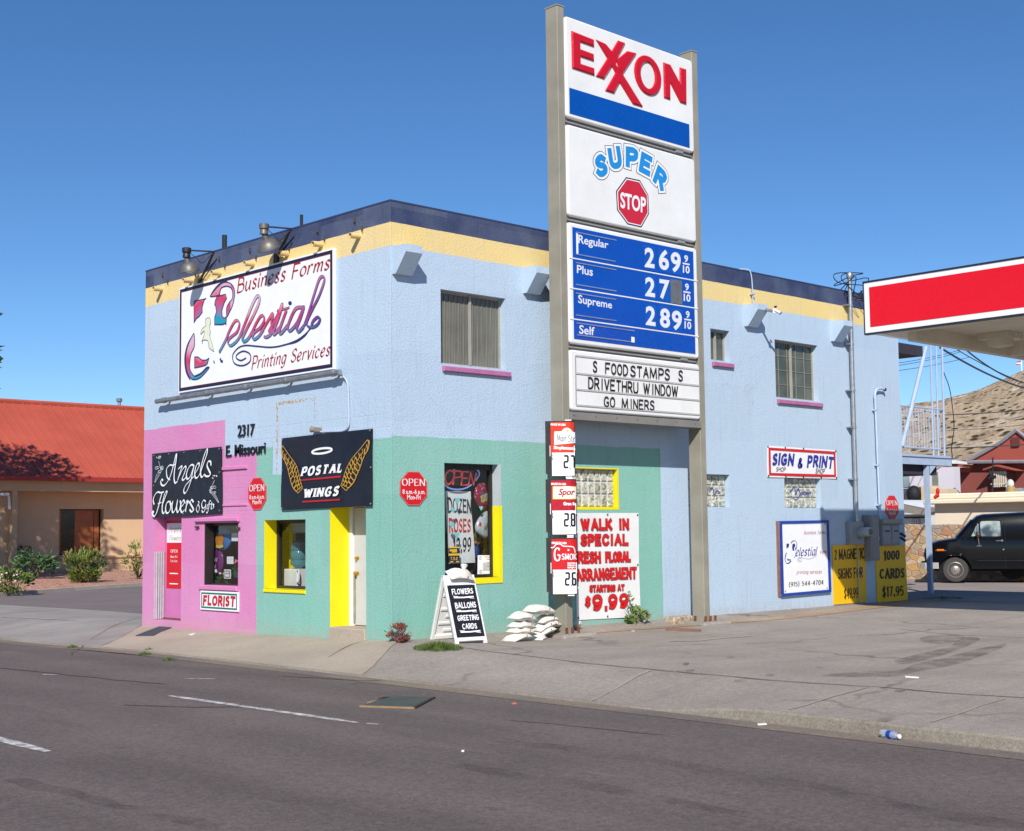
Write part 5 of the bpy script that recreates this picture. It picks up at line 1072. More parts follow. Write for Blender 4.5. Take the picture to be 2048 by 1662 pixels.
m = MB(); m.pbox(PY, PX0-.003, PX1+.022, C4[0]-.02, C1[1]+.035, -.26, -.05); m.build('cabinet_frame', gap, pyl)
m = MB(); m.pbox(PY, PX0+.0, PX1+.03, C4[0]-.16, C4[0]-.022, -.27, .03, 0, .006); bm_ = m.build('bottom_beam', M('beam_grey', (140, 136, 130), .5, .12, 4), pyl)
m = MB()
for k in range(7): m.lathe(PY.pt(PX0+.06+k*.55, C4[0]-.07, .03), (0, -1, 0), [(.016, 0), (.016, .012)], 6)
m.build('bolt_heads', alu, bm_)
m = MB()
for k in range(4): m.pbox(PY, PX0+.2+k*.8, PX0+.5+k*.8, C1[1]+.035, C1[1]+.05, -.2, -.1)
for (lo, hi) in ((C2[1], C1[0]), (C3[1], C2[0]), (C4[1], C3[0])):
    m = MB(); m.pbox(PY, PX0+.02, PX1-.02, (lo+hi)/2-.012, (lo+hi)/2+.012, -.05, -.02); m.pbox(PY, PX1-.5, PX1-.3, (lo+hi)/2+.0, (lo+hi)/2+.05, -.05, .0); m.build('retainer_strip', grey_steel, pyl)
FZ = .03
def cabinet(nm, C, label=None):
    m = MB(); a0, a1, b0, b1 = PX0+.005, PX1+.012, C[0], C[1]; P = PY.pt; r = .035; vs = []; n = 0
    # pan-formed face with rounded edges
    def rr(e, c, k=5):
        out = []; R = .07
        for cx, cy, s0 in ((a1-R, b0+R, -PI/2), (a1-R, b1-R, 0), (a0+R, b1-R, PI/2), (a0+R, b0+R, PI)):
            for i in range(k): t = s0+PI/2*i/(k-1); out.append(P(cx+(R-e)*math.cos(t), cy+(R-e)*math.sin(t), c))
        return out
    rings = [rr(0, -.06), rr(0, 0), rr(.008, .018), rr(.028, FZ-.0), rr(.034, FZ)]; N = len(rings[0]); vs = sum(rings, [])
    fs = [tuple(range(4*N, 5*N))]+[(k*N+i, k*N+(i+1) % N, (k+1)*N+(i+1) % N, (k+1)*N+i) for k in range(4) for i in range(N)]
    m.add(vs, fs); return m.build(nm, face, pyl, label, smooth=40)
k1 = cabinet('brand_panel', C1, 'white panel with large red raised letters over a blue stripe'); k2 = cabinet('store_panel', C2, 'white panel with blue arched lettering over a red octagon'); k3 = cabinet('price_panel', C3, 'white framed blue panel of fuel prices'); k4 = cabinet('letter_board', C4, 'white board with rows of black changeable letters')
EXR = M('brand_red_plastic', (216, 14, 34), .22, .04, 3, spec=.6); EXB = M('brand_blue_plastic', (0, 84, 180), .25, .05, 3, spec=.5)
e_ = on(PY, c4, FZ)
def raised(mb, pts, h=.035):
    P = [e_(*t) for t in pts]; n = len(P)
    ar = sum(P[i][0]*P[(i+1) % n][1]-P[(i+1) % n][0]*P[i][1] for i in range(n)); P = P if ar > 0 else P[::-1]
    # chamfered raised letter: base, shoulder, inset top
    I = []
    for i in range(n):
        a, b_, c_ = Vector(P[i-1]), Vector(P[i]), Vector(P[(i+1) % n]); d1, d2 = (b_-a).normalized(), (c_-b_).normalized(); n1, n2 = Vector((-d1.y, d1.x)), Vector((-d2.y, d2.x))
        q = n1+n2; q = q/max(.35, (1+n1.dot(n2))); I.append(tuple(b_+q*.02))
    bm = bmesh.new(); vs = [bm.verts.new((x, y, 0)) for x, y in I]; f = bm.faces.new(vs); f.normal_update(); bmesh.ops.triangulate(bm, faces=[f]); bm.verts.index_update(); tri = [tuple(v.index for v in t.verts) for t in bm.faces]; bm.free()
    mb.add([PY.pt(x, y, FZ+.0) for x, y in P]+[PY.pt(x, y, FZ+h*.5) for x, y in P]+[PY.pt(x, y, FZ+h) for x, y in I],
        [tuple(2*n+i for i in t) for t in tri]+[(i, (i+1) % n, n+(i+1) % n, n+i) for i in range(n)]+[(n+i, n+(i+1) % n, 2*n+(i+1) % n, 2*n+i) for i in range(n)])
def let(nm, *polys):
    m = MB()
    for q in polys: raised(m, q)
    m.build(nm, EXR, k1)
let('raised_letter', [(260, 224), (421, 288), (423, 340), (323, 304), (324, 356), (420, 392), (422, 443), (325, 410), (326, 462), (424, 494), (426, 547), (266, 494)])
let('raised_letter', [(438, 288), (506, 318), (551, 372), (597, 294), (648, 312), (583, 436), (582, 470), (628, 535), (775, 774), (704, 752), (608, 596), (566, 676), (506, 656), (578, 528), (552, 478), (494, 572), (438, 552), (520, 424)], [(583, 436), (664, 370), (729, 385), (630, 536), (604, 500)])
m = MB(); O1, O2 = [], []
for k in range(40):
    t = 2*PI*k/40; O1.append((812+97*math.cos(t), 546+140*math.sin(t)+38*math.cos(t))); O2.append((812+52*math.cos(t), 546+94*math.sin(t)+20*math.cos(t)))
A, B, A2, B2 = [[e_(*q) for q in o] for o in (O1, O2, [(812+(x-812)*.93, 546+(y-546)*.95) for x, y in O1], [(812+(x-812)*1.12, 546+(y-546)*1.07) for x, y in O2])]
n = 40; vs = [PY.pt(*q, FZ) for q in A]+[PY.pt(*q, FZ+.018) for q in A]+[PY.pt(*q, FZ+.035) for q in A2]+[PY.pt(*q, FZ+.035) for q in B2]+[PY.pt(*q, FZ+.018) for q in B]+[PY.pt(*q, FZ) for q in B]
m.add(vs, [(k*n+i, (k+1)*n+i, (k+1)*n+(i+1) % n, k*n+(i+1) % n) for k in range(5) for i in range(n)]); m.build('raised_letter', EXR, k1)
let('raised_letter', [(925, 452), (972, 468), (1043, 602), (1043, 488), (1088, 502), (1090, 755), (1046, 740), (972, 596), (974, 722), (930, 706)])
m = MB(); P = [e_(*t) for t in ((247, 637), (1112, 896), (1117, 1068), (250, 822))]; a0, a1 = min(q[0] for q in P), max(q[0] for q in P); b0, b1 = (P[2][1]+P[3][1])/2, (P[0][1]+P[1][1])/2
m.pbox(PY, a0, a1, b0, b1, FZ, FZ+.006); m.build('blue_stripe', EXB, k1)
# store panel: arched outlined lettering and octagon
def strokes_on(p, ch, quad, layers, pad=.16, ext=.45):
    """one letter as layered round-shouldered strokes: layers = (mesh, width, depth)"""
    mp = quadmap(quad); gw, st = _strokes(ch); W = max(gw, .05)
    for k, (cv, pts) in enumerate(st):
        L = spl(pts, 8) if cv else list(pts); Q = [Vector(mp(.5 if gw == 0 else pad+x/W*(1-2*pad), pad*.9+y*(1-1.8*pad))) for x, y in L]
        for mb, w, c in layers:
            R = [q.copy() for q in Q]; cl = (R[0]-R[-1]).length < 1e-6
            if not cl:
                R[0] += (R[0]-R[1]).normalized()*w*ext; R[-1] += (R[-1]-R[-2]).normalized()*w*ext
            mb.ribbon(p, [tuple(q) for q in R], w, c+k*.0002, dc=.0001)
m0, m1, m2 = MB(), MB(), MB()
def arch(ch, quad): strokes_on(PY, ch, [e_(*t) for t in quad], ((m0, .225, FZ+.002), (m1, .20, FZ+.004), (m2, .115, FZ+.006)))
arch('S', [(425, 1135), (500, 1100), (532, 1265), (450, 1290)]); arch('U', [(520, 1072), (610, 1048), (632, 1215), (545, 1228)]); arch('P', [(655, 1056), (745, 1072), (740, 1215), (655, 1210)])
arch('E', [(770, 1092), (852, 1138), (826, 1280), (748, 1238)]); arch('R', [(888, 1188), (968, 1268), (918, 1392), (848, 1308)])
m0.build('lettering_outline', BLK, k2); m1.build('lettering_halo', WHT, k2); m2.build('lettering', M('sky_blue_vinyl', (40, 150, 222), .3, .05), k2)
P = [e_(*t) for t in ((658, 1280), (757, 1302), (818, 1408), (824, 1545), (768, 1645), (668, 1622), (592, 1518), (585, 1380))]
cx, cy = sum(q[0] for q in P)/8, sum(q[1] for q in P)/8; S = lambda k: [(cx+(x-cx)*k, cy+(y-cy)*k) for x, y in P]
m = MB(); m.poly(PY, P, FZ+.002); oc = m.build('octagon', BLK, k2); m = MB(); m.poly(PY, S(.945), FZ+.004); m.build('octagon_rim', WHT, oc); m = MB(); m.poly(PY, S(.90), FZ+.006); m.build('octagon_face', M('octagon_red', (216, 40, 62), .3, .05), oc)
m = MB(); sans(m, PY, 'STOP', [e_(614, 1388), e_(800, 1430), e_(798, 1542), e_(616, 1502)], FZ+.0085, bold=.028); m.build('lettering', WHT, k2)
# price panel
f_ = on(PY, c5, FZ)
A0, A1 = f_(275, 100)[0]-.0, f_(1160, 300)[0]+.03; rows = []
bl, br = [(275, 95), (283, 325), (290, 548), (293, 772), (297, 917)], [(1158, 265), (1160, 478), (1165, 683), (1170, 892), (1185, 1025)]
edges = [(f_(*l)[1]+f_(*r)[1])/2 for l, r in zip(bl, br)]
m = MB()
for k in range(4): m.pbox(PY, A0, A1, edges[k+1]+(.012 if k < 3 else 0), edges[k]-.012*(k > 0), FZ-.01, FZ+.008)
pb_ = m.build('blue_field', M('price_blue', (8, 82, 186), .3, .05, 2), k3)
m = MB()
for k in range(1, 4): m.pbox(PY, PX0+.01, PX1, edges[k]-.012, edges[k]+.012, FZ-.02, FZ+.012, 0, .004)
m.build('row_divider', face, k3)
m = MB(); pale_l = M('price_white', (240, 242, 248), .35, .04)
for t, q in (('Regular', ((318, 145), (540, 195), (538, 248), (316, 208))), ('Plus', ((307, 368), (425, 390), (424, 452), (306, 428))), ('Supreme', ((316, 588), (566, 640), (566, 692), (316, 650))), ('Self', ((324, 812), (437, 830), (436, 890), (323, 876)))):
    Q = [f_(*v) for v in q]; m = MB(); sans(m, PY, t, Q, FZ+.0105, bold=.018); m.build('grade_name', pale_l, k3)
m = MB(); sl_ = M('slot_grey', (130, 150, 190), .3, .2)
for k in range(4):
    for (x0, y0, x1, y1) in ((300, 125, 597, 190), (300, 287, 592, 347)) if k == 0 else ((300, 350+222*(k-1), 595, 408+222*(k-1)), (300, 512+222*(k-1), 597, 565+222*(k-1))) if k < 3 else ((305, 795, 730, 860), (308, 886, 730, 940)):
        p0, p1 = f_(x0, y0), f_(x1, y1); m.pbox(PY, p0[0], p1[0], (p0[1]+p1[1])/2-.01, (p0[1]+p1[1])/2+.01, FZ+.008, FZ+.018)
m.build('card_slot', sl_, k3)
m = MB(); q = f_(300, 130); m.rect(PY, q[0], q[0]+.05, f_(300, 285)[1], q[1], FZ+.011); q = f_(705, 900); m.rect(PY, q[0], q[0]+.09, q[1]-.1, q[1], FZ+.02); m.build('loose_card', WHT, k3)
for r, digs in enumerate(('269', '27 ', '289')):
    xs = ((805, 878), (910, 985), (998, 1072)); base = (388, 602, 815)[r]; top = (240, 458, 672)[r]; sk = (0, 15, 32)
    for i, ch in enumerate(digs):
        x0, x1 = xs[i][0]+r*4, xs[i][1]+r*4; y0, y1 = top+sk[i], base+sk[i]-3
        q = [f_(x0, y0), f_(x1, y0+11), f_(x1, y1+11), f_(x0, y1)]; m = MB()
        a0, a1 = q[0][0]-.015, q[1][0]+.02; b0, b1 = (q[2][1]+q[3][1])/2-.05, (q[0][1]+q[1][1])/2+.04
        m.pbox(PY, a0, a1, b0, b1, FZ+.008, FZ+.014); dg_ = m.build('price_digit', M('digit_blank', (148, 146, 142), .2, .25, 3, metal=.5) if ch == ' ' else M('digit_blue', (20, 90, 190), .25, .1, 4), k3)
        if ch != ' ': m = MB(); sans(m, PY, ch, q, FZ+.0165, bold=.032); m.build('figure', pale_l, dg_)
    x0, y0 = 1095+r*6, (296, 505, 708)[r]; m = MB()
    sans(m, PY, '9', [f_(x0+4, y0), f_(x0+32, y0+5), f_(x0+32, y0+57), f_(x0+4, y0+50)], FZ+.0115, bold=.03); sans(m, PY, '10', [f_(x0-6, y0+75), f_(x0+44, y0+85), f_(x0+44, y0+138), f_(x0-6, y0+130)], FZ+.0115, bold=.03)
    q0, q1 = f_(x0-8, y0+60), f_(x0+44, y0+72); m.poly(PY, [(q0[0], (q0[1]+q1[1])/2-.015), (q1[0], (q0[1]+q1[1])/2-.015), (q1[0], (q0[1]+q1[1])/2+.015), (q0[0], (q0[1]+q1[1])/2+.015)], FZ+.0115); m.build('nine_tenths', pale_l, k3)
# letter board
m = MB(); 
for l, r in (((280, 1040), (1200, 1140)), ((278, 1172), (1200, 1257)), ((280, 1297), (1203, 1360)), ((283, 1415), (1205, 1465))):
    z = (f_(*l)[1]+f_(*r)[1])/2; a0, a1 = PX0+.12, PX1-.02; m.pbox(PY, a0, a1, z-.012, z+.018, FZ, FZ+.014)
m.build('letter_rail', M('rail_grey', (200, 198, 194), .3, .1), k4)
m = MB(); m.pbox(PY, PX0+.11, PX0+.13, C4[0]+.1, C4[1]-.1, FZ, FZ+.012); m.build('left_trim', M('rail_grey'if 0 else 'trim_grey', (170, 168, 164), .3, .1), k4)
lb = M('board_letter_black', (34, 26, 26), .4, .1)
def board(text, q, xs=None):
    """one flat letter card per character"""
    Q = [f_(*t) for t in q]; mp = quadmap(Q); n = len(text); ws = [.6 if c in 'I' else 1.25 if c in 'MW' else .9 if c != ' ' else .7 for c in text]; T = sum(ws); x = 0
    for c, w in zip(text, ws):
        if c != ' ':
            u0, u1 = x/T, (x+w*.80)/T; sub = [mp(u0, 1), mp(u1, 1), mp(u1, 0), mp(u0, 0)]
            m = MB(); lw = Vector(sub[0])-Vector(sub[3]); ww = lw.length*.15
            if c == 'I': s2 = (u0+u1)/2; sub = [mp(s2-.02/T, 1), mp(s2+.02/T, 1), mp(s2+.02/T, 0), mp(s2-.02/T, 0)]
            strokes_on(PY, c, sub, ((m, ww, FZ+.017),), pad=.06, ext=.3); m.build('board_letter', lb, k4)
        x += w
board('S', ((425, 1078), (460, 1080), (460, 1165), (425, 1160))); board('FOOD', ((515, 1090), (690, 1110), (690, 1190), (515, 1172))); board('STAMPS', ((700, 1112), (1000, 1140), (1000, 1222), (700, 1192))); board('S', ((1056, 1146), (1094, 1150), (1094, 1230), (1056, 1226)))
board('DRIVETHRU', ((390, 1197), (765, 1237), (765, 1320), (390, 1284))); board('WINDOW', ((796, 1240), (1062, 1266), (1062, 1346), (796, 1322)))
board('GO', ((505, 1340), (595, 1347), (595, 1425), (505, 1418))); board('MINERS', ((636, 1353), (885, 1372), (885, 1444), (636, 1430)))

# ---------------------------------------------------------------- curled price boards strapped round the left post
az = R_(226.5); PC = Pl((3.10, -.80, 0), (math.sin(R_(46.5)), -math.cos(R_(46.5)), 0), (math.cos(az), math.sin(az), 0))
cor = M('corrugated_black', (48, 46, 48), .7, .2); bred = M('board_red', (214, 30, 34), .35, .05, 3); bred2 = M('board_dark_red', (190, 22, 40), .35, .05, 3); borng = M('board_orange_red', (226, 62, 30), .35, .06, 2)
g_ = on(PC, c6, 0)
def price_board(rect, split, style, label, digits):
    (x0, y0), (x1, y1) = rect; A0, B1 = g_(x0, y0); A1, B0 = g_(x1, y1); BS = g_(x0, split)[1]
    o = thing('price_board', label, 'sign', PC.pt((A0+A1)/2, B0, -.05), 'curled price boards strapped to the left post')
    # sheet: flat towards the street, curling back at its right edge
    xs = [A0+(A1-A0)*k/14 for k in range(15)]
    def cv(a):
        t = (a-(A1-.12))/.12; return -.0 if t < 0 else -.07*t*t
    def strip(nm, b0, b1, a0, a1, mat, c, par):
        m = MB(); q = [a for a in xs if a0 < a < a1]; q = [a0]+q+[a1]
        for i in range(len(q)-1): m.quad(PC.pt(q[i], b0, c+cv(q[i])), PC.pt(q[i+1], b0, c+cv(q[i+1])), PC.pt(q[i+1], b1, c+cv(q[i+1])), PC.pt(q[i], b1, c+cv(q[i])))
        return m.build(nm, mat, par)
    m = MB(); q = xs
    for i in range(14):
        for k, (c, fl) in enumerate(((-.02, 1), (-.002, 0))):
            v = [PC.pt(q[i], B0, c+cv(q[i])), PC.pt(q[i+1], B0, c+cv(q[i+1])), PC.pt(q[i+1], B1, c+cv(q[i+1])), PC.pt(q[i], B1, c+cv(q[i]))]; m.quad(*(v[::-1] if fl else v))
    for a in (A0, A1): m.quad(PC.pt(a, B0, -.02+cv(a)), PC.pt(a, B0, -.002+cv(a)), PC.pt(a, B1, -.002+cv(a)), PC.pt(a, B1, -.02+cv(a)))
    m.build('backing', cor, o)
    top = strip('header', BS, B1-.02, A0+.03, A1-.012, style['bg'], .0, o); low = strip('price_field', B0+.015, BS, A0+.045, A1-.014, WHT, .0, o)
    m = MB(); m.pbox(PC, A0-.06, A0-.0, B0+.05, B1-.0, -.08, -.012); m.build('rear_board', cor, o)
    m = MB()
    for y in (B1+.002, B0-.018): m.pbox(PC, A1-.17, A1-.06, y, y+.018, -.03, .004)
    for a in (A0+.015, A1-.015): m.pbox(PC, a-.006, a+.006, BS-.06, BS+.12, -.02+cv(a), .006+cv(a))
    m.build('clip', white_p, o)
    def bend(mb):
        for v in mb.v:
            a = (v-PC.o).dot(PC.r); v += PC.n*cv(a)
        return mb
    def bent(P, c):
        bm = bmesh.new(); bm.faces.new([bm.verts.new((x, y, 0)) for x, y in P])
        for k in range(8): bmesh.ops.bisect_plane(bm, geom=bm.verts[:]+bm.edges[:]+bm.faces[:], plane_co=(A1-.12+.015*k, 0, 0), plane_no=(1, 0, 0))
        bmesh.ops.triangulate(bm, faces=bm.faces[:]); bm.verts.index_update(); mb = MB(); mb.add([PC.pt(v.co.x, v.co.y, c) for v in bm.verts], [tuple(v.index for v in f.verts) for f in bm.faces]); bm.free(); return bend(mb)
    if style.get('made'): m = MB(); y = (16, 24, 26)['abc'.index(style['name'])]; sans(m, PC, 'MADE IN USA', [g_(x0+13, y0+y), g_(x0+120, y0+y+2), g_(x0+120, y0+y+18), g_(x0+13, y0+y+16)], .003, bold=.045, shear=.2); m.build('small_print', WHT, o)
    if style['name'] == 'a':
        m = bent(spl([g_(*t) for t in ((136, 244), (137, 160), (150, 152), (186, 150), (202, 134), (226, 125), (252, 136), (266, 152), (284, 156))], 4)+[g_(286, 232), g_(142, 246)], .003); m.build('name_plate', WHT, o)
        m = MB(); ST = dict(w=.13, nib=(R_(5), .4), serif=.06, gap=.13); pen(m, PC, 'Main', [g_(156, 168), g_(222, 172), g_(222, 226), g_(158, 224)], .0055, **ST); pen(m, PC, 'Str', [g_(234, 174), g_(284, 176), g_(284, 230), g_(234, 228)], .0055, **ST); bend(m); m.build('name', BLK, o)
        m = MB(); q = g_(231, 147); m.lathe(PC.pt(*q, .003), PC.n, [(.02, 0), (.02, .002)], 10); m.build('yellow_dot', M('dot_yellow', (240, 200, 60), .5), o)
        m = MB(); sans(m, PC, 'Simplemente', [g_(132, 252), g_(286, 256), g_(286, 284), g_(132, 276)], .004, bold=.04); bend(m); m.build('slogan', WHT, o)
    elif style['name'] == 'b':
        m = bent([g_(126, 540), g_(292, 540), g_(292, 628), g_(126, 630)], .003); m.build('name_plate', M('cream_plate', (250, 246, 230), .4), o)
        m = MB(); m.ribbon(PC, [g_(*t) for t in ((292, 541), (282, 541), (272, 541), (262, 541), (252, 541), (127, 541), (127, 629), (252, 629), (262, 629), (272, 628), (282, 628), (292, 627))], .012, .0045, dc=0); bend(m); m.build('plate_line', M('dot_yellow', (240, 200, 60), .5), o)
        m = MB(); sans(m, PC, 'Spor', [g_(166, 556), g_(284, 556), g_(284, 602), g_(166, 602)], .005, bold=.03, shear=.25); bend(m); m.build('name', M('board_name_red', (190, 22, 40), .4), o)
        m = MB(); sans(m, PC, 'Gran Su', [g_(200, 650), g_(292, 652), g_(292, 674), g_(200, 674)], .003, bold=.05); bend(m); m.build('slogan', WHT, o)
    else:
        m = MB(); m.ribbon(PC, spl([g_(*t) for t in ((112, 972), (130, 972), (150, 950), (180, 948), (200, 962), (262, 966), (278, 980), (284, 1010))], 5), .016, .004)
        pen(m, PC, 'G', [g_(132, 966), g_(182, 966), g_(182, 1076), g_(132, 1076)], .0045, w=.2, nib=(R_(5), .3), serif=.1); pen(m, PC, 'SMOK', [g_(188, 1012), g_(296, 1012), g_(296, 1062), g_(188, 1062)], .0045, w=.22, nib=(R_(5), .3), serif=.14, gap=.08)
        m.lathe(PC.pt(*g_(236, 990), .003), PC.n, [(.018, 0), (.018, .002)], 5); bend(m); m.build('name', WHT, o)
        m = MB()
        for k, t in enumerate(('ENTER', 'PRECIO', 'BAJO')): sans(m, PC, t, [g_(230, 1078+15*k), g_(290, 1078+15*k), g_(290, 1089+15*k), g_(230, 1089+15*k)], .003, bold=.05)
        bend(m); m.build('slogan', WHT, o)
    m = MB(); yb = {'a': (318, 412), 'b': (728, 824), 'c': (1146, 1242)}[style['name']]; xo = {'a': 0, 'b': 2, 'c': 9}[style['name']]
    for k, ch in enumerate(digits):
        xa, xb = ((200, 240), (249, 290))[k]; a0, b1 = g_(xa+xo, yb[0]); a1, b0 = g_(xb+xo-(4 if k else 0), yb[1]); seg7(m, PC, ch, a0, a1, b0, b1, .004, .031)
    q = g_(246+xo, yb[1]); m.rect(PC, q[0]-.006, q[0]+.01, q[1]-.01, q[1]+.014, .004); bend(m); m.build('price_figures', BLK, o)
    m = MB(); pen(m, PC, '$', [g_(x0+14, yb[0]), g_(x0+32, yb[0]), g_(x0+32, yb[0]+38), g_(x0+14, yb[0]+38)], .004, w=.12); m.build('dollar_mark', M('print_grey', (120, 118, 120), .5), o)
    return o
price_board(((97, 78), (288, 470)), 302, dict(name='a', bg=borng, made=1), 'orange red and white price board with black serif name, topmost on the left pylon post', '27')
price_board(((100, 490), (298, 884)), 712, dict(name='b', bg=bred2, made=1), 'dark red and white price board with slanted red name, middle of the left post', '28')
price_board(((104, 905), (304, 1306)), 1130, dict(name='c', bg=bred, made=1), 'bright red and white price board with white capital lettering, lowest on left post', '26')

# ---------------------------------------------------------------- banner and signs on the side wall
h_ = on(RIGHT, c6, .03)
q = [h_(285, 728), h_(735, 728), h_(748, 1462), h_(300, 1486)]
o = thing('wall_banner', 'white cloth banner with outlined red capitals hung low behind the left post', 'banner', RIGHT.pt(*q[3], .03))
m = MB(); panel(m, RIGHT, q, .012, .017, 0, 18, 22, .007, 21); m.build('cloth', M('banner_cloth', (244, 242, 238), .7, .06, 2, k=.84), o, smooth=35)
RO = M('banner_red', (232, 24, 26), .5, .05); m0, m1 = MB(), MB()
def fat(text, qq, w, sp=.07):
    mp = quadmap([h_(*v) for v in qq]); ws = [max(.22, _G[c][0])+.30 for c in text]; T = sum(ws); x = 0
    for c, k in zip(text, ws):
        u0, u1 = x/T, (x+k*(1-sp))/T; strokes_on(RIGHT, c, [mp(u0, 1), mp(u1, 1), mp(u1, 0), mp(u0, 0)], ((m0, w*.88+.012, .0315), (m1, w*.88, .034)), pad=.16); x += k
for t, qq, w in (('WALK', ((318, 766), (548, 766), (550, 852), (322, 852)), .062), ('IN', ((590, 766), (668, 766), (668, 850), (592, 850)), .062), ('SPECIAL', ((322, 876), (664, 874), (664, 960), (324, 964)), .062), ('FRESH', ((262, 998), (466, 998), (470, 1087), (264, 1090)), .06), ('FLORAL', ((498, 1000), (675, 998), (678, 1074), (500, 1082)), .056),
    ('ARRANGEMENT', ((284, 1122), (722, 1104), (722, 1198), (300, 1216)), .05), ('STARTING', ((386, 1238), (570, 1234), (570, 1284), (388, 1288)), .036), ('AT', ((584, 1234), (634, 1232), (634, 1278), (584, 1280)), .036), ('$', ((352, 1316), (398, 1316), (398, 1394), (352, 1394)), .045), ('9', ((402, 1300), (486, 1298), (486, 1424), (402, 1428)), .075), ('.', ((494, 1300), (512, 1300), (512, 1424), (494, 1426)), .075), ('9', ((516, 1298), (590, 1296), (590, 1414), (516, 1418)), .075), ('9', ((594, 1294), (668, 1290), (668, 1408), (594, 1412)), .075)):
    fat(t, qq, w)
m0.build('lettering_outline', BLK, o); m1.build('lettering', RO, o)
m = MB(); grommets(m, RIGHT, q, .024, [(.98, .98), (.5, .985), (.97, .5), (.47, .02), (.02, .02), (.02, .98)], .018); m.build('grommets', BLK, o)

x_8 = on(RIGHT, c8, .03)
q = [x_8(643, 130), x_8(1219, 167), x_8(1226, 405), x_8(648, 392)]
o = thing('shop_banner', 'white banner with red border and slanted blue brush lettering above the glass blocks', 'banner', RIGHT.pt(*q[3], .03))
m = MB(); panel(m, RIGHT, q, .012, .017, 0, 16, 8, .005, 31); m.build('cloth', WHT, o, smooth=35)
mp = quadmap(q); m = MB()
for u0, u1, v0, v1 in ((.018, .982, .86, .945), (.018, .982, .055, .14), (.018, .045, .14, .86), (.955, .982, .14, .86)): m.poly(RIGHT, [mp(u0, v0), mp(u1, v0), mp(u1, v1), mp(u0, v1)], .027)
m.build('border', RED, o)
m = MB(); BRS = dict(BRUSH, w=.27, slant=.16); 
for t, qq in (('SIGN', ((686, 186), (866, 196), (862, 302), (684, 294))), ('&', ((896, 222), (940, 226), (940, 322), (896, 318))), ('PRINT', ((976, 204), (1196, 218), (1190, 322), (974, 312)))): pen(m, RIGHT, t, [x_8(*v) for v in qq], .029, **BRS)
m.build('lettering', M('sign_blue', (48, 52, 160), .5, .05), o)
m = MB()
for qq in (((718, 306), (796, 310), (794, 348), (716, 344)), ((1046, 318), (1122, 322), (1120, 364), (1044, 360))): pen(m, RIGHT, 'SHOP', [x_8(*v) for v in qq], .029, **dict(BRUSH, w=.15))
m.build('small_lettering', BLK, o)
m = MB(); grommets(m, RIGHT, q, .025, [(.01, .97), (.25, .975), (.51, .98), (.99, .97), (.01, .04), (.25, .03), (.5, .03), (.76, .03), (.99, .03)], .022); m.build('grommets', BLK, o)

# framed white board with small blue script logo
y_ = on(RIGHT, cK, .06)
q = [y_(95, 128), y_(1055, 108), y_(1105, 1500), y_(135, 1585)]
o = thing('framed_board', 'white board in a blue frame with small blue script and phone number, half shaded', 'sign', RIGHT.pt(*q[3], .05))
m = MB(); panel(m, RIGHT, q, .01, .045, 0); m.build('board', WHT, o)
mp = quadmap(q); m = MB(); bl_ = M('frame_blue', (36, 70, 168), .5, .1, 4)
for u0, u1, v0, v1 in ((0, 1, .968, 1.006), (0, 1, -.006, .032), (0, .045, .032, .968), (.955, 1, .032, .968)): panel(m, RIGHT, [mp(u0, v1), mp(u1, v1), mp(u1, v0), mp(u0, v0)], .01, .06)
m.build('frame', bl_, o)
m = MB(); panel(m, RIGHT, [mp(-.035, 1.006), mp(-.001, 1.006), mp(-.001, -.006), mp(-.035, -.006)], .0, .035); m.build('side_batten', M('raw_wood', (150, 110, 92), .8, .2, 6), o)
inkb = M('logo_blue', (36, 44, 150), .5, .06); m = MB(); yy = on(RIGHT, cK, .048); cc = .048
for poly in ([(225, 560), (278, 560), (268, 630), (240, 645), (225, 660)], [(342, 570), (385, 555), (400, 600), (372, 640), (378, 700), (345, 695), (335, 640)], [(240, 845), (270, 865), (312, 868), (300, 890), (246, 892)]): bm_poly(m, RIGHT, [yy(*t) for t in poly], .048)
for pts, w in (([(312, 552), (350, 510), (400, 510), (428, 560), (420, 640), (400, 680), (395, 620)], .04), ([(225, 740), (205, 800), (198, 880), (225, 940), (270, 940), (315, 895)], .05), 
    ([(800, 800), (730, 845), (640, 862), (540, 838), (470, 830), (438, 870), (460, 915), (515, 905), (518, 860), (478, 850), (455, 880), (490, 892)], .014)):
    m.ribbon(RIGHT, spl([yy(*t) for t in pts], 5), w*.56, cc, nib=(R_(-40), .3)); cc += .0002
pen(m, RIGHT, 'elestial', [yy(398, 622), yy(822, 602), yy(818, 800), yy(400, 815)], .049, **dict(CHANC, w=.15, gap=.04))
m.ribbon(RIGHT, [yy(372, 838), yy(405, 790)], .012, .0485)
m.build('script_logo', inkb, o)
m = MB(); rs = M('faded_red_ink', (176, 90, 96), .5, .1); IT = dict(w=.14, nib=(R_(20), .35), slant=.22, serif=.05, gap=.1)
pen(m, RIGHT, 'business forms', [yy(570, 300), yy(992, 296), yy(990, 378), yy(568, 384)], .048, **IT); pen(m, RIGHT, 'signs', [yy(880, 676), yy(1008, 670), yy(1008, 750), yy(880, 756)], .048, **IT); pen(m, RIGHT, 'printing services', [yy(428, 1078), yy(912, 1062), yy(910, 1146), yy(428, 1160)], .048, **IT); m.build('lettering', rs, o)
m = MB(); pen(m, RIGHT, '(915) 544-4704', [yy(272, 1310), yy(948, 1262), yy(946, 1362), yy(272, 1410)], .048, w=.18, nib=(R_(5), .4), serif=.1, gap=.12); m.build('phone_number', BLK, o)
m = MB(); grommets(m, RIGHT, q, .046, [(.08, .06), (.92, .055), (.92, .955)], .02); m.build('screws', grey_steel, o)

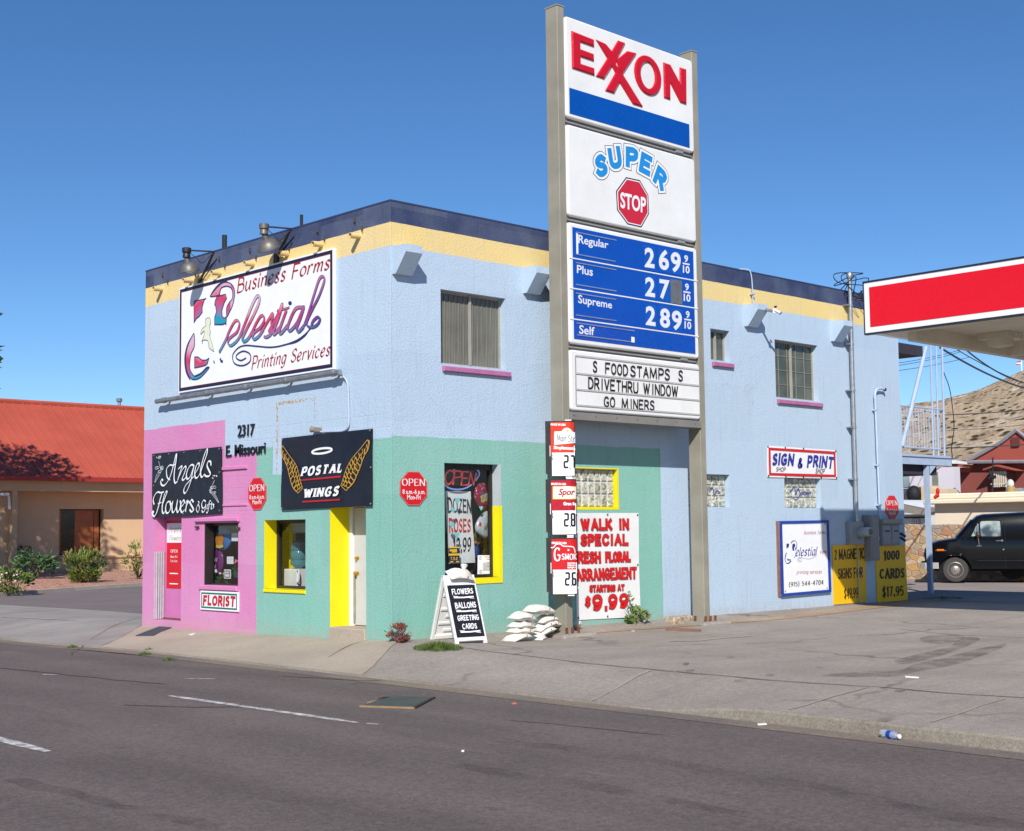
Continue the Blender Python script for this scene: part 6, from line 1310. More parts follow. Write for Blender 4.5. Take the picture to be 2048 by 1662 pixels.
# yellow price signs
ysg = M('sign_yellow', (255, 197, 0), .45, .05, 2, k=.86)
v_ = on(RIGHT, cY, .03)
def ysign(q, lines, label, w):
    Q = [v_(*t) for t in q]; o = thing('price_sign', label, 'sign', RIGHT.pt(*Q[3], .02)); m = MB(); panel(m, RIGHT, Q, .006, .024, 0); m.build('panel', ysg, o)
    m = MB()
    for t, qq in lines: pen(m, RIGHT, t, [v_(*p) for p in qq], .0265, w=w if t[0] != '$' else w*.72, nib=(R_(6), .5), gap=.1, sw=1.25)
    m.build('lettering', M('ink_black', (34, 22, 20), .5, .1), o); return o
ysign(((45, 588), (592, 568), (616, 1530), (72, 1572)), [('2', ((76, 652), (112, 650), (112, 830), (78, 836))), ('MAGNETIC', ((150, 648), (575, 622), (575, 815), (150, 832))), ('SIGNS', ((134, 968), (365, 950), (365, 1140), (136, 1156))), ('FOR', ((396, 948), (548, 940), (546, 1130), (398, 1140))), ('$49.99', ((236, 1300), (468, 1278), (466, 1470), (238, 1486)))], 'yellow price sign with thin black capitals beside the framed white board, crossed by shadow', .21)
ysign(((765, 600), (1250, 582), (1300, 1500), (790, 1545)), [('1000', ((895, 672), (1158, 652), (1158, 835), (895, 848))), ('CARDS', ((826, 968), (1242, 952), (1240, 1138), (828, 1158))), ('$17.95', ((870, 1270), (1226, 1252), (1226, 1432), (872, 1462)))], 'yellow price sign with heavy black capitals at the far end of the side wall', .29)
# ---------------------------------------------------------------- things in the tall shop window round the corner
p = RIGHT.off(-.2); n_ = on(p, cW, -.07)
NEON_R, NEON_B = NT('neon_red_tube'), NT('neon_blue_tube')
for t_m, c in ((NEON_R, (1, .12, .1)), (NEON_B, (.35, .5, 1))):
    t_m.col(sc3((226, 70, 70)) if c[0] == 1 else sc3((130, 150, 226)), .2); t_m.b.inputs['Emission Color'].default_value = c+(1,); t_m.b.inputs['Emission Strength'].default_value = .25
o = thing('neon_sign', 'red and blue tube sign reading open at the top of the tall shop window', 'neon sign', p.pt(*n_(310, 400), -.09))
m = MB(); c = -.09
for pts in ([(150, 140), (95, 190), (85, 280), (125, 340), (190, 270), (205, 180), (150, 140)], ):
    m.tube([p.pt(*q, c) for q in spl([n_(*t) for t in pts], 6)], .014, 6)
for pts in ([(190, 345), (215, 150)], [(215, 150), (300, 155), (305, 230), (215, 245)], [(405, 165), (325, 160), (305, 350), (390, 345)], [(318, 250), (390, 250)], [(405, 350), (435, 170), (475, 345), (515, 180)]):
    m.tube([p.pt(*n_(*t), c) for t in pts], .014, 6)
m.build('word_tubes', NEON_R.m, o)
m = MB()
for pts in ([(200, 135), (250, 112), (310, 103)], [(480, 112), (540, 140), (560, 200), (510, 285)], [(65, 300), (90, 350), (160, 395), (270, 408), (370, 390), (450, 345)]): m.tube([p.pt(*q, c-.01) for q in spl([n_(*t) for t in pts], 6)], .014, 6)
m.build('oval_tubes', NEON_B.m, o)
m = MB(); a0, b1 = n_(120, 130); a1, b0 = n_(500, 355); m.pbox(p, a0, a1, b0, b1, c-.06, c-.03, 0, .01); m.build('backing', M('neon_backing', (60, 56, 58), .4, .2), o)
q = [n_(115, 425), n_(468, 432), n_(528, 1422), n_(165, 1435)]
o = thing('window_banner', 'long white paper banner of black and red brush lettering inside the tall window', 'banner', p.pt(*q[3], -.14))
m = MB(); panel(m, p, q, -.152, -.148, 0, 8, 20, .006, 3); m.build('paper', WHT, o, smooth=35)
m = MB(); BB = dict(w=.19, nib=(R_(30), .35), gap=.1, slant=.05); pen(m, p, 'DOZEN', [n_(138, 505), n_(470, 545), n_(472, 740), n_(150, 735)], -.137, **BB); pen(m, p, '12.99', [n_(215, 1070), n_(468, 1060), n_(466, 1282), n_(222, 1290)], -.137, **BB); m.build('black_lettering', BLK, o)
m = MB(); pen(m, p, 'ROSES', [n_(155, 795), n_(462, 810), n_(462, 1005), n_(165, 1008)], -.137, **dict(BB, w=.21)); m.build('red_lettering', RED, o)
# foil balloons
seq = NT('sequin_foil'); _v = seq.voro(38, out='Color'); seq.col(seq.cramp(_v, [(0, sc3((120, 10, 50))), (.4, sc3((190, 20, 60))), (.7, sc3((120, 30, 110))), (.85, sc3((240, 180, 60))), (1, sc3((250, 220, 220)))]), .2, .3)
def blob(pts, c, th, mat, nm, par):
    P = spl([n_(*t) for t in pts], 5, True)[:-1]; cx, cy = sum(q[0] for q in P)/len(P), sum(q[1] for q in P)/len(P); m = MB(); R = []
    for s_, d in ((.0, 1), (.5, .86), (.8, .6), (1, 0), (.8, -.6), (.5, -.86), (0, -1)): R.append([p.pt(cx+(x-cx)*max(s_, .01), cy+(y-cy)*max(s_, .01), c+th*d) for x, y in P])
    n = len(P); m.add(sum(R, []), [(k*n+(i+1) % n, k*n+i, (k+1)*n+i, (k+1)*n+(i+1) % n) for k in range(6) for i in range(n)]); return m.build(nm, mat, par, smooth=True)
o = thing('balloon', 'glittery dark red heart balloon with yellow band in the tall shop window', 'balloon', p.pt(*n_(620, 690), -.1))
blob([(580, 305), (640, 310), (665, 400), (690, 500), (715, 570), (730, 620), (660, 690), (590, 690), (530, 620), (490, 520), (490, 430), (530, 345)], -.1, .05, seq.m, 'foil', o)
m = MB(); m.poly(p, [n_(545, 500), n_(675, 445), (n_(695, 530)), n_(565, 590)], -.044); m.build('band', M('balloon_yellow', (232, 214, 90), .35, .2), o); m = MB()
for k in range(6): m.ribbon(p, [n_(565+20*k, 500-8*k), n_(572+20*k, 570-8*k)], .016, -.042)
m.ribbon(p, [n_(545, 488), n_(672, 428)], .03, -.042); m.build('band_marks', M('band_blue', (70, 80, 150), .4), o)
o = thing('balloon', 'tilted silver white heart balloon with small red lips in the tall window', 'balloon', p.pt(*n_(620, 1090), -.1))
blob([(660, 705), (710, 720), (728, 780), (720, 900), (716, 1000), (690, 1080), (630, 1085), (560, 1040), (510, 980), (505, 900), (540, 820), (600, 745)], -.1, .05, M('balloon_silver', (206, 214, 220), .22, .12, 6, metal=.2), 'foil', o)
m = MB()
for x, y in ((553, 890), (690, 950)): P = n_(x, y); m.ell(p.pt(*P, -.062), .03, .012, .04, 8, 6)
m.build('lips', RED, o); m = MB(); rnd = random.Random(6)
for k in range(9): x, y = 600+k*12, 960-k*12+rnd.uniform(-20, 20); m.ribbon(p, spl([n_(x, y), n_(x+10, y-50), n_(x+22, y-10), n_(x+30, y-60)], 4), .008, -.044)
m.build('script', M('print_grey', (120, 118, 120), .5), o); m = MB(); m.tube([p.pt(*n_(698, 1080), -.1), p.pt(*n_(716, 1135), -.09)], .02, 6); m.build('neck', M('balloon_silver', (1, 1, 1)), o)
tealh = M('teal_felt', (120, 200, 196), .7)
def heart(x, y, r, lb):
    a, b_ = n_(x, y); s_ = abs(n_(x+r, y)[0]-a); P = [(a+s_*.8*math.sin(t)**3*1.25, b_+s_*(.9*math.cos(t)-.36*math.cos(2*t)-.14*math.cos(3*t)-.05*math.cos(4*t))) for t in [k*PI/12 for k in range(24)]]
    m = MB(); m.prism(p, P, .022, .03); o = m.thing('paper_heart', tealh, lb, 'heart', 'teal paper hearts on the tall window')
for x, y, r, lb in ((190, 560, 34, 'teal paper heart over the first letter of the window banner'), (130, 692, 30, 'bright teal paper heart at left edge of the tall window, upper one'), (108, 900, 34, 'teal paper heart at left window edge beside red lettering'), (182, 1040, 34, 'dark teal paper heart below the red lettering'), (516, 668, 24, 'pale small heart between window banner and glittery balloon')): heart(x, y, r, lb)
a0, b1 = n_(68, 1205); a1, b0 = n_(222, 1418); o = thing('window_sticker', 'dark blue and yellow sticker with figures low at left of the tall window', 'sticker', p.pt((a0+a1)/2, b0, .02))
m = MB(); m.pbox(p, a0, a1, b0, b1, .018, .022); m.build('sheet', M('sticker_navy', (34, 44, 70), .4), o)
SY = M('sticker_yellow', (236, 190, 40), .4); m = MB(); h = b1-b0; m.rect(p, a0, a1, b1-.02, b1, .024); m.rect(p, a0, a1, b0+h*.45, b0+h*.58, .024); pen(m, p, '7.5.0', boxq(a0+.04, a1-.05, b0+h*.16, b0+h*.36), .0245, w=.2); m.ribbon(p, [(a0+.02, b0+h*.78), (a1-.06, b0+h*.8)], .03, .024); m.ribbon(p, [(a0+.07, b0+h*.68), (a1-.06, b0+h*.69)], .02, .024); m.ribbon(p, [(a0+.03, b0+h*.06), (a0+.1, b0+h*.06)], .02, .024); m.ribbon(p, [(a1-.08, b0+h*.06), (a1-.02, b0+h*.06)], .02, .024); m.build('lettering', SY, o)
q = [n_(475, 1318), n_(752, 1320), n_(755, 1578), n_(470, 1580)]; o = thing('paper_notice', 'white certificate sheet with seals low in the tall shop window', 'paper', p.pt(*q[3], .02))
m = MB(); panel(m, p, q, .017, .02, 0); m.build('sheet', WHT, o); m = MB(); mp = quadmap(q)
for k in range(9): u = .1+.03*(k % 3); m.ribbon(p, [mp(.5-.28+u*.3, .2+.05*k), mp(.5+.3-u*.5, .2+.05*k)], .006, .022)
m.build('small_print', M('print_grey', (120, 118, 120), .5), o); m = MB()
for k, (u, v, w) in enumerate(((.5, .92, .32), (.52, .8, .2), (.55, .62, .2), (.5, .45, .12))): m.ribbon(p, [mp(u-w/2, v), mp(u+w/2, v-.02)], .012, .0225)
m.build('coloured_print', M('print_orange', (214, 120, 60), .5), o); m = MB()
for (u, v) in ((.12, .85), (.86, .15), (.14, .14)): m.ribbon(p, [(mp(u, v)[0]+.02*math.cos(t), mp(u, v)[1]+.024*math.sin(t)) for t in [k*PI/6 for k in range(13)]], .01, .0225, dc=0)
m.build('seals', M('print_gold', (180, 150, 70), .5), o)
o = thing('flower_display', 'bunch of yellow green flowers in a vase behind the silver balloon', 'flowers', p.pt(*n_(610, 1310), -.3)); a, b_ = n_(610, 1310)
m = MB(); m.lathe(p.pt(a, b_-.05, -.3), (0, 0, 1), [(.06, 0), (.08, .12), (.06, .2)], 10); m.build('vase', M('vase_blue', (50, 80, 150), .3), o)
m = MB(); rnd = random.Random(12)
for k in range(30):
    c0 = Vector(p.pt(a, b_+.1, -.3)); d = Vector((rnd.uniform(-.14, .14), rnd.uniform(-.12, .12), rnd.uniform(.12, .42))); s_2 = d.cross(Vector((.2, 1, 0))).normalized()*.025; m.add([c0+d*.2, c0+d*.6+s_2, c0+d, c0+d*.6-s_2], [(0, 1, 2, 3)])
m.build('leaves', M('leaf_olive', (130, 140, 60), .5, .3), o); m = MB()
for k in range(12): m.ell(Vector(p.pt(a, b_+.3, -.28))+Vector((rnd.uniform(-.14, .14), rnd.uniform(-.08, .08), rnd.uniform(-.1, .18))), .03, .03, .03, 7, 5)
m.build('blooms', M('bloom_pink', (214, 90, 110), .6), o)
o = thing('display_cabinet', 'dark blue cabinet standing behind the window banner at left', 'cabinet', p.pt(*n_(110, 1200), -.55)); a0, b1 = n_(62, 760); a1, b0 = n_(300, 1300)
m = MB(); m.pbox(p, a0, a1+.2, b0-.5, b1, -.8, -.45, 0, .01); m.build('body', M('cabinet_blue', (30, 70, 130), .5, .1), o); m = MB()
for k in range(3): m.pbox(p, a0, a1+.2, b1-.1-.28*k, b1-.07-.28*k, -.45, -.43)
m.build('shelf_edge', M('shelf_dark', (30, 34, 46), .5), o)

# ---------------------------------------------------------------- pavement sign in front of the window
wp = M('plastic_white', (244, 243, 238), .45, .06, 4, k=.82, dirt=.12)
HD_, BD_ = Vector((math.cos(R_(-11)), math.sin(R_(-11)), 0)), Vector((-math.sin(R_(-11)), math.cos(R_(-11)), 0))
FL0 = gpx(912, 1290, -.042); SPR, HZ, WID = .84, 1.05, .57; TOPC = FL0+HD_*WID/2+BD_*SPR/2+Vector((0, 0, HZ))
o = thing('pavement_sign', 'folding white plastic pavement sign with black board and white brush lettering', 'sign', FL0+HD_*.28+BD_*.42)
def leaf(front):
    """one leaf of the A: slopes from the ground up to the shared hinge"""
    base = FL0 if front else FL0+BD_*SPR; run = BD_*(SPR/2-.02)*(1 if front else -1); u = run+Vector((0, 0, HZ)); L = u.length; u = u.normalized()
    r = HD_ if front else -HD_; n = r.cross(u)
    P = Pl(base if front else base+HD_*WID, r, n, u)
    m = MB(); W = WID
    m.pbox(P, 0, W, .05, L, -.012, .0); m.pbox(P, 0, .06, 0, L, -.04, .012, 0, .008); m.pbox(P, W-.06, W, 0, L, -.04, .012, 0, .008); m.pbox(P, .06, W-.06, L-.17, L, -.04, .011, 0, .008); m.pbox(P, .06, W-.06, .05, .12, -.04, .011, 0, .008)
    if not front:
        pass
    lf = m.build('leaf', wp, o); r = MB()
    for k in range(6): b_ = .17+k*.12; r.pbox(P, .09, W-.09 if k % 2 else W-.2, b_, b_+.05, -.03, -.013, 0, .008)
    r.build('moulded_rib', wp, lf); return P, L
PF, L = leaf(True); PB, _ = leaf(False)
m = MB(); m.pbox(PF, .035, WID-.035, .11, L-.17, .001, .016); m.build('black_board', M('chalk_black', (30, 28, 36), .5, .12, 3), o)
m = MB(); hh = L-.185-.135; bb = dict(BRUSH, w=.22, slant=.05, gap=.1)
for t, (v0, v1), (u0, u1) in (('FLOWERS', (.86, .95), (.1, .92)), ('BALLONS', (.575, .67), (.12, .93)), ('GREETING', (.325, .41), (.12, .94)), ('CARDS', (.155, .24), (.24, .8))):
    pen(m, PF, t, boxq(.05+.47*u0, .05+.47*u1, .12+hh*(v0-.012), .12+hh*(v1+.018)), .018, **bb)
for v in (.77, .49, .075):
    X = lambda u: .06+.45*u
    m.ribbon(PF, [(X(.12), .135+hh*v), (X(.5), .135+hh*(v-.006)), (X(.92), .135+hh*(v+.004))], .022, .018); m.ribbon(PF, [(X(.1), .135+hh*(v+.03)), (X(.3), .135+hh*(v+.016))], .008, .0182); m.ribbon(PF, [(X(.74), .135+hh*(v-.02)), (X(.93), .135+hh*(v-.032))], .008, .0182)
m.build('lettering', WHT, o)

# ---------------------------------------------------------------- sandbags
bagm = NT('sandbag_canvas'); w1 = bagm.n('ShaderNodeTexWave'); w1.inputs['Scale'].default_value = 55; bagm.l(bagm.co(), w1.inputs['Vector'])
bagm.col(bagm.mix(bagm.ramp(bagm.noise(7, 6, .65), .4, .7), sc3((238, 232, 222), .86), sc3((206, 196, 180), .86)), .85, 0, .2); bagm.bump(w1.outputs['Fac'], .25, .003, bagm.bump(bagm.noise(9, 4, .6), .6, .02)); tie = M('tie_dark', (92, 80, 70), .8)
def sandbag(c, L, W, T, yaw, roll, label, seed, sag=.0, pitch=0., grp='white sandbags stacked against the left post'):
    rnd = random.Random(seed); N = 14; K = 10; top, bot = [], []; rot = Matrix.Rotation(yaw, 3, 'Z') @ Matrix.Rotation(roll, 3, 'Y') @ Matrix.Rotation(pitch, 3, 'X'); f0 = Vector((rnd.uniform(0, 9), rnd.uniform(0, 9), 0))
    def P(i, j, s_):
        u, v = -1+2*i/N, -1+2*j/K; e = (1-abs(u)**3.2)**.55*(1-abs(v)**2.6)**.55 if abs(u) < 1 and abs(v) < 1 else 0
        x = u*L/2*(1-.10*(1-abs(v)**2)*0+.04*abs(u)*abs(v)); y = v*W/2*(1-.14*abs(u)**6+.1*abs(u*v)**4)
        z = s_*e*T/2*(1.1 if s_ > 0 else .8); z += mnoise.noise(Vector((u*1.7, v*1.7, s_))+f0)*.022*(.3+e); z -= sag*u*u
        return Vector(c)+rot @ Vector((x, y, z))
    m = MB(); vs = [P(i, j, s_) for s_ in (1, -1) for j in range(K+1) for i in range(N+1)]; Q = (N+1)*(K+1); I = lambda s_, i, j: s_*Q+j*(N+1)+i; fs = []
    for j in range(K):
        for i in range(N): fs += [(I(0, i, j), I(0, i+1, j), I(0, i+1, j+1), I(0, i, j+1)), (I(1, i, j+1), I(1, i+1, j+1), I(1, i+1, j), I(1, i, j))]
    for i in range(N): fs += [(I(1, i, 0), I(1, i+1, 0), I(0, i+1, 0), I(0, i, 0)), (I(0, i, K), I(0, i+1, K), I(1, i+1, K), I(1, i, K))]
    for j in range(K): fs += [(I(1, 0, j+1), I(1, 0, j), I(0, 0, j), I(0, 0, j+1)), (I(0, N, j+1), I(0, N, j), I(1, N, j), I(1, N, j+1))]
    m.add(vs, fs); o = m.thing('sandbag', bagm.m, label, 'sandbag', grp, smooth=50)
    m = MB(); m.tube([Vector(c)+rot @ Vector((L*.16, -W/2*.98, .0)), Vector(c)+rot @ Vector((L*.16, -W/2*.99, T*.28))], .006, 5); m.build('tie', tie, o)
    return o
cb = cropf(1000, 1190, 6.827)
def at(x, y, c): a, b_ = RIGHT.px(*cb(x, y), c); return RIGHT.pt(a, b_, c)
# left stack of four, right stack of five, top bag bridging
sandbag(at(235, 572, .80), .42, .32, .12, .05, -.12, 'bottom white sandbag of the left stack, splayed on the ground', 1, .03)
sandbag(at(285, 490, .78), .40, .32, .13, -.05, .10, 'second white sandbag up in the left stack', 2, .03)
sandbag(at(300, 415, .77), .40, .32, .13, .08, .10, 'third white sandbag up in the left stack, below its top bag', 3, .03)
sandbag(at(310, 300, .77), .42, .33, .15, .02, .12, 'top white sandbag of the left stack, corner sticking up', 4, .04)
sandbag(at(505, 585, .66), .22, .3, .10, .3, -.1, 'small white sandbag on the ground right of the left stack', 5, .02)
sandbag(at(590, 495, .58), .38, .3, .12, -.1, -.30, 'slanting white sandbag lowest in the right stack against the post', 6, .02)
sandbag(at(590, 420, .57), .38, .3, .12, -.05, -.30, 'slanting white sandbag in the middle of the right stack', 7, .02)
sandbag(at(620, 330, .57), .40, .3, .13, .05, -.06, 'white sandbag under the topmost bag of the right stack', 8, .03)
sandbag(at(535, 205, .60), .52, .34, .16, 0., .06, 'topmost white sandbag of the pile, lying across the right stack', 9, .03)
sandbag(at(700, 400, .42), .26, .28, .12, 0., 0., 'white sandbag half hidden behind the left post', 10, .01)
sandbag(at(1035, 395, .14), .14, .2, .12, 0., 0., 'tan sandbag corner peeping out right of the left post', 11, .0)
sandbag(TOPC+Vector((.02, -.05, .02)), .42, .26, .12, R_(-11), .08, 'white sandbag slung over the top of the folding pavement sign', 12, .04, .5, grp=None)
m = MB(); k = TOPC+Vector((.13, .0, .1)); m.lathe(k, (.2, .1, 1), [(.03, -.04), (.035, 0), (.06, .05), (.05, .07), (.01, .065)], 9); m.build('gathered_neck', bagm.m, [q_ for q_ in bpy.data.objects if q_.get('label', '').startswith('white sandbag slung')][0], smooth=50)

# ---------------------------------------------------------------- meters, boxes and pipes at the far end of the side wall
v5 = on(RIGHT, cY, .15); gbx = M('meter_box_grey', (160, 164, 166), .5, .12, 4, dirt=.15); gb2 = M('panel_box_grey', (150, 148, 148), .5, .14, 4, dirt=.2)
a0, b1 = v5(350, 195); a1, b0 = v5(585, 572); o = thing('meter_box', 'square grey electric meter box with protruding round meter under the tall mast', 'meter box', RIGHT.pt((a0+a1)/2, b0, .1))
m = MB(); m.pbox(RIGHT, a0, a1, b0, b1, .002, .14, 0, .012); m.build('box', gbx, o)
m = MB(); c0 = RIGHT.pt(*v5(520, 365), .14); m.lathe(c0, (0, -1, 0), [(.12, 0), (.12, .03), (.105, .03), (.105, .2), (.09, .24), (.02, .25)], 18); m.build('round_meter', M('meter_shell', (168, 178, 184), .3, .1), o, smooth=40)
m = MB(); m.lathe(RIGHT.pt(*v5(520, 365), .392), (0, -1, 0), [(.07, 0), (.07, .002)], 14); m.build('dial', M('dial_dark', (70, 64, 66), .3), o); m = MB(); pen(m, RIGHT, '2317', [v5(455, 445), v5(550, 440), v5(550, 482), v5(455, 488)], .143, w=.14); m.build('number', BLK, o)
v5 = on(RIGHT, cY, .24); a0, b1 = v5(682, 85); a1, b0 = v5(842, 835)
o = thing('panel_box', 'tall narrow grey electrical panel box standing far out from the wall', 'electrical box', RIGHT.pt((a0+a1)/2, b0, .2))
m = MB(); m.pbox(RIGHT, a0, a1, b0, b1, .002, .23, 0, .012); m.build('box', gb2, o); m = MB(); m.pbox(RIGHT, a0+.02, a1-.02, b0+.04, b1-.04, .23, .24, 0, .004); dl = m.build('door', gb2, o); m = MB(); m.pbox(RIGHT, a1-.09, a1-.05, (b0+b1)/2-.06, (b0+b1)/2+.04, .24, .26, 0, .006); m.build('latch', galv, dl)
m = MB(); m.tube([RIGHT.pt(a0-.1, b0+.72, .2), RIGHT.pt(a0+.02, b0+.72, .2)], .04, 8); m.build('conduit_nipple', galv, o)
v5 = on(RIGHT, cY, .16); a0, b1 = v5(868, 235); a1, b0 = v5(1175, 575)
o = thing('meter_cabinet', 'grey double meter cabinet with overhanging lid below the shaded red octagon', 'meter box', RIGHT.pt((a0+a1)/2, b0, .1))
m = MB(); m.pbox(RIGHT, a0, a1, b0, b1, .002, .15, 0, .01); m.build('box', gbx, o); m = MB(); l0, lb1 = v5(850, 150); l1, lb0 = v5(1165, 235); m.pbox(RIGHT, l0, l1, lb0, lb1, .002, .24, 0, .02); m.build('lid', M('lid_tan', (166, 160, 148), .5, .1, 4), o)
for k in range(2): m = MB(); w = (a1-a0)/2; m.pbox(RIGHT, a0+w*k+.02, a0+w*(k+1)-.03, b0+.03, b1-.03, .15, .163, 0, .005); d_2 = m.build('door', gbx, o); m = MB(); m.pbox(RIGHT, a0+w*k+w*.3, a0+w*k+w*.75, b0+.3, b0+.33, .163, .178); m.build('latch', drk, d_2)
m = MB()
for k in range(2): q0 = v5(1175, 385+70*k); m.tube([RIGHT.pt(q0[0], q0[1], .15), RIGHT.pt(q0[0]+.1, q0[1]-.08, .22)], .03, 6)
m.build('handles', drk, o)
# service mast
o = thing('service_mast', 'tall galvanised service mast with weatherhead and tangled wires rising above the roof', 'mast', RIGHT.pt(*RIGHT.px(1713, 1042, .12), .12))
zt = RIGHT.px(1699, 553, .12); zb = RIGHT.px(1713.5, 1043, .12); xm = (zt[0]+zb[0])/2; A_, B_ = Vector(RIGHT.pt(zt[0], zt[1], .12)), Vector(RIGHT.pt(zb[0], zb[1], .12))
m = MB(); m.tube([B_, A_], .048, 12); m.build('mast_pipe', galv, o, smooth=40)
m = MB(); m.lathe(A_, (.1, 0, 1), [(.055, -.06), (.07, -.02), (.075, .05), (.05, .1), (.01, .12)], 12); m.build('weatherhead', galv, o, smooth=40)
for t in (.12, .28, .47, .62, .83):
    q = A_.lerp(B_, t) if t != .62 else A_.lerp(B_, .62); m = MB(); m.box((q.x-.13, q.y-.02, q.z-.012), (q.x+.07, q.y+.0 if 0 else .02, q.z+.02)); m.tube([q-Vector((0, 0, .025)), q+Vector((0, 0, .025))], .058, 10); m.build('bracket', galv, o)
m = MB(); rnd = random.Random(17)
for k in range(3):
    c0 = A_+Vector((.03, -.03, .02)); pts = [tuple(c0)]
    for j in range(5): pts.append(tuple(A_+Vector((rnd.uniform(-.45, .5), rnd.uniform(-.25, .2), rnd.uniform(-.55, .12)))))
    m.tube(spl(pts, 5), .011, 5)
for k in range(2): m.tube(spl([tuple(A_+Vector((.3, -.1, -.3-.1*k))), tuple(A_+Vector((1.0, .1, -.75-.1*k))), tuple(A_+Vector((2.2, .6, -1.0)))], 6), .011, 5)
m.build('drop_wires', M('wire_black', (30, 32, 40), .5), o)
pb2 = M('pipe_blue_paint', (190, 212, 236), .5, .1, 4)
o = thing('vent_pipe', 'thin pale blue vent pipe with hooked top near the end of the side wall', 'pipe', RIGHT.pt(*RIGHT.px(1760, 1070, .08), .08))
G3 = lambda x, y, c=.08: tuple(RIGHT.pt(*RIGHT.px(x, y, c), c)); m = MB(); m.tube(spl([G3(1762, 1075), G3(1757, 960), G3(1751, 815), G3(1750, 792), G3(1753, 780), G3(1761, 777), G3(1769, 778.5)], 6), .026, 10); m.build('pipe', pb2, o, smooth=True)
m = MB(); m.lathe(G3(1769, 778.5), (.9, -.2, -.5), [(.028, -.02), (.04, .0), (.042, .03), (.01, .03)], 10); m.build('hood', drk, o)
for y in (820, 930, 1010): q = Vector(G3(1751.5+(y-815)*.04, y)); m = MB(); m.box((q.x-.05, q.y-.03, q.z-.015), (q.x+.05, -.0, q.z+.015)); m.build('strap', pb2, o)
o = thing('thin_conduit', 'thin steel conduit running down the yellow price sign to the ground', 'pipe', G3(1716, 1092, .06)); m = MB(); m.tube(spl([G3(1715.5, 1090, .06), G3(1716.5, 1130, .06), G3(1718, 1180, .06), G3(1719.5, 1200, .06), G3(1724, 1209, .1), G3(1745, 1210, .25)], 6), .014, 8); m.build('pipe', galv, o)
q = Vector(G3(1717.5, 1150, .06)); m = MB(); m.box((q.x-.03, q.y-.02, q.z-.01), (q.x+.03, -.0, q.z+.01)); m.build('strap', galv, o)
o = thing('roof_conduit', 'pale conduit hooked over the parapet beside the camera', 'pipe', G3(1505, 600, .05)); m = MB(); m.tube(spl([tuple(RIGHT.pt(RIGHT.px(1482, 541)[0], HB+.045, -.2)), tuple(RIGHT.pt(RIGHT.px(1494, 541)[0], HB+.05, .0)), G3(1502, 549, .04), G3(1505, 580, .05), G3(1506, 608, .05)], 6), .014, 8); m.build('pipe', pale, o, smooth=True); q = Vector(G3(1505.5, 588, .05)); m = MB(); m.box((q.x-.05, q.y-.03, q.z-.015), (q.x+.05, 0, q.z+.015)); m.build('strap', pale, o)
o = thing('security_camera', 'small white security camera on a short arm beside a rain scupper', 'camera', G3(1533, 618, .4)); m = MB(); A_, B_ = Vector(G3(1531, 619, .36)), Vector(G3(1548, 623, .55)); m.tube([A_, B_], .03, 8); m.build('arm', galv, o)
m = MB(); m.tube([B_+Vector((-.02, -.02, .03)), B_+Vector((.10, -.08, -.03))], .032, 8); m.lathe(B_+Vector((.0, 0, 0)), (0, 0, 1), [(.03, -.04), (.034, 0), (.028, .06)], 8); m.build('body', white_p, o, smooth=40); m = MB(); m.lathe(B_+Vector((.10, -.08, -.03)), (.9, -.4, -.4), [(.034, -.01), (.034, .015), (.02, .02)], 8); m.tube([B_+Vector((.02, 0, .09)), B_+Vector((.06, -.02, .11))], .022, 6); m.build('lens', BLK, o)

# ---------------------------------------------------------------- plants, litter and covers on the ground
def leafy(mb, c, r, n, size, seed, mats=1, up=.3, stems=None, shell=.35, asp=.45):
    """leaf-sized blades through a crown; r = (rx, ry, rz)"""
    rnd = random.Random(seed); cl = []
    for k in range(max(6, n//90)):
        while True:
            d = Vector((rnd.uniform(-1, 1), rnd.uniform(-1, 1), rnd.uniform(-1, 1)))
            if .25 < d.length < 1: break
        cl.append((d, rnd.uniform(.22, .42), rnd.randrange(mats)))
    for k in range(n):
        d, s_, mi = cl[rnd.randrange(len(cl))]; q = d+Vector((rnd.gauss(0, s_), rnd.gauss(0, s_), rnd.gauss(0, s_)))*.62
        if q.length > 1.12: q = q.normalized()*rnd.uniform(.8, 1.12)
        pos = Vector(c)+Vector((q.x*r[0], q.y*r[1], q.z*r[2])); t = Vector((q.x+rnd.uniform(-.7, .7), q.y+rnd.uniform(-.7, .7), q.z*.5+up+rnd.uniform(-.5, .5))).normalized()
        sd = t.cross(Vector((rnd.uniform(-1, 1), rnd.uniform(-1, 1), rnd.uniform(-1, 1)))); sd = sd.normalized() if sd.length > 1e-5 else t.orthogonal().normalized(); L = size*rnd.uniform(.6, 1.3); w = L*asp*.5; nn = t.cross(sd)*L*.12
        mb.add([pos, pos+t*L*.5+sd*w+nn, pos+t*L, pos+t*L*.5-sd*w+nn], [(0, 1, 2, 3)], mi if rnd.random() < .8 else rnd.randrange(mats))
def leafmat(nm, a, b_, rough=.5):
    t = NT(nm); t.col(t.mix(t.ramp(t.noise(3.5, 4), .35, .65), sc3(a, .85), sc3(b_, .85)), rough, 0, .35)
    t.b.inputs['Subsurface Weight'].default_value = 0; return t.m
g1, g2, g3 = leafmat('leaf_green', (88, 118, 56), (120, 146, 70)), leafmat('leaf_deep', (60, 86, 46), (84, 112, 56)), leafmat('leaf_pale', (150, 168, 110), (120, 140, 88))
stemm = M('stem_brown', (110, 96, 70), .8, .2)
def plant(nm, base, label, build):
    o = thing(nm, label, 'plant', base); build(o, Vector(base)); return o
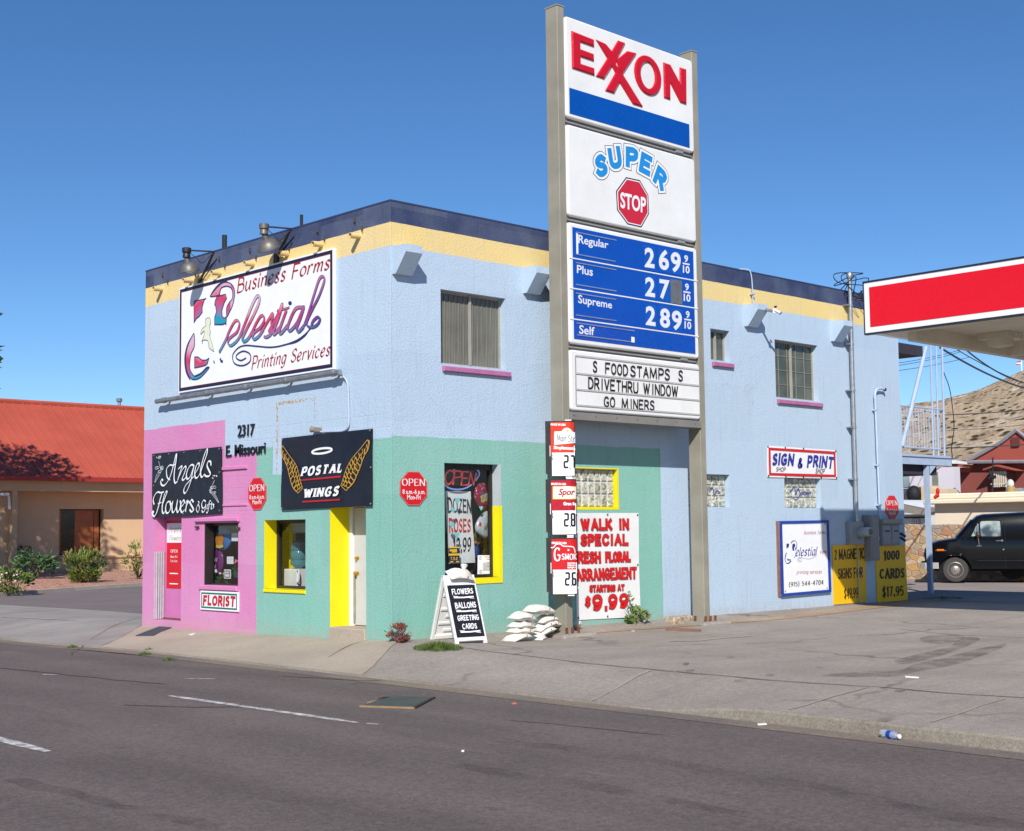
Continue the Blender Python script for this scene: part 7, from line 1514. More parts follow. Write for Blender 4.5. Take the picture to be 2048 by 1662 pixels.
def weed(o, b_):
    m = MB(); rnd = random.Random(2)
    for k in range(9):
        d = Vector((rnd.uniform(-.28, .35), rnd.uniform(-.1, .06), rnd.uniform(.2, .42))); 
        if k == 0: d = Vector((-.14, 0, .62))
        m.tube([b_, b_+d*.5+Vector((0, 0, .06)), b_+d], [.012, .009, .004], 5)
    m.build('stems', leafmat('stem_green', (120, 130, 84), (100, 110, 70)), o)
    m = MB(); leafy(m, b_+Vector((.06, 0, .17)), (.24, .15, .16), 360, .075, 3, 3, .3, asp=.8)
    for k in range(26): z = .2+.44*k/26; rr = .04; m2 = b_+Vector((-.14*z/.62+rnd.uniform(-rr, rr), rnd.uniform(-.05, .05), z)); t = Vector((rnd.uniform(-1, 1), rnd.uniform(-1, 0), .4)).normalized(); s_2 = t.orthogonal().normalized()*.025; m.add([m2, m2+t*.04+s_2, m2+t*.08, m2+t*.04-s_2], [(0, 1, 2, 3)], 2)
    m.build('foliage', [g3, leafmat('weed_dusty', (128, 134, 98), (150, 154, 116)), g1], o)
q = gpx(1291, 1256, -.1); plant('weed', (q.x, -.12, gh(q.x, -.12)), 'tall dusty green weed growing at the wall right of the white banner', weed)
def redw(o, b_):
    m = MB(); rnd = random.Random(5)
    for k in range(14): m.tube([b_, b_+Vector((rnd.uniform(-.2, .2), rnd.uniform(-.15, .1), rnd.uniform(.12, .3)))], [.008, .003], 4)
    m.build('stems', M('weed_stem_red', (140, 80, 70), .8), o); m = MB(); leafy(m, b_+Vector((0, 0, .13)), (.2, .16, .14), 520, .05, 8, 2, .8, asp=.5); m.build('foliage', [leafmat('weed_red', (150, 84, 76), (122, 66, 62)), leafmat('weed_red_brown', (130, 100, 80), (150, 112, 96))], o)
q = gpx(796, 1287, -.02); plant('weed', (q.x, q.y, gh(q.x, q.y)), 'small reddish weed at the foot of the building corner', redw)
def tuft(o, b_, rx=.42, ry=.3, n=1500, h=.16, seed=1):
    rnd = random.Random(seed); m = MB()
    for k in range(n):
        a, r = rnd.uniform(0, 6.28), rnd.random()**.6; x, y = r*math.cos(a)*rx, r*math.sin(a)*ry; L = h*(1.05-r*.75)*rnd.uniform(.5, 1.1); p0 = b_+Vector((x, y, -.01)); d = Vector((rnd.uniform(-.5, .5)+x, rnd.uniform(-.5, .5)+y, 1)).normalized()*L; s_2 = Vector((math.cos(a*3), math.sin(a*3), 0))*.006
        m.add([p0-s_2, p0+s_2, p0+d*.6+s_2*.7+Vector((0, 0, 0)), p0+d], [(0, 1, 2, 3)], rnd.randrange(2))
    m.build('blades', [leafmat('grass_dark', (62, 92, 36), (84, 112, 48)), leafmat('grass_olive', (110, 120, 56), (86, 100, 48))], o)
q = gpx(876, 1299, -.05); plant('grass_tuft', (q.x, q.y, gh(q.x, q.y)), 'thick mound of green grass beside the folding pavement sign', lambda o, b_: tuft(o, b_, .34, .42))
for i, (x, y, r, lb) in enumerate(((145, 1288, .1, 'tiny weed at the driveway edge, leftmost one'), (290, 1306, .13, 'small yellow green weed in the pavement by the kerb'), (298, 1298, .1, 'small weed just behind another near the kerb'), (338, 1317, .12, 'flat weed at the kerb edge, rightmost one'))):
    q = gpx(x, y, -.22); plant('grass_tuft', (q.x, q.y, gh(q.x, q.y)), lb, lambda o, b_: tuft(o, b_, r, r*.8, 130, .08, i+3))
q = gpx(1885, 1195, 0); plant('grass_tuft', (q.x, q.y, gh(q.x, q.y)), 'thin shaded grass at the foot of the blue balcony post', lambda o, b_: tuft(o, b_, .7, .6, 700, .1, 31))
def flat(nm, px, z, mats, label, cat, dz, th, edge=None):
    P = [gpx(x, y, z) for x, y in px]; m = MB(); n = len(P); zf = lambda q: (road_z(q.x, q.y) if q.x < KX else gh(q.x, q.y))
    t = [Vector((q.x, q.y, zf(q)+dz+th)) for q in P]; b_ = [Vector((q.x, q.y, zf(q)+dz-.02)) for q in P]; f = list(range(n)); ar = sum(P[i].x*P[(i+1) % n].y-P[(i+1) % n].x*P[i].y for i in range(n))
    if ar < 0: t, b_ = t[::-1], b_[::-1]
    m.add(t+b_, [tuple(range(n))]+[(i, n+i, n+(i+1) % n, (i+1) % n) for i in range(n)]); return m.thing(nm, mats, label, cat)
o = thing('road_plate', 'green steel plate with wooden edges lying in the street', 'steel plate', gpx(795, 1404, -.25))
P = [gpx(x, y, -.245) for x, y in ((720, 1413), (829, 1416.5), (868, 1395.5), (778, 1393.5))]
def slab(P, h, mat, nm): m = MB(); t = [q+Vector((0, 0, h)) for q in P]; b_ = [q-Vector((0, 0, .02)) for q in P]; m.add(t+b_, [(0, 1, 2, 3)]+[(i, 4+i, 4+(i+1) % 4, (i+1) % 4) for i in range(4)]); return m.build(nm, mat, o)
stl = NT('plate_green_steel'); stl.col(stl.mix(stl.ramp(stl.noise(2.5, 6, .65), .4, .62), sc3((76, 80, 78)), sc3((90, 91, 88))), .55, .3); slab(P, .008, stl.m, 'plate')
tim = M('edge_timber', (166, 134, 98), .8, .25, 5); tdk = M('edge_dark', (60, 48, 46), .8, .2)
def edge(a, b_, w, mat, nm='edge_strip'): d = (b_-a).normalized(); s_2 = Vector((-d.y, d.x, 0))*w; m = MB(); t = [a+s_2, a-s_2, b_-s_2, b_+s_2]; m.add([q+Vector((0, 0, .013)) for q in t]+[q-Vector((0, 0, .02)) for q in t], [(0, 1, 2, 3)]+[(i, 4+i, 4+(i+1) % 4, (i+1) % 4) for i in range(4)]); m.build(nm, mat, o)
edge(P[0], P[1], .016, tim); edge(P[1], P[2], .02, tdk); edge(P[0].lerp(P[3], .3), P[0].lerp(P[3], .5), .025, tim); edge(P[0].lerp(P[3], .7), P[0].lerp(P[3], .9), .03, tdk)
dmm = NT('rubber_mat'); wv = dmm.n('ShaderNodeTexWave'); wv.inputs['Scale'].default_value = 18; dmm.l(dmm.co(), wv.inputs['Vector']); dmm.col(sc3((76, 84, 88)), .7); dmm.bump(wv.outputs['Fac'], .6, .01)
flat('door_mat', [(271, 1268), (306, 1269.5), (343, 1260), (318, 1258)], -.13, dmm.m, 'dark rubber mat on the pavement before the pink door', 'mat', .008, .015)
stonem = NT('rubble_block'); stonem.col(stonem.mix(stonem.ramp(stonem.noise(9, 6, .7), .4, .62), sc3((206, 190, 168)), sc3((150, 124, 100))), .9); stonem.bump(stonem.noise(14, 5, .7), 1., .03)
a0, b1 = RIGHT.px(1343, 1234, .3); a1, b0 = RIGHT.px(1386, 1254, .3); m = MB(); m.pbox(RIGHT, a0, a1-.05, -.2, b1, .1, .36, 0, .03); m.thing('rubble_block', stonem.m, 'rough stone block lying beside the right pylon post', 'stone')
q0 = gpx(1330, 1257, -.1); m = MB(); flat('wood_strip', [(1330, 1259), (1400, 1262), (1402, 1259), (1340, 1256)], -.08, M('raw_wood', (150, 110, 92), .8, .2, 6), 'thin splintered board lying in the dirt by the right post', 'board', .01, .02)
# water bottle in the gutter
A_, B_ = gpx(1764, 1464, -.2), gpx(1800, 1471, -.2); A_.z = B_.z = -.21; o = thing('water_bottle', 'clear plastic water bottle with blue label lying in the gutter', 'bottle', (A_+B_)/2); ax = (B_-A_).normalized(); Lb = (B_-A_).length
pet = NT('clear_plastic'); pet.col((.82, .86, .88), .08, 0, .6); pet.b.inputs['Transmission Weight'].default_value = .7; pet.b.inputs['IOR'].default_value = 1.2
m = MB(); m.lathe(A_, ax, [(.02, 0), (.038, .008), (.038, Lb*.3), (.034, Lb*.33), (.038, Lb*.36), (.038, Lb*.7), (.02, Lb*.86), (.014, Lb*.92)], 14); m.build('body', pet.m, o, smooth=40)
m = MB(); m.lathe(A_, ax, [(.0385, Lb*.36), (.039, Lb*.37), (.039, Lb*.57), (.0385, Lb*.58)], 14); m.build('label', M('bottle_blue', (30, 76, 190), .3), o, smooth=40); m = MB(); m.lathe(A_, ax, [(.019, Lb*.9), (.02, Lb*.91), (.02, Lb*.99), (.012, Lb)], 12); m.build('cap', WHT, o, smooth=40)
for px, lb in (([(1811, 1369.6), (1838, 1371.6), (1838, 1372.4), (1811, 1370.4)], 'white straw lying on the forecourt'), ([(1514, 1447), (1530, 1446), (1534, 1448), (1516, 1449.5)], 'crushed white scrap in the gutter'), ([(923, 1500), (929, 1500.2), (928, 1501.4), (923, 1501.4)], 'tiny white scrap in the middle of the street'), ([(376, 1273), (392, 1272), (384, 1275)], 'white scrap on the pavement under the florist sign'), ([(1262, 1268), (1270, 1268), (1268, 1270)], 'white scrap on the dirt below the tall weed')):
    flat('litter', px, -.15 if px[0][1] < 1440 else -.24, WHT, lb, 'litter', .006, .006)
flat('paint_mark', [(1022, 1407), (1030, 1405), (1034, 1408), (1026, 1410)], -.25, M('marker_orange', (230, 130, 80), .7), 'orange survey marking on the street', 'mark', .003, .002)
# ---------------------------------------------------------------- petrol station canopy
CX0, CX1, CY0, CY1, CZ0, CZ1 = 7.885, 14.0, -3.715, -26., 5.15, 6.06
cw = M('canopy_white', (246, 246, 246), .35, .04, 2, k=.84); csf = M('canopy_soffit', (226, 218, 200), .6, .1, 1.2, k=.8, dirt=.15); cdk = M('canopy_trim_dark', (40, 44, 58), .4, .1)
can = thing('petrol_canopy', 'petrol station canopy with white and red fascia and pale underside at the right', 'canopy', ((CX0+CX1)/2, -14, 0))
CF = Pl((CX0, CY0, 0), (0, -1, 0), (-1, 0, 0)); LC = CY0-CY1
m = MB(); m.pbox(CF, .0, LC, CZ0, CZ1, -.12, 0)
BKP = Pl((CX0, CY0, 0), (-1, 0, 0), (0, 1, 0)); m.pbox(BKP, -(CX1-CX0), -.12, CZ0, CZ1, -.12, 0.0); m.build('fascia', cw, can)
m = MB(); RP_ = Pl((CX1, CY0, 0), (0, 1, 0), (1, 0, 0)); m.pbox(RP_, -LC, -.12, CZ0, CZ1, -.12, 0); m.build('fascia', cw, can)
m = MB(); m.pbox(CF, .105, LC, CZ0+.10, CZ1-.09, .001, .006); m.build('red_band', M('canopy_red', (232, 16, 36), .3, .04, 2, k=.85), can)
m = MB(); 
for b0, b1 in ((CZ0-.03, CZ0), (CZ1, CZ1+.03)): m.pbox(CF, -.015, LC, b0, b1, -.1, .012)
m.pbox(CF, -.02, 0, CZ0-.03, CZ1+.03, -.1, .012); m.build('edge_trim', cdk, can)
m = MB(); m.box((CX0+.12, CY1, CZ0+.10), (CX1-.12, CY0-.12, CZ0+.14)); m.box((CX0+.12, CY1, CZ0-.0), (CX0+.5, CY0-.12, CZ0+.098)); m.box((CX0+.5, CY0-.55, CZ0), (CX1-.12, CY0-.12, CZ0+.098)); m.build('soffit', csf, can)
m = MB(); m.box((CX0+.5, CY0-.72, CZ0-.16), (CX1-.4, CY0-.55, CZ0+.099)); m.box((CX1-2.1, CY1, CZ0-.16), (CX1-1.9, CY0-.72, CZ0+.099)); m.build('ceiling_beam', csf, can)
m = MB(); m.box((CX0+.3, CY1, CZ1-.05), (CX1-.12, CY0-.2, CZ1-.01)); m.build('roof_deck', roofm, can)
for yy_ in (-6.1, -12.5):
    q = gpx(2000, 672, CZ0+.05); x_l = q.x if yy_ > -7 else q.x; y_l = q.y if yy_ > -7 else yy_
    m = MB(); m.box((x_l-.3, y_l-.3, CZ0-.02), (x_l+.3, y_l+.3, CZ0+.098)); m.lathe((x_l, y_l, CZ0-.02), (0, 0, -1), [(.26, 0), (.24, .12), (.1, .14)], 4); m.build('ceiling_lamp', M('lamp_diffuser', (214, 206, 186), .3, .1), can)
for y in (-12., -21): m = MB(); m.box((10.6, y-.18, -.2), (10.95, y+.18, CZ0+.1)); m.build('column', cw, can)

# ---------------------------------------------------------------- black van
VB = NT('van_black_paint'); VB.col((.004, .004, .005), .14, 0, .28); VB.b.inputs['Coat Weight'].default_value = .12; VB.bump(VB.noise(1.6, 3), .05, .02); VB = VB.m
vg = NT('van_glass'); vg.col(vg.mix(vg.ramp(vg.noise(2.2, 4), .42, .6), sc3((70, 82, 88)), sc3((176, 188, 180))), .06, 0, .7); vg = vg.m
wsm = NT('van_windscreen'); wsm.col(sc3((44, 66, 92)), .05, 0, .8); wsm = wsm.m
chrome = M('chrome', (210, 208, 204), .15, .1, 5, metal=.95, k=1); tyre = M('tyre_rubber', (74, 70, 68), .85, .2, 8); vdk = M('van_underside', (12, 12, 13), .9)
v0 = gpx(1912, 1165, .0); hv_ = Vector((-.49, .872, 0)).normalized(); lv = Vector((-hv_.y, hv_.x, 0)); VO = v0-lv*.93; VO.z = 0
if lv.dot(Vector((-1, -1, 0))) < 0: lv = -lv; VO = v0-lv*.93
V = lambda u, w, z: VO+hv_*u+lv*w+Vector((0, 0, z))
van = thing('van', 'black panel van with plain side and steel wheels parked before the stone wall', 'van', VO)
def hw(z, u):
    k = 1.0 if z < 1.28 else lerp(1.0, .84, (z-1.28)/.8); n = lerp(1, .86, sm(.2, .85, u)); return .98*k*n
def topz(u):
    P = [(.86, .98), (.72, 1.14), (.45, 1.235), (-.05, 1.31), (-.20, 1.46), (-.54, 1.86), (-.66, 1.955), (-.85, 2.0), (-2, 2.05), (-4.2, 2.03), (-4.4, 1.98)]
    for (a, za), (b_, zb_) in zip(P, P[1:]):
        if u >= b_: return lerp(zb_, za, (u-b_)/(a-b_)) if u < a else za
    return P[-1][1]
def botz(u):
    z = .40 if u < .6 else .46
    for c in (0, -3.5):
        if abs(u-c) < .46: z = max(z, .36+math.sqrt(max(0, .46**2-(u-c)**2))*1.0)
    return z
us = sorted(set([.86, .8, .72, .6, .5, -.05, -.2, -.3, -.4, -.54, -.6, -.66, -.75, -.85, -1.4, -2, -2.6, -4.2, -4.38]+[c+d for c in (0, -3.5) for d in (-.46, -.455, -.44, -.4, -.33, -.24, -.12, 0, .12, .24, .33, .4, .44, .455, .46)]), reverse=True)
m = MB(); rows = []
for u in us:
    t, b_ = topz(u), botz(u); prof = []
    zs = [b_, max(b_+.01, .63), max(b_+.02, .99), min(t-.12, max(b_+.03, 1.27)), lerp(min(t-.12, 1.27), t-.1, .5), t-.1]
    for z in zs: prof.append((hw(z, u)+(.012 if abs(z-.99) < .02 else 0), z))
    prof += [(hw(t-.1, u)-.05, t-.03), (hw(t-.1, u)-.16, t), (0, t+.02)]
    full = prof+[(-a, z) for a, z in prof[-2::-1]]; rows.append([V(u, a, z) for a, z in full])
N = len(rows[0]); m.add(sum(rows, []), [(i*N+k, i*N+k+1, (i+1)*N+k+1, (i+1)*N+k) for i in range(len(rows)-1) for k in range(N-1)]+[tuple(range(N-1, -1, -1)), tuple((len(rows)-1)*N+k for k in range(N))])
body = m.build('body', VB, van, smooth=32)
m = MB(); m.add([V(u, a, z) for u in (.6, -4.2) for a, z in ((-.85, .34), (.85, .34), (.85, .75), (-.85, .75))], [(0, 1, 2, 3), (7, 6, 5, 4), (0, 4, 5, 1), (1, 5, 6, 2), (2, 6, 7, 3), (3, 7, 4, 0)]); m.build('underbody', vdk, van)
def sidep(pts, off, mat, nm, par, sd=1):
    m = MB(); vs = [V(u, sd*(hw(z, u)+off), z) for u, z in pts]; m.add(vs, [tuple(range(len(vs)))]); return m.build(nm, mat, par)
dwin = [(-.75, 1.35), (-1.28, 1.35), (-1.31, 1.40), (-1.31, 1.76), (-1.27, 1.81), (-.80, 1.81), (-.74, 1.76)]; vwin = [(-.48, 1.36), (-.69, 1.36), (-.69, 1.72), (-.66, 1.72)]
for sd in (1, -1):
    dw = sidep(dwin, .006, vg, 'door_window', van, sd); vw = sidep(vwin, .006, vg, 'vent_window', van, sd)
    m = MB(); P = spl(dwin, 3, True); m.tube([V(u, sd*(hw(z, u)+.008), z) for u, z in P], .012, 5); m.tube([V(-.715, sd*(hw(1.36, -.7)+.008), 1.35), V(-.715, sd*(hw(1.8, -.7)+.008), 1.8)], .012, 5); m.build('window_seal', M('seal_black', (20, 20, 22), .6), dw)
    m = MB()
    for ln in ([(-1.40, .43), (-1.42, 1.27), (-1.40, 1.9)], [(-.32, .8), (-.31, 1.27), (-.5, 1.6)], [(-.6, .64), (-2.6, .64)], [(.45, .99), (-4.1, .985)]): m.tube([V(u, sd*(hw(z, u)+(.015 if abs(ln[0][1]-.99) < .01 else .001)), z) for u, z in ln], .006, 4)
    m.build('panel_line', M('panel_gap', (46, 46, 50), .4), van)
m = MB(); g = .02
pts = [(-.07, 1.335, .80), (-.52, 1.86, .70)]; m.quad(V(-.03, -.80, 1.345), V(-.03, .80, 1.345), V(-.50, .70, 1.87), V(-.50, -.70, 1.87)); m.build('windscreen', wsm, van)
m = MB(); m.quad(V(-.03+.005, .80, 1.345), V(-.08, .885, 1.34), V(-.50, .765, 1.83), V(-.50+.005, .70, 1.87)); m.quad(V(-.08, -.885, 1.34), V(-.03+.005, -.80, 1.345), V(-.50+.005, -.70, 1.87), V(-.50, -.765, 1.83)); m.build('windscreen_corner', wsm, van)
for sd in (1, -1):
    m = MB(); m.ell(V(-.66, sd*1.12, 1.40), .07, .07, .1, 12, 8); hd_ = m.build('mirror', M('mirror_housing', (70, 60, 56), .4), van, smooth=True)
    m = MB(); m.tube([V(-.66, sd*1.1, 1.32), V(-.69, sd*1.03, 1.12), V(-.69, sd*.99, 1.07)], .014, 6); m.tube([V(-.62, sd*.995, 1.075), V(-.76, sd*.995, 1.075)], .018, 6); m.tube([V(-.66, sd*1.1, 1.46), V(-.66, sd*.96, 1.74)], .008, 5); m.build('mirror_arm', chrome, hd_)
    m = MB(); m.tube([V(-1.16, sd*1.02, 1.22), V(-1.36, sd*1.02, 1.225)], .018, 6); m.tube([V(-1.33, sd*.97, 1.225), V(-1.33, sd*1.03, 1.225)], .03, 8); m.build('door_handle', chrome, van)
    m = MB(); m.lathe(V(-1.36, sd*.985, .965), lv*sd, [(.026, 0), (.02, .015)], 10); m.build('fuel_cap' if sd > 0 else 'door_lock', chrome, van)
    m = MB(); m.tube([V(.30, sd*(hw(.95, .3)+.006), .955), V(.50, sd*(hw(.95, .5)+.006), .955)], .032, 6); mk_ = m.build('marker_lamp', M('amber_lens', (240, 120, 20), .2, k=.95), van); m = MB()
    for u in (.53, .27): m.ell(V(u, sd*(hw(.95, u)+.01), .945), .03, .03, .022, 8, 5)
    m.build('lamp_end', chrome, mk_)
m = MB(); m.ell(V(-.16, hw(.84, -.1)+.01, .84), .035, .035, .02, 8, 5); m.ell(V(-.15, hw(.8, -.1)+.01, .795), .025, .025, .016, 8, 5); m.build('badge', chrome, van)
for u, nm in ((.98, 'front_bumper'), (-4.5, 'rear_bumper')):
    m = MB(); s_ = 1 if u > 0 else -1; path = [V(u-s_*.48, .99, .50), V(u-s_*.12, .985, .50), V(u, .9, .50), V(u+s_*.02, 0, .50), V(u, -.9, .50), V(u-s_*.12, -.985, .50), V(u-s_*.48, -.99, .50)]
    for a, b_ in zip(path, path[1:]): z = Vector((0, 0, .09)); m.add([a-z, b_-z, b_+z, a+z]+[q_-(lv*0+hv_*.03*s_) for q_ in (a-z, b_-z, b_+z, a+z)], [(0, 1, 2, 3), (7, 6, 5, 4), (3, 2, 6, 7), (0, 4, 5, 1)])
    m.build(nm, M('bumper_chrome', (206, 200, 190), .3, .15, 4, metal=.6, k=1), van)
m = MB(); m.quad(V(.872, -.72, .68), V(.872, .72, .68), V(.845, .7, .97), V(.845, -.7, .97)); m.build('grille', drk, van)
for sd in (1, -1): m = MB(); m.lathe(V(.86, sd*.64, .84), hv_, [(.1, 0), (.1, .03), (.06, .045)], 14); m.build('headlight', M('headlight_glass', (220, 224, 226), .1), van)
def wheel(u, sd, r, nm='wheel'):
    c = V(u, sd*.80, r+.0); ax = lv*sd; m = MB(); m.lathe(c, ax, [(r*.62, -.09), (r*.92, -.11), (r, -.075), (r, .075), (r*.93, .11), (r*.66, .115), (r*.62, .09)], 28); w = m.build(nm, tyre, van, smooth=40)
    m = MB(); m.lathe(c, ax, [(r*.63, .0), (r*.64, .1), (r*.58, .112), (r*.52, .07), (r*.40, .075), (r*.30, .11), (r*.24, .12), (r*.12, .125), (r*.1, .15), (.001, .155)], 28); m.build('rim', M('wheel_steel', (176, 168, 158), .3, .12, 6, metal=.7, k=1), w, smooth=30)
    m = MB()
    for k in range(15): t = 2*PI*k/15; d = hv_*math.cos(t)+Vector((0, 0, 1))*math.sin(t); m.lathe(c+d*r*.475+ax*.071, ax, [(.015, 0), (.015, .004)], 6)
    m.build('rim_slot', vdk, w)
for u in (0, -3.5): wheel(u, 1, .37); wheel(u, -1, .37)
m = MB(); c = V(-1.62, .45, .42); m.lathe(c, lv, [(.2, -.09), (.33, -.1), (.36, -.06), (.36, .06), (.33, .1), (.2, .09)], 24); m.build('spare_tyre', M('tyre_dark', (26, 24, 24), .9), van, smooth=40)

# ---------------------------------------------------------------- rubble stone wall
st = NT('rubble_stone'); smp = st.map(scale=(1, 1, 1.35)); vv = st.voro(3.6, out='Color', vec=smp); ed = st.voro(3.6, 'DISTANCE_TO_EDGE', smp)
cr_ = st.cramp(vv, [(0, sc3((196, 160, 116))), (.2, sc3((226, 204, 170))), (.4, sc3((206, 176, 140))), (.58, sc3((176, 164, 150))), (.7, sc3((216, 168, 104))), (.85, sc3((198, 140, 118))), (1, sc3((232, 214, 184)))])
cr_ = st.mix(st.ramp(st.noise(14, 5, .7), .4, .7, 0, .4), cr_, sc3((150, 120, 92))); st.col(st.mix(st.ramp(ed, .015, .05, 1, 0), cr_, sc3((172, 144, 116))), .9, 0, .2)
st.bump(st.ramp(ed, 0, .09), .5, .03, st.bump(st.noise(9, 5), .5, .03)); st = st.m
m = MB(); rnd = random.Random(8); SX = 26.4; ys = [-8+.45*k for k in range(46)]; tp = [1.70+rnd.uniform(-.04, .05) for _ in ys]
for (y0, z0), (y1, z1) in zip(zip(ys, tp), zip(ys[1:], tp[1:])):
    m.quad((SX, y1, -.3), (SX, y0, -.3), (SX, y0, z0), (SX, y1, z1)); m.quad((SX, y1, z1), (SX, y0, z0), (SX+.4, y0, z0), (SX+.4, y1, z1)); m.quad((SX+.4, y0, -.3), (SX+.4, y1, -.3), (SX+.4, y1, z1), (SX+.4, y0, z0))
m.thing('stone_wall', st, 'rough wall of cream and ochre rubble stone behind the black van', 'wall')

# ---------------------------------------------------------------- buildings beyond the wall
cream = M('cream_render', (250, 232, 204), .8, .06, .8, .3, 30, k=.82); cream2 = M('cream_trim', (252, 238, 210), .7, .05, 1, k=.82); bs = cropf(1800, 900, 8.26); 
XW = Pl((30, 0, 0), (0, -1, 0), (-1, 0, 0)); b_ = on(XW, bs, 0)
a0 = b_(575, 1000)[0]; zt = b_(580, 900)[1]; o = thing('low_building', 'low flat roofed cream rendered building behind the stone wall', 'building', (33, -a0-6, 0))
m = MB(); m.pbox(XW, a0, a0+22, -.6, zt, -9, 0); m.build('walls', cream, o)
m = MB(); m.pbox(XW, a0-.25, a0+22, zt+.002, zt+.16, -9.2, .34, 0, .03); m.build('eave', cream2, o); m = MB(); m.pbox(XW, a0-.1, a0+22, zt+.162, zt+.36, -9, .2, 0, .04); m.build('parapet', cream2, o)
for x0, x1, y0, y1, nm in ((1858, 2000, 630, 735, 'roof_unit'), (1960, 2120, 660, 735, 'roof_unit')):
    XU = Pl((32.5, 0, 0), (0, -1, 0), (-1, 0, 0)); u_ = on(XU, bs, 0); q0, q1 = u_(x0, y0), u_(x1, y1); m = MB(); m.pbox(XU, q0[0], q1[0], zt+.3, q0[1], -1, 0, 0, .03); m.build(nm, M('roof_unit_grey', (150, 154, 158), .5, .1), o)
XU = Pl((31, 0, 0), (0, -1, 0), (-1, 0, 0)); u_ = on(XU, bs, 0); o = thing('dish_lamp', 'white globe lamp on thin pole standing on the cream building roof', 'lamp', XU.pt(*u_(1766, 745))); m = MB(); m.tube([XU.pt(*u_(1766, 750)), XU.pt(*u_(1766, 560))], .03, 6); m.build('pole', white_p, o); q = Vector(XU.pt(*u_(1826, 555))); m = MB(); m.ell(q, .11, .12, .15, 12, 8); m.build('globe', M('globe_white', (226, 226, 220), .3), o, smooth=True); m = MB(); m.lathe(q-Vector((0, 0, .2)), (0, 0, -1), [(.13, -.1), (.15, -.06), (.13, .1), (.04, .14)], 12); m.build('basket', M('basket_tan', (180, 150, 90), .7, .2), o, smooth=40)
# white lean-to at left of it
XL = Pl((33.5, 0, 0), (0, -1, 0), (-1, 0, 0)); l_ = on(XL, bs, 0); a0, a1 = l_(-300, 1000)[0], l_(505, 1000)[0]; o = thing('white_outbuilding', 'white walled outbuilding with grey sloping roof and barred window behind balcony post', 'building', XL.pt((a0+a1)/2, 0, -2))
m = MB(); m.pbox(XL, a0, a1, -.8, l_(300, 1060)[1], -4, 0); m.build('walls', M('white_render', (240, 238, 234), .8, .05, 1), o)
m = MB(); P = [l_(-300, 838), l_(60, 868), l_(500, 955), l_(510, 1075), l_(60, 1020), l_(-300, 990)]; m.prism(XL, P, -4.2, .5); m.build('roof', M('outbuilding_roof', (150, 142, 132), .8, .15, 2), o); m = MB(); P = [l_(-300, 820), l_(60, 850), l_(500, 935), l_(500, 955), l_(60, 868), l_(-300, 838)]; m.prism(XL, P, -4.2, .52); m.build('roof_edge', white_p, o)
q0, q1 = l_(190, 1120), l_(335, 1225); m = MB(); m.pbox(XL, q0[0], q1[0], q1[1], q0[1], .003, .02); wd = m.build('window', M('window_dark', (70, 64, 60), .3, .3, 3), o); m = MB()
for k in range(5): a = lerp(q0[0], q1[0], (k+.5)/5); m.pbox(XL, a-.015, a+.015, q1[1], q0[1], .02, .04)
for v in (.3, .65): z = lerp(q1[1], q0[1], v); m.pbox(XL, q0[0], q1[0], z-.015, z+.015, .02, .038)
m.build('bars', white_p, wd); q0, q1 = l_(75, 1105), l_(490, 1122); m = MB(); m.pbox(XL, q0[0], q1[0], q1[1], q0[1], .003, .05); m.build('rail', drk, o)
# pale upper house
XH = Pl((44, 0, 0), (0, -1, 0), (-1, 0, 0)); k_ = on(XH, bs, 0); o = thing('pale_house', 'pale lilac house wall with grey window strip above the white outbuilding', 'building', XH.pt(*k_(400, 900), -3)); q0, q1 = k_(-300, 330), k_(920, 900)
m = MB(); m.pbox(XH, q0[0], q1[0], -1, q0[1], -.5, 0); m.build('walls', M('lilac_render', (226, 218, 224), .85, .05, 1), o)
for x0, x1, y0, y1, c in ((60, 165, 390, 610, (150, 168, 168)), (540, 640, 372, 640, (140, 144, 128)), (60, 190, 640, 860, (96, 92, 104))): q0, q1 = k_(x0, y0), k_(x1, y1); m = MB(); m.pbox(XH, q0[0], q1[0], q1[1], q0[1], .003, .05); m.build('window', M('strip_%d' % x1, c, .3, .3, 2), o)
XT = Pl((39, 0, 0), (0, -1, 0), (-1, 0, 0)); t_ = on(XT, bs, 0); o = thing('tan_annex', 'tan annex with a dark open doorway and narrow window behind the balcony post', 'building', XT.pt(*t_(400, 900), -2)); q0, q1 = t_(185, 600), t_(795, 900)
m = MB(); m.pbox(XT, q0[0], t_(480, 0)[0], -1, q0[1], -.8, 0); m.pbox(XT, t_(480, 0)[0], q1[0], -1, t_(600, 645)[1], -.8, 0); m.build('walls', M('tan_render', (226, 204, 164), .8, .06, 1), o)
q0, q1 = t_(200, 618), t_(355, 860); m = MB(); m.pbox(XT, q0[0], q1[0], q1[1], q0[1], .003, .03); dd = m.build('doorway', M('doorway_dark', (34, 28, 28), .8, .3), o); q0, q1 = t_(215, 640), t_(340, 720); m = MB(); m.pbox(XT, q0[0], q1[0], q1[1], q0[1], .03, .05); m.build('inner_panel', M('panel_tan', (196, 168, 130), .8, .1), dd); m = MB(); m.ell(XT.pt(*t_(270, 740), .2), .3, .32, .4, 10, 7); m.build('dark_bundle', M('bundle_dark', (26, 24, 28), .7), dd, smooth=True)
q0, q1 = t_(405, 655), t_(485, 855); m = MB(); m.pbox(XT, q0[0], q1[0], q1[1], q0[1], .003, .03); m.build('window', M('annex_window', (110, 96, 80), .4, .3, 3), o)
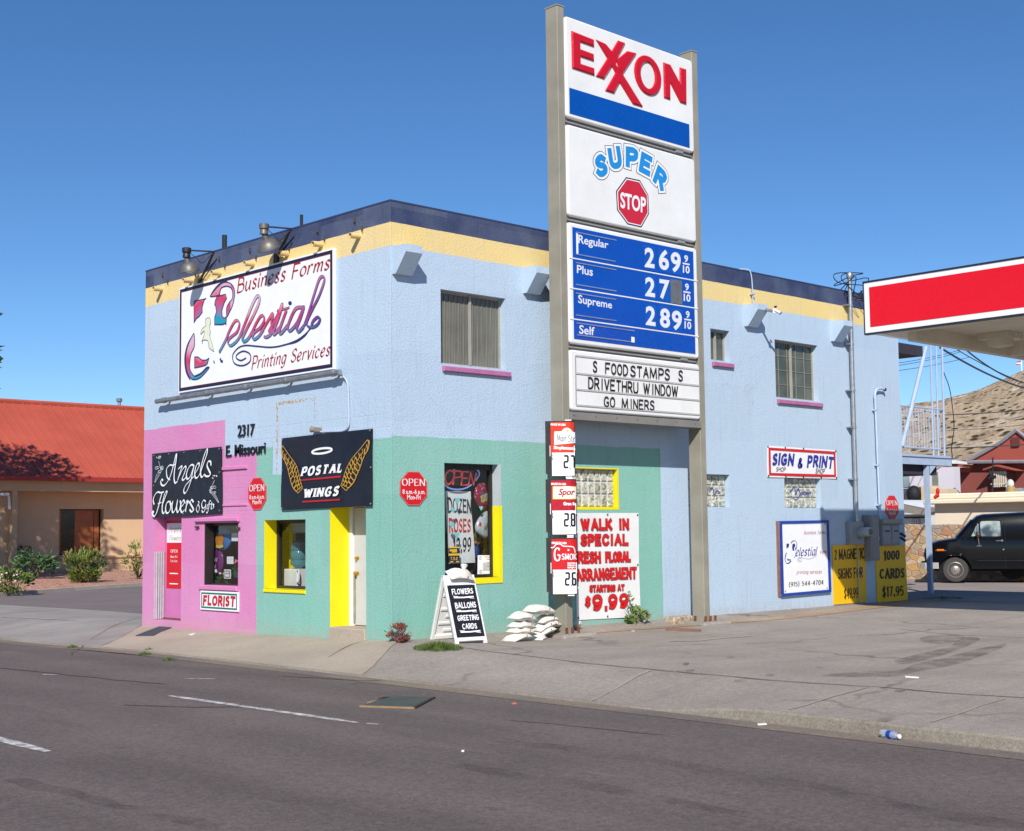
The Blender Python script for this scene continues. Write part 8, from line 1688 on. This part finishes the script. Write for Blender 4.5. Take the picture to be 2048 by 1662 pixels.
# red house with a gable
XR = Pl((48, 0, 0), (0, -1, 0), (-1, 0, 0)); r_ = on(XR, bs, 0); redw_ = M('red_shingle', (146, 78, 68), .85, .08, .8, .4, 12); redg = M('red_gable', (172, 84, 70), .8, .06, .8); trim = M('gable_trim_grey', (150, 146, 152), .6)
o = thing('red_house', 'red shingled house with steep gable and grey trim below the hill', 'house', XR.pt(*r_(1700, 900), -4))
m = MB(); m.prism(XR, [r_(795, 1000), r_(795, 640), r_(920, 565), r_(920, 400), r_(1150, 290), r_(1260, 180), r_(2600, 180), r_(3300, 640), r_(3300, 1000)], -9, 0); m.build('lower_roof', redw_, o)
m = MB(); m.prism(XR, [r_(1165, 195), r_(1480, 20), r_(1740, -130), r_(1985, -325), r_(2230, -130), r_(2500, 20), r_(2800, 195)], -8, .3); m.build('gable', redg, o)
m = MB(); tl = lambda x, y: XR.pt(*r_(x, y), .36)
for a, c in (((1165, 195), (1480, 20)), ((1480, 20), (1740, -130)), ((1740, -130), (1985, -325)), ((1985, -325), (2230, -130)), ((2230, -130), (2500, 20)), ((1165, 203), (2800, 190))): m.tube([tl(*a), tl(*c)], .09, 6)
m.build('trim', trim, o); q0, q1 = r_(1900, -200), r_(2030, -60); m = MB(); m.pbox(XR, q0[0], q1[0], q1[1], q0[1], .3, .4); m.build('gable_vent', M('vent_brown', (110, 56, 48), .8), o)
q0, q1 = r_(1590, 340), r_(1890, 620); m = MB(); m.pbox(XR, q0[0], q1[0], q1[1], q0[1], -.1, .5); dm = m.build('dormer', M('dormer_brown', (120, 74, 64), .8), o); m = MB(); m.prism(XR, [r_(1520, 322), r_(1725, 250), r_(2060, 335), r_(2060, 350), r_(1725, 275), r_(1520, 345)], -.1, .9); m.prism(XR, [r_(1560, 335), r_(1725, 272), r_(1990, 342)], -.1, .7); m.build('dormer_roof', redg, dm)
m = MB(); q0, q1 = r_(1620, 355), r_(1860, 610)
for k in range(7): a = lerp(q0[0], q1[0], k/6.5); m.pbox(XR, a-.03, a+.03, q1[1], q0[1], .5, .58)
for z in (q0[1]-.1, q1[1]+.15): m.pbox(XR, q0[0]-.1, q1[0], z-.03, z+.03, .5, .575)
m.build('window_bars', M('bar_cream', (226, 214, 190), .6), dm)
m = MB(); m.prism(XR, [r_(890, 370), r_(1000, 310), r_(1230, 290), r_(1150, 370)], .0, .8); m.prism(XR, [r_(880, 240), r_(1260, 250), r_(1220, 285), r_(890, 270)], 0, 1.2); m.build('porch_roof', redg, o); m = MB(); m.prism(XR, [r_(850, 170), r_(900, 160), r_(1180, 205), r_(1180, 238), r_(880, 236)], .2, 1.6); m.build('white_eave', white_p, o)
XA_ = Pl((46, 0, 0), (0, -1, 0), (-1, 0, 0)); n2 = on(XA_, bs, 0); o = thing('antenna_mast', 'thin dark antenna mast with bracket in front of the red house', 'mast', XA_.pt(*n2(1525, 480))); m = MB(); m.tube([XA_.pt(*n2(1530, 760)), XA_.pt(*n2(1532, 120))], .035, 6); m.build('mast', drk, o); m = MB(); m.tube([XA_.pt(*n2(1475, 300)), XA_.pt(*n2(1515, 440))], .05, 6); m.tube([XA_.pt(*n2(1470, 470)), XA_.pt(*n2(1580, 440))], .08, 6); m.build('bracket', drk, o)
# red bow on the balcony post
q = gpx(1872, 990, 0); d = ray(1870, 988); t = (BY-.02-CAM.y)/d.y; q = CAM+d*t; m = MB(); m.ell(q+Vector((.02, -.07, .07)), .05, .05, .09, 9, 6); m.ell(q+Vector((.0, -.06, -.04)), .07, .05, .06, 9, 6); m.ell(q+Vector((-.1, -.06, -.08)), .06, .04, .05, 9, 6); m.thing('red_bow', M('bow_red', (216, 24, 28), .6), 'red cloth bow tied to the blue balcony post', 'bow', smooth=True)
# wires
wirem = M('wire_black', (30, 32, 40), .5)
def wire(p0, d0, p1, d1, sag, label, r=.018):
    A, B = [CAM+ray(*p)*d for p, d in ((p0, d0), (p1, d1))]; m = MB(); m.tube([A.lerp(B, k/16)-Vector((0, 0, sag*4*(k/16)*(1-k/16))) for k in range(17)], r, 4); m.thing('utility_wire', wirem, label, 'wire', 'overhead wires behind the shop')
wire((1880, 695), 36, (2075, 783), 44, .15, 'heavy wire slanting down right from the canopy edge, lowest of its three', .028); wire((1915, 700), 44, (2075, 775), 52, .1, 'thin wire slanting down right, middle of three above the hill', .016); wire((1930, 698), 44, (2075, 770), 52, .25, 'heavy wire slanting down right across the hill, highest of three', .026)
wire((1790, 727), 50, (1920, 700), 60, .05, 'thin wire rising right beside the shop end, top one', .014); wire((1790, 732), 50, (1920, 704), 60, .05, 'thin wire rising right beside the shop end, second from top', .014); wire((1790, 742), 50, (1940, 714), 60, .05, 'thin wire rising right beside the shop end, third from top', .014)
wire((1885, 830), 60, (2080, 816), 60, .05, 'level dark wire crossing the hillside, upper one', .028); wire((1880, 862), 70, (2080, 846), 70, .05, 'pale thin wire crossing the middle of the hillside', .016); wire((1880, 896), 60, (2080, 886), 60, .05, 'level dark wire crossing the hill foot in front of the red gable', .03)
bd = X1-.1; m = MB(); P = []
for x, y in ((1886, 700), (1886, 738), (1897, 770), (1903, 800), (1908, 850), (1905, 880), (1903, 900), (1906, 920)): d = ray(x, y); P.append(tuple(CAM+d*((bd-CAM.x)/d.x)))
m.tube(spl(P, 5), .012, 5); m.thing('hanging_cable', wirem, 'loose dark cable hanging in a bow from the balcony roof post', 'cable')
# flag on the hill
d = ray(2044, 752); B = CAM+d*(845/Vector((d.x, d.y)).dot(HD)); o = thing('flagpole', 'white flagpole with small red and white flag on the hill crest', 'flagpole', B); m = MB(); m.tube([B-Vector((0, 0, 4)), B+Vector((0, 0, 9))], .35, 6); m.build('pole', white_p, o)
fr = Vector((_r.x, _r.y, 0)).normalized(); m = MB(); T = B+Vector((0, 0, 9)); m.add([T, T-fr*3+Vector((0, 0, -.6)), T-fr*3-Vector((0, 0, 2.6)), T-Vector((0, 0, 2))], [(0, 1, 2, 3)]); m.build('flag', M('flag_red', (190, 60, 60), .7), o); m = MB(); off = Vector((-.2, -.2, -1.2)); m.add([T+off, T-fr*3+off, T-fr*3+off-Vector((0, 0, .6)), T+off-Vector((0, 0, .6))], [(0, 1, 2, 3)]); m.build('flag_stripe', WHT, o)

# ---------------------------------------------------------------- red roofed building on the left
YW = 39.; LW = Pl((0, YW, 0), (1, 0, 0), (0, -1, 0)); tanm = M('tan_stucco', (220, 184, 144), .85, .06, .7, .4, 25, k=.9); tan2 = M('tan_beam_stucco', (216, 182, 142), .85, .06, .7, .4, 25, k=.82)
o = thing('red_roofed_building', 'low tan stucco building with red standing seam metal roof on the left', 'building', (15, YW, 0)); w_l = lambda x, y, c=0: LW.px(x, y, c)
wx0, wz1 = w_l(119, 1018); wx1, wz0 = w_l(206, 1109); zb2, BE = w_l(283, 984.5, 1.1)[1], w_l(283, 961.5, 1.35)[1]; zw = w_l(240, 1110)[1]
m = MB()
for a0, a1, b0, b1 in ((-4, wx0, zw, BE), (wx1, 27, zw, BE), (wx0, wx1, wz1, BE)): m.rect(LW, a0, a1, b0, b1, 0)
for q in ((wx0, 1), (wx1, -1)): x = q[0]; v = [LW.pt(x, wz0, 0), LW.pt(x, wz1, 0), LW.pt(x, wz1, -.3), LW.pt(x, wz0, -.3)]; m.quad(*(v if q[1] > 0 else v[::-1]))
m.quad(LW.pt(wx0, wz1, 0), LW.pt(wx1, wz1, 0), LW.pt(wx1, wz1, -.3), LW.pt(wx0, wz1, -.3)); m.box((-4, YW+9, -.5), (27, YW+9.1, BE)); m.box((26.9, YW, -.5), (27, YW+9, BE)); m.build('walls', tanm, o)
bl2 = NT('split_face_block'); br = bl2.n('ShaderNodeTexBrick'); cv = bl2.n('ShaderNodeCombineXYZ'); bl2.l(bl2.xyz()[0], cv.inputs[0]); bl2.l(bl2.xyz()[2], cv.inputs[1]); bl2.l(cv.outputs[0], br.inputs['Vector']); br.inputs['Scale'].default_value = 1; br.inputs['Brick Width'].default_value = .42; br.inputs['Row Height'].default_value = .21; br.inputs['Mortar Size'].default_value = .012; br.inputs['Color1'].default_value = sc3((226, 194, 152))+(1,); br.inputs['Color2'].default_value = sc3((212, 178, 136))+(1,); br.inputs['Mortar'].default_value = sc3((176, 140, 104))+(1,)
bl2.col(br.outputs['Color'], .9); bl2.bump(bl2.noise(20, 5, .7), 1., .03, bl2.bump(br.outputs['Fac'], -.6, .02)); m = MB(); m.pbox(LW, -4, 27, -.5, zw-.12, -.1, .04); m.build('block_base', bl2.m, o); m = MB(); m.pbox(LW, -4, 27, zw-.12, zw, -.1, .09, 0, .02); m.build('base_ledge', bl2.m, o)
brn = NT('brown_blind'); brn.col(brn.mix(brn.ramp(brn.noise(1.5, 3), .3, .7), sc3((190, 106, 54)), sc3((168, 92, 46))), .5, 0, .5)
m = MB(); f_l = LW.off(-.3); m.rect(f_l, wx0, wx1, wz0, wz1, 0); wd = m.build('window', M('tinted_glass', (34, 22, 22), .12, .2), o); wW = wx1-wx0; m = MB(); m.rect(f_l, wx0+.03, wx0+wW*.10, wz0+.05, wz1-.05, .01); m.rect(f_l, wx0+wW*.41, wx0+wW*.84, wz0+.05, wz1-.05, .01); m.rect(f_l, wx0+wW*.855, wx0+wW*.965, wz0+.05, wz1-.05, .01); m.build('blind', brn.m, wd); m = MB(); m.frame(f_l, wx0, wx1, wz0, wz1, .05, .03); m.build('frame', black_fr, wd); m = MB(); m.pbox(LW, wx0-.05, wx1+.08, wz0-.06, wz0, -.3, .06); m.build('sill', M('sill_grey', (176, 168, 170), .6), wd)
pd = 1.1; cx0 = w_l(24, 1000, pd)[0]; cx1 = w_l(35, 1000, pd)[0]
m = MB(); m.pbox(LW, -4, 27, zb2, BE, pd-.35, pd); m.build('porch_beam', tan2, o); m = MB(); m.pbox(LW, -4, 27, zb2+.25, zb2+.3, 0.01, pd-.352); m.build('porch_ceiling', tanm, o); m = MB(); m.pbox(LW, cx0, cx1, -.3, zb2, pd-.3, pd+.02); m.build('porch_column', tan2, o)
m = MB(); m.pbox(LW, -4, cx0-.002, -.3, zb2, pd-.32, pd-.3); m.build('screen_wall', tanm, o)
rr = NT('red_metal_roof'); rr.col(rr.mix(rr.ramp(rr.noise(.6, 4), .35, .65), sc3((204, 100, 80), .76), sc3((192, 92, 74), .76)), .45, 0, .35)
ye, ze = YW-pd-.3, BE+.08
d = ray(140, 811.5); best = None
RID_Y = YW+3.6; t = (RID_Y-CAM.y)/d.y; zr = (CAM+d*t).z
m = MB(); m.quad((-5, ye, ze), (27.5, ye, ze), (27.5, RID_Y, zr), (-5, RID_Y, zr)); m.quad((27.5, 2*RID_Y-ye, ze), (-5, 2*RID_Y-ye, ze), (-5, RID_Y, zr), (27.5, RID_Y, zr)); m.add([(27.5, ye, ze), (27.5, 2*RID_Y-ye, ze), (27.5, RID_Y, zr)], [(0, 1, 2)]); rf = m.build('roof', rr.m, o)
m = MB(); sl_v = Vector((0, RID_Y-ye, zr-ze)).normalized(); nv = Vector((0, -sl_v.z, sl_v.y))
for k in range(78):
    x = -4.9+k*.42; A, B = Vector((x, ye, ze)), Vector((x, RID_Y, zr)); h = nv*.06; w = Vector((.018, 0, 0)); m.add([A-w, A+w, B+w, B-w, A-w+h, A+w+h, B+w+h, B-w+h], [(4, 5, 6, 7), (0, 4, 7, 3), (1, 2, 6, 5), (0, 1, 5, 4)])
m.build('standing_seams', rr.m, rf); m = MB(); m.tube([(-5, RID_Y, zr+.04), (27.5, RID_Y, zr+.04)], .12, 6); m.build('ridge_cap', rr.m, rf); m = MB(); m.box((-5, ye-.06, ze-.16), (27.5, ye+.02, ze+.03)); m.build('eave_trim', M('roof_trim_red', (170, 56, 48), .5, .06), rf)
m = MB(); q = CAM+ray(238.5, 803)*((RID_Y+.9-CAM.y)/ray(238.5, 803).y); m.tube([q-Vector((0, 0, 1.2)), q+Vector((0, 0, .02))], .075, 10); m.build('roof_vent', galv, o); m = MB(); m.lathe(q+Vector((0, 0, .0)), (0, 0, 1), [(.08, -.03), (.14, 0), (.15, .1), (.1, .16), (.02, .17)], 12); m.build('vent_cap', galv, [k for k in kids(o) if k.name.startswith('roof_vent')][0], smooth=40)
m = MB(); W_ = lambda x, y, c=pd+.1: LW.pt(*w_l(x, y, c), c); m.tube([W_(-40, 988), W_(17, 989), W_(19, 1019)], .07, 8); m.build('white_downpipe', white_p, o)
# ---------------------------------------------------------------- planting
def shrub(name, px, z, r, n, size, mats, label, seed, up=.3, asp=.4, trunks=9, flowers=None):
    q = gpx(*px, z); q.z = BED(q.x, q.y); o = thing(name, label, 'shrub', q); rnd = random.Random(seed); m = MB()
    for k in range(trunks): m.tube([q, q+Vector((rnd.uniform(-.5, .5)*r[0], rnd.uniform(-.5, .5)*r[1], r[2]*.7)), q+Vector((rnd.uniform(-.8, .8)*r[0], rnd.uniform(-.8, .8)*r[1], r[2]*rnd.uniform(1.1, 1.6)))], [.03, .02, .008], 5)
    m.build('stems', stemm, o); m = MB(); leafy(m, q+Vector((0, 0, r[2]*1.0)), r, n, size, seed, len(mats), up, asp=asp); m.build('foliage', mats, o)
    if flowers:
        m = MB()
        for k in range(flowers[1]): d = Vector((rnd.gauss(0, 1), rnd.gauss(0, 1), abs(rnd.gauss(0, 1)))).normalized()*rnd.uniform(.8, 1.05); c = q+Vector((d.x*r[0], d.y*r[1], r[2]+d.z*r[2]*.9)); m.ell(c, .035, .035, .03, 6, 4)
        m.build('blossoms', flowers[0], o)
gd = leafmat('shrub_dark', (58, 76, 36), (82, 100, 44)); gm = leafmat('shrub_mid', (104, 126, 50), (130, 146, 62)); gy = leafmat('shrub_olive', (150, 134, 74), (120, 118, 60)); gf = leafmat('feather_green', (92, 126, 84), (76, 108, 70))
shrub('oleander_shrub', (165, 1168), .0, (.68, .66, .60), 1900, .17, [gd, gm, gm, gy], 'dense rounded green shrub before the tan wall', 41, .8, .3)
shrub('feathery_shrub', (72, 1163), .0, (.62, .6, .56), 380, .26, [gf, gf, gd], 'airy blue green shrub with flat leaf sprays, left of the rounded shrub', 42, .05, .42, 4)
shrub('rose_bush', (8, 1188), .0, (.75, .6, .36), 1000, .12, [gd, gm], 'low bush with pale pink blossoms at the left picture edge', 43, .5, .5, 7, (M('blossom_pink', (240, 206, 214), .6), 26))
shrub('wispy_shrub', (276, 1160), .0, (.6, .5, .66), 260, .19, [gm, gy], 'thin wispy green shrub beside the pink shop corner', 44, .6, .25, 6)
shrub('low_shrub', (30, 1152), .0, (1.1, .6, .62), 800, .22, [gd, gf], 'dark shaded shrub against the wall behind the airy shrub', 45, .3, .4)
TB = Vector((2.72, 31., .05)); o = thing('street_tree', 'leafy tree at the left picture edge whose crown shades the red roof', 'tree', TB); rnd = random.Random(77); m = MB(); m.tube([TB, TB+Vector((.1, 0, 1.5)), TB+Vector((0, .1, 3.4))], [.3, .22, .18], 10); tk = m.build('trunk', M('bark', (110, 88, 66), .95, .3, 6, .8, 12), o, smooth=True); m = MB()
for k in range(9): a = 2*PI*k/9+rnd.uniform(-.3, .3); l_ = rnd.uniform(1.4, 2.4); e = TB+Vector((math.cos(a)*l_, math.sin(a)*l_, rnd.uniform(5.5, 11))); m.tube([TB+Vector((0, .1, 3.2)), TB+Vector((math.cos(a)*l_*.5, math.sin(a)*l_*.5, 5)), e], [.13, .08, .02], 6)
m.build('limbs', MAT['bark'], o); m = MB(); leafy(m, TB+Vector((0, 0, 8.4)), (3.4, 3.2, 5.0), 12000, .3, 78, 3, .2, asp=.5); m.build('crown', [gd, g2, g1], o)
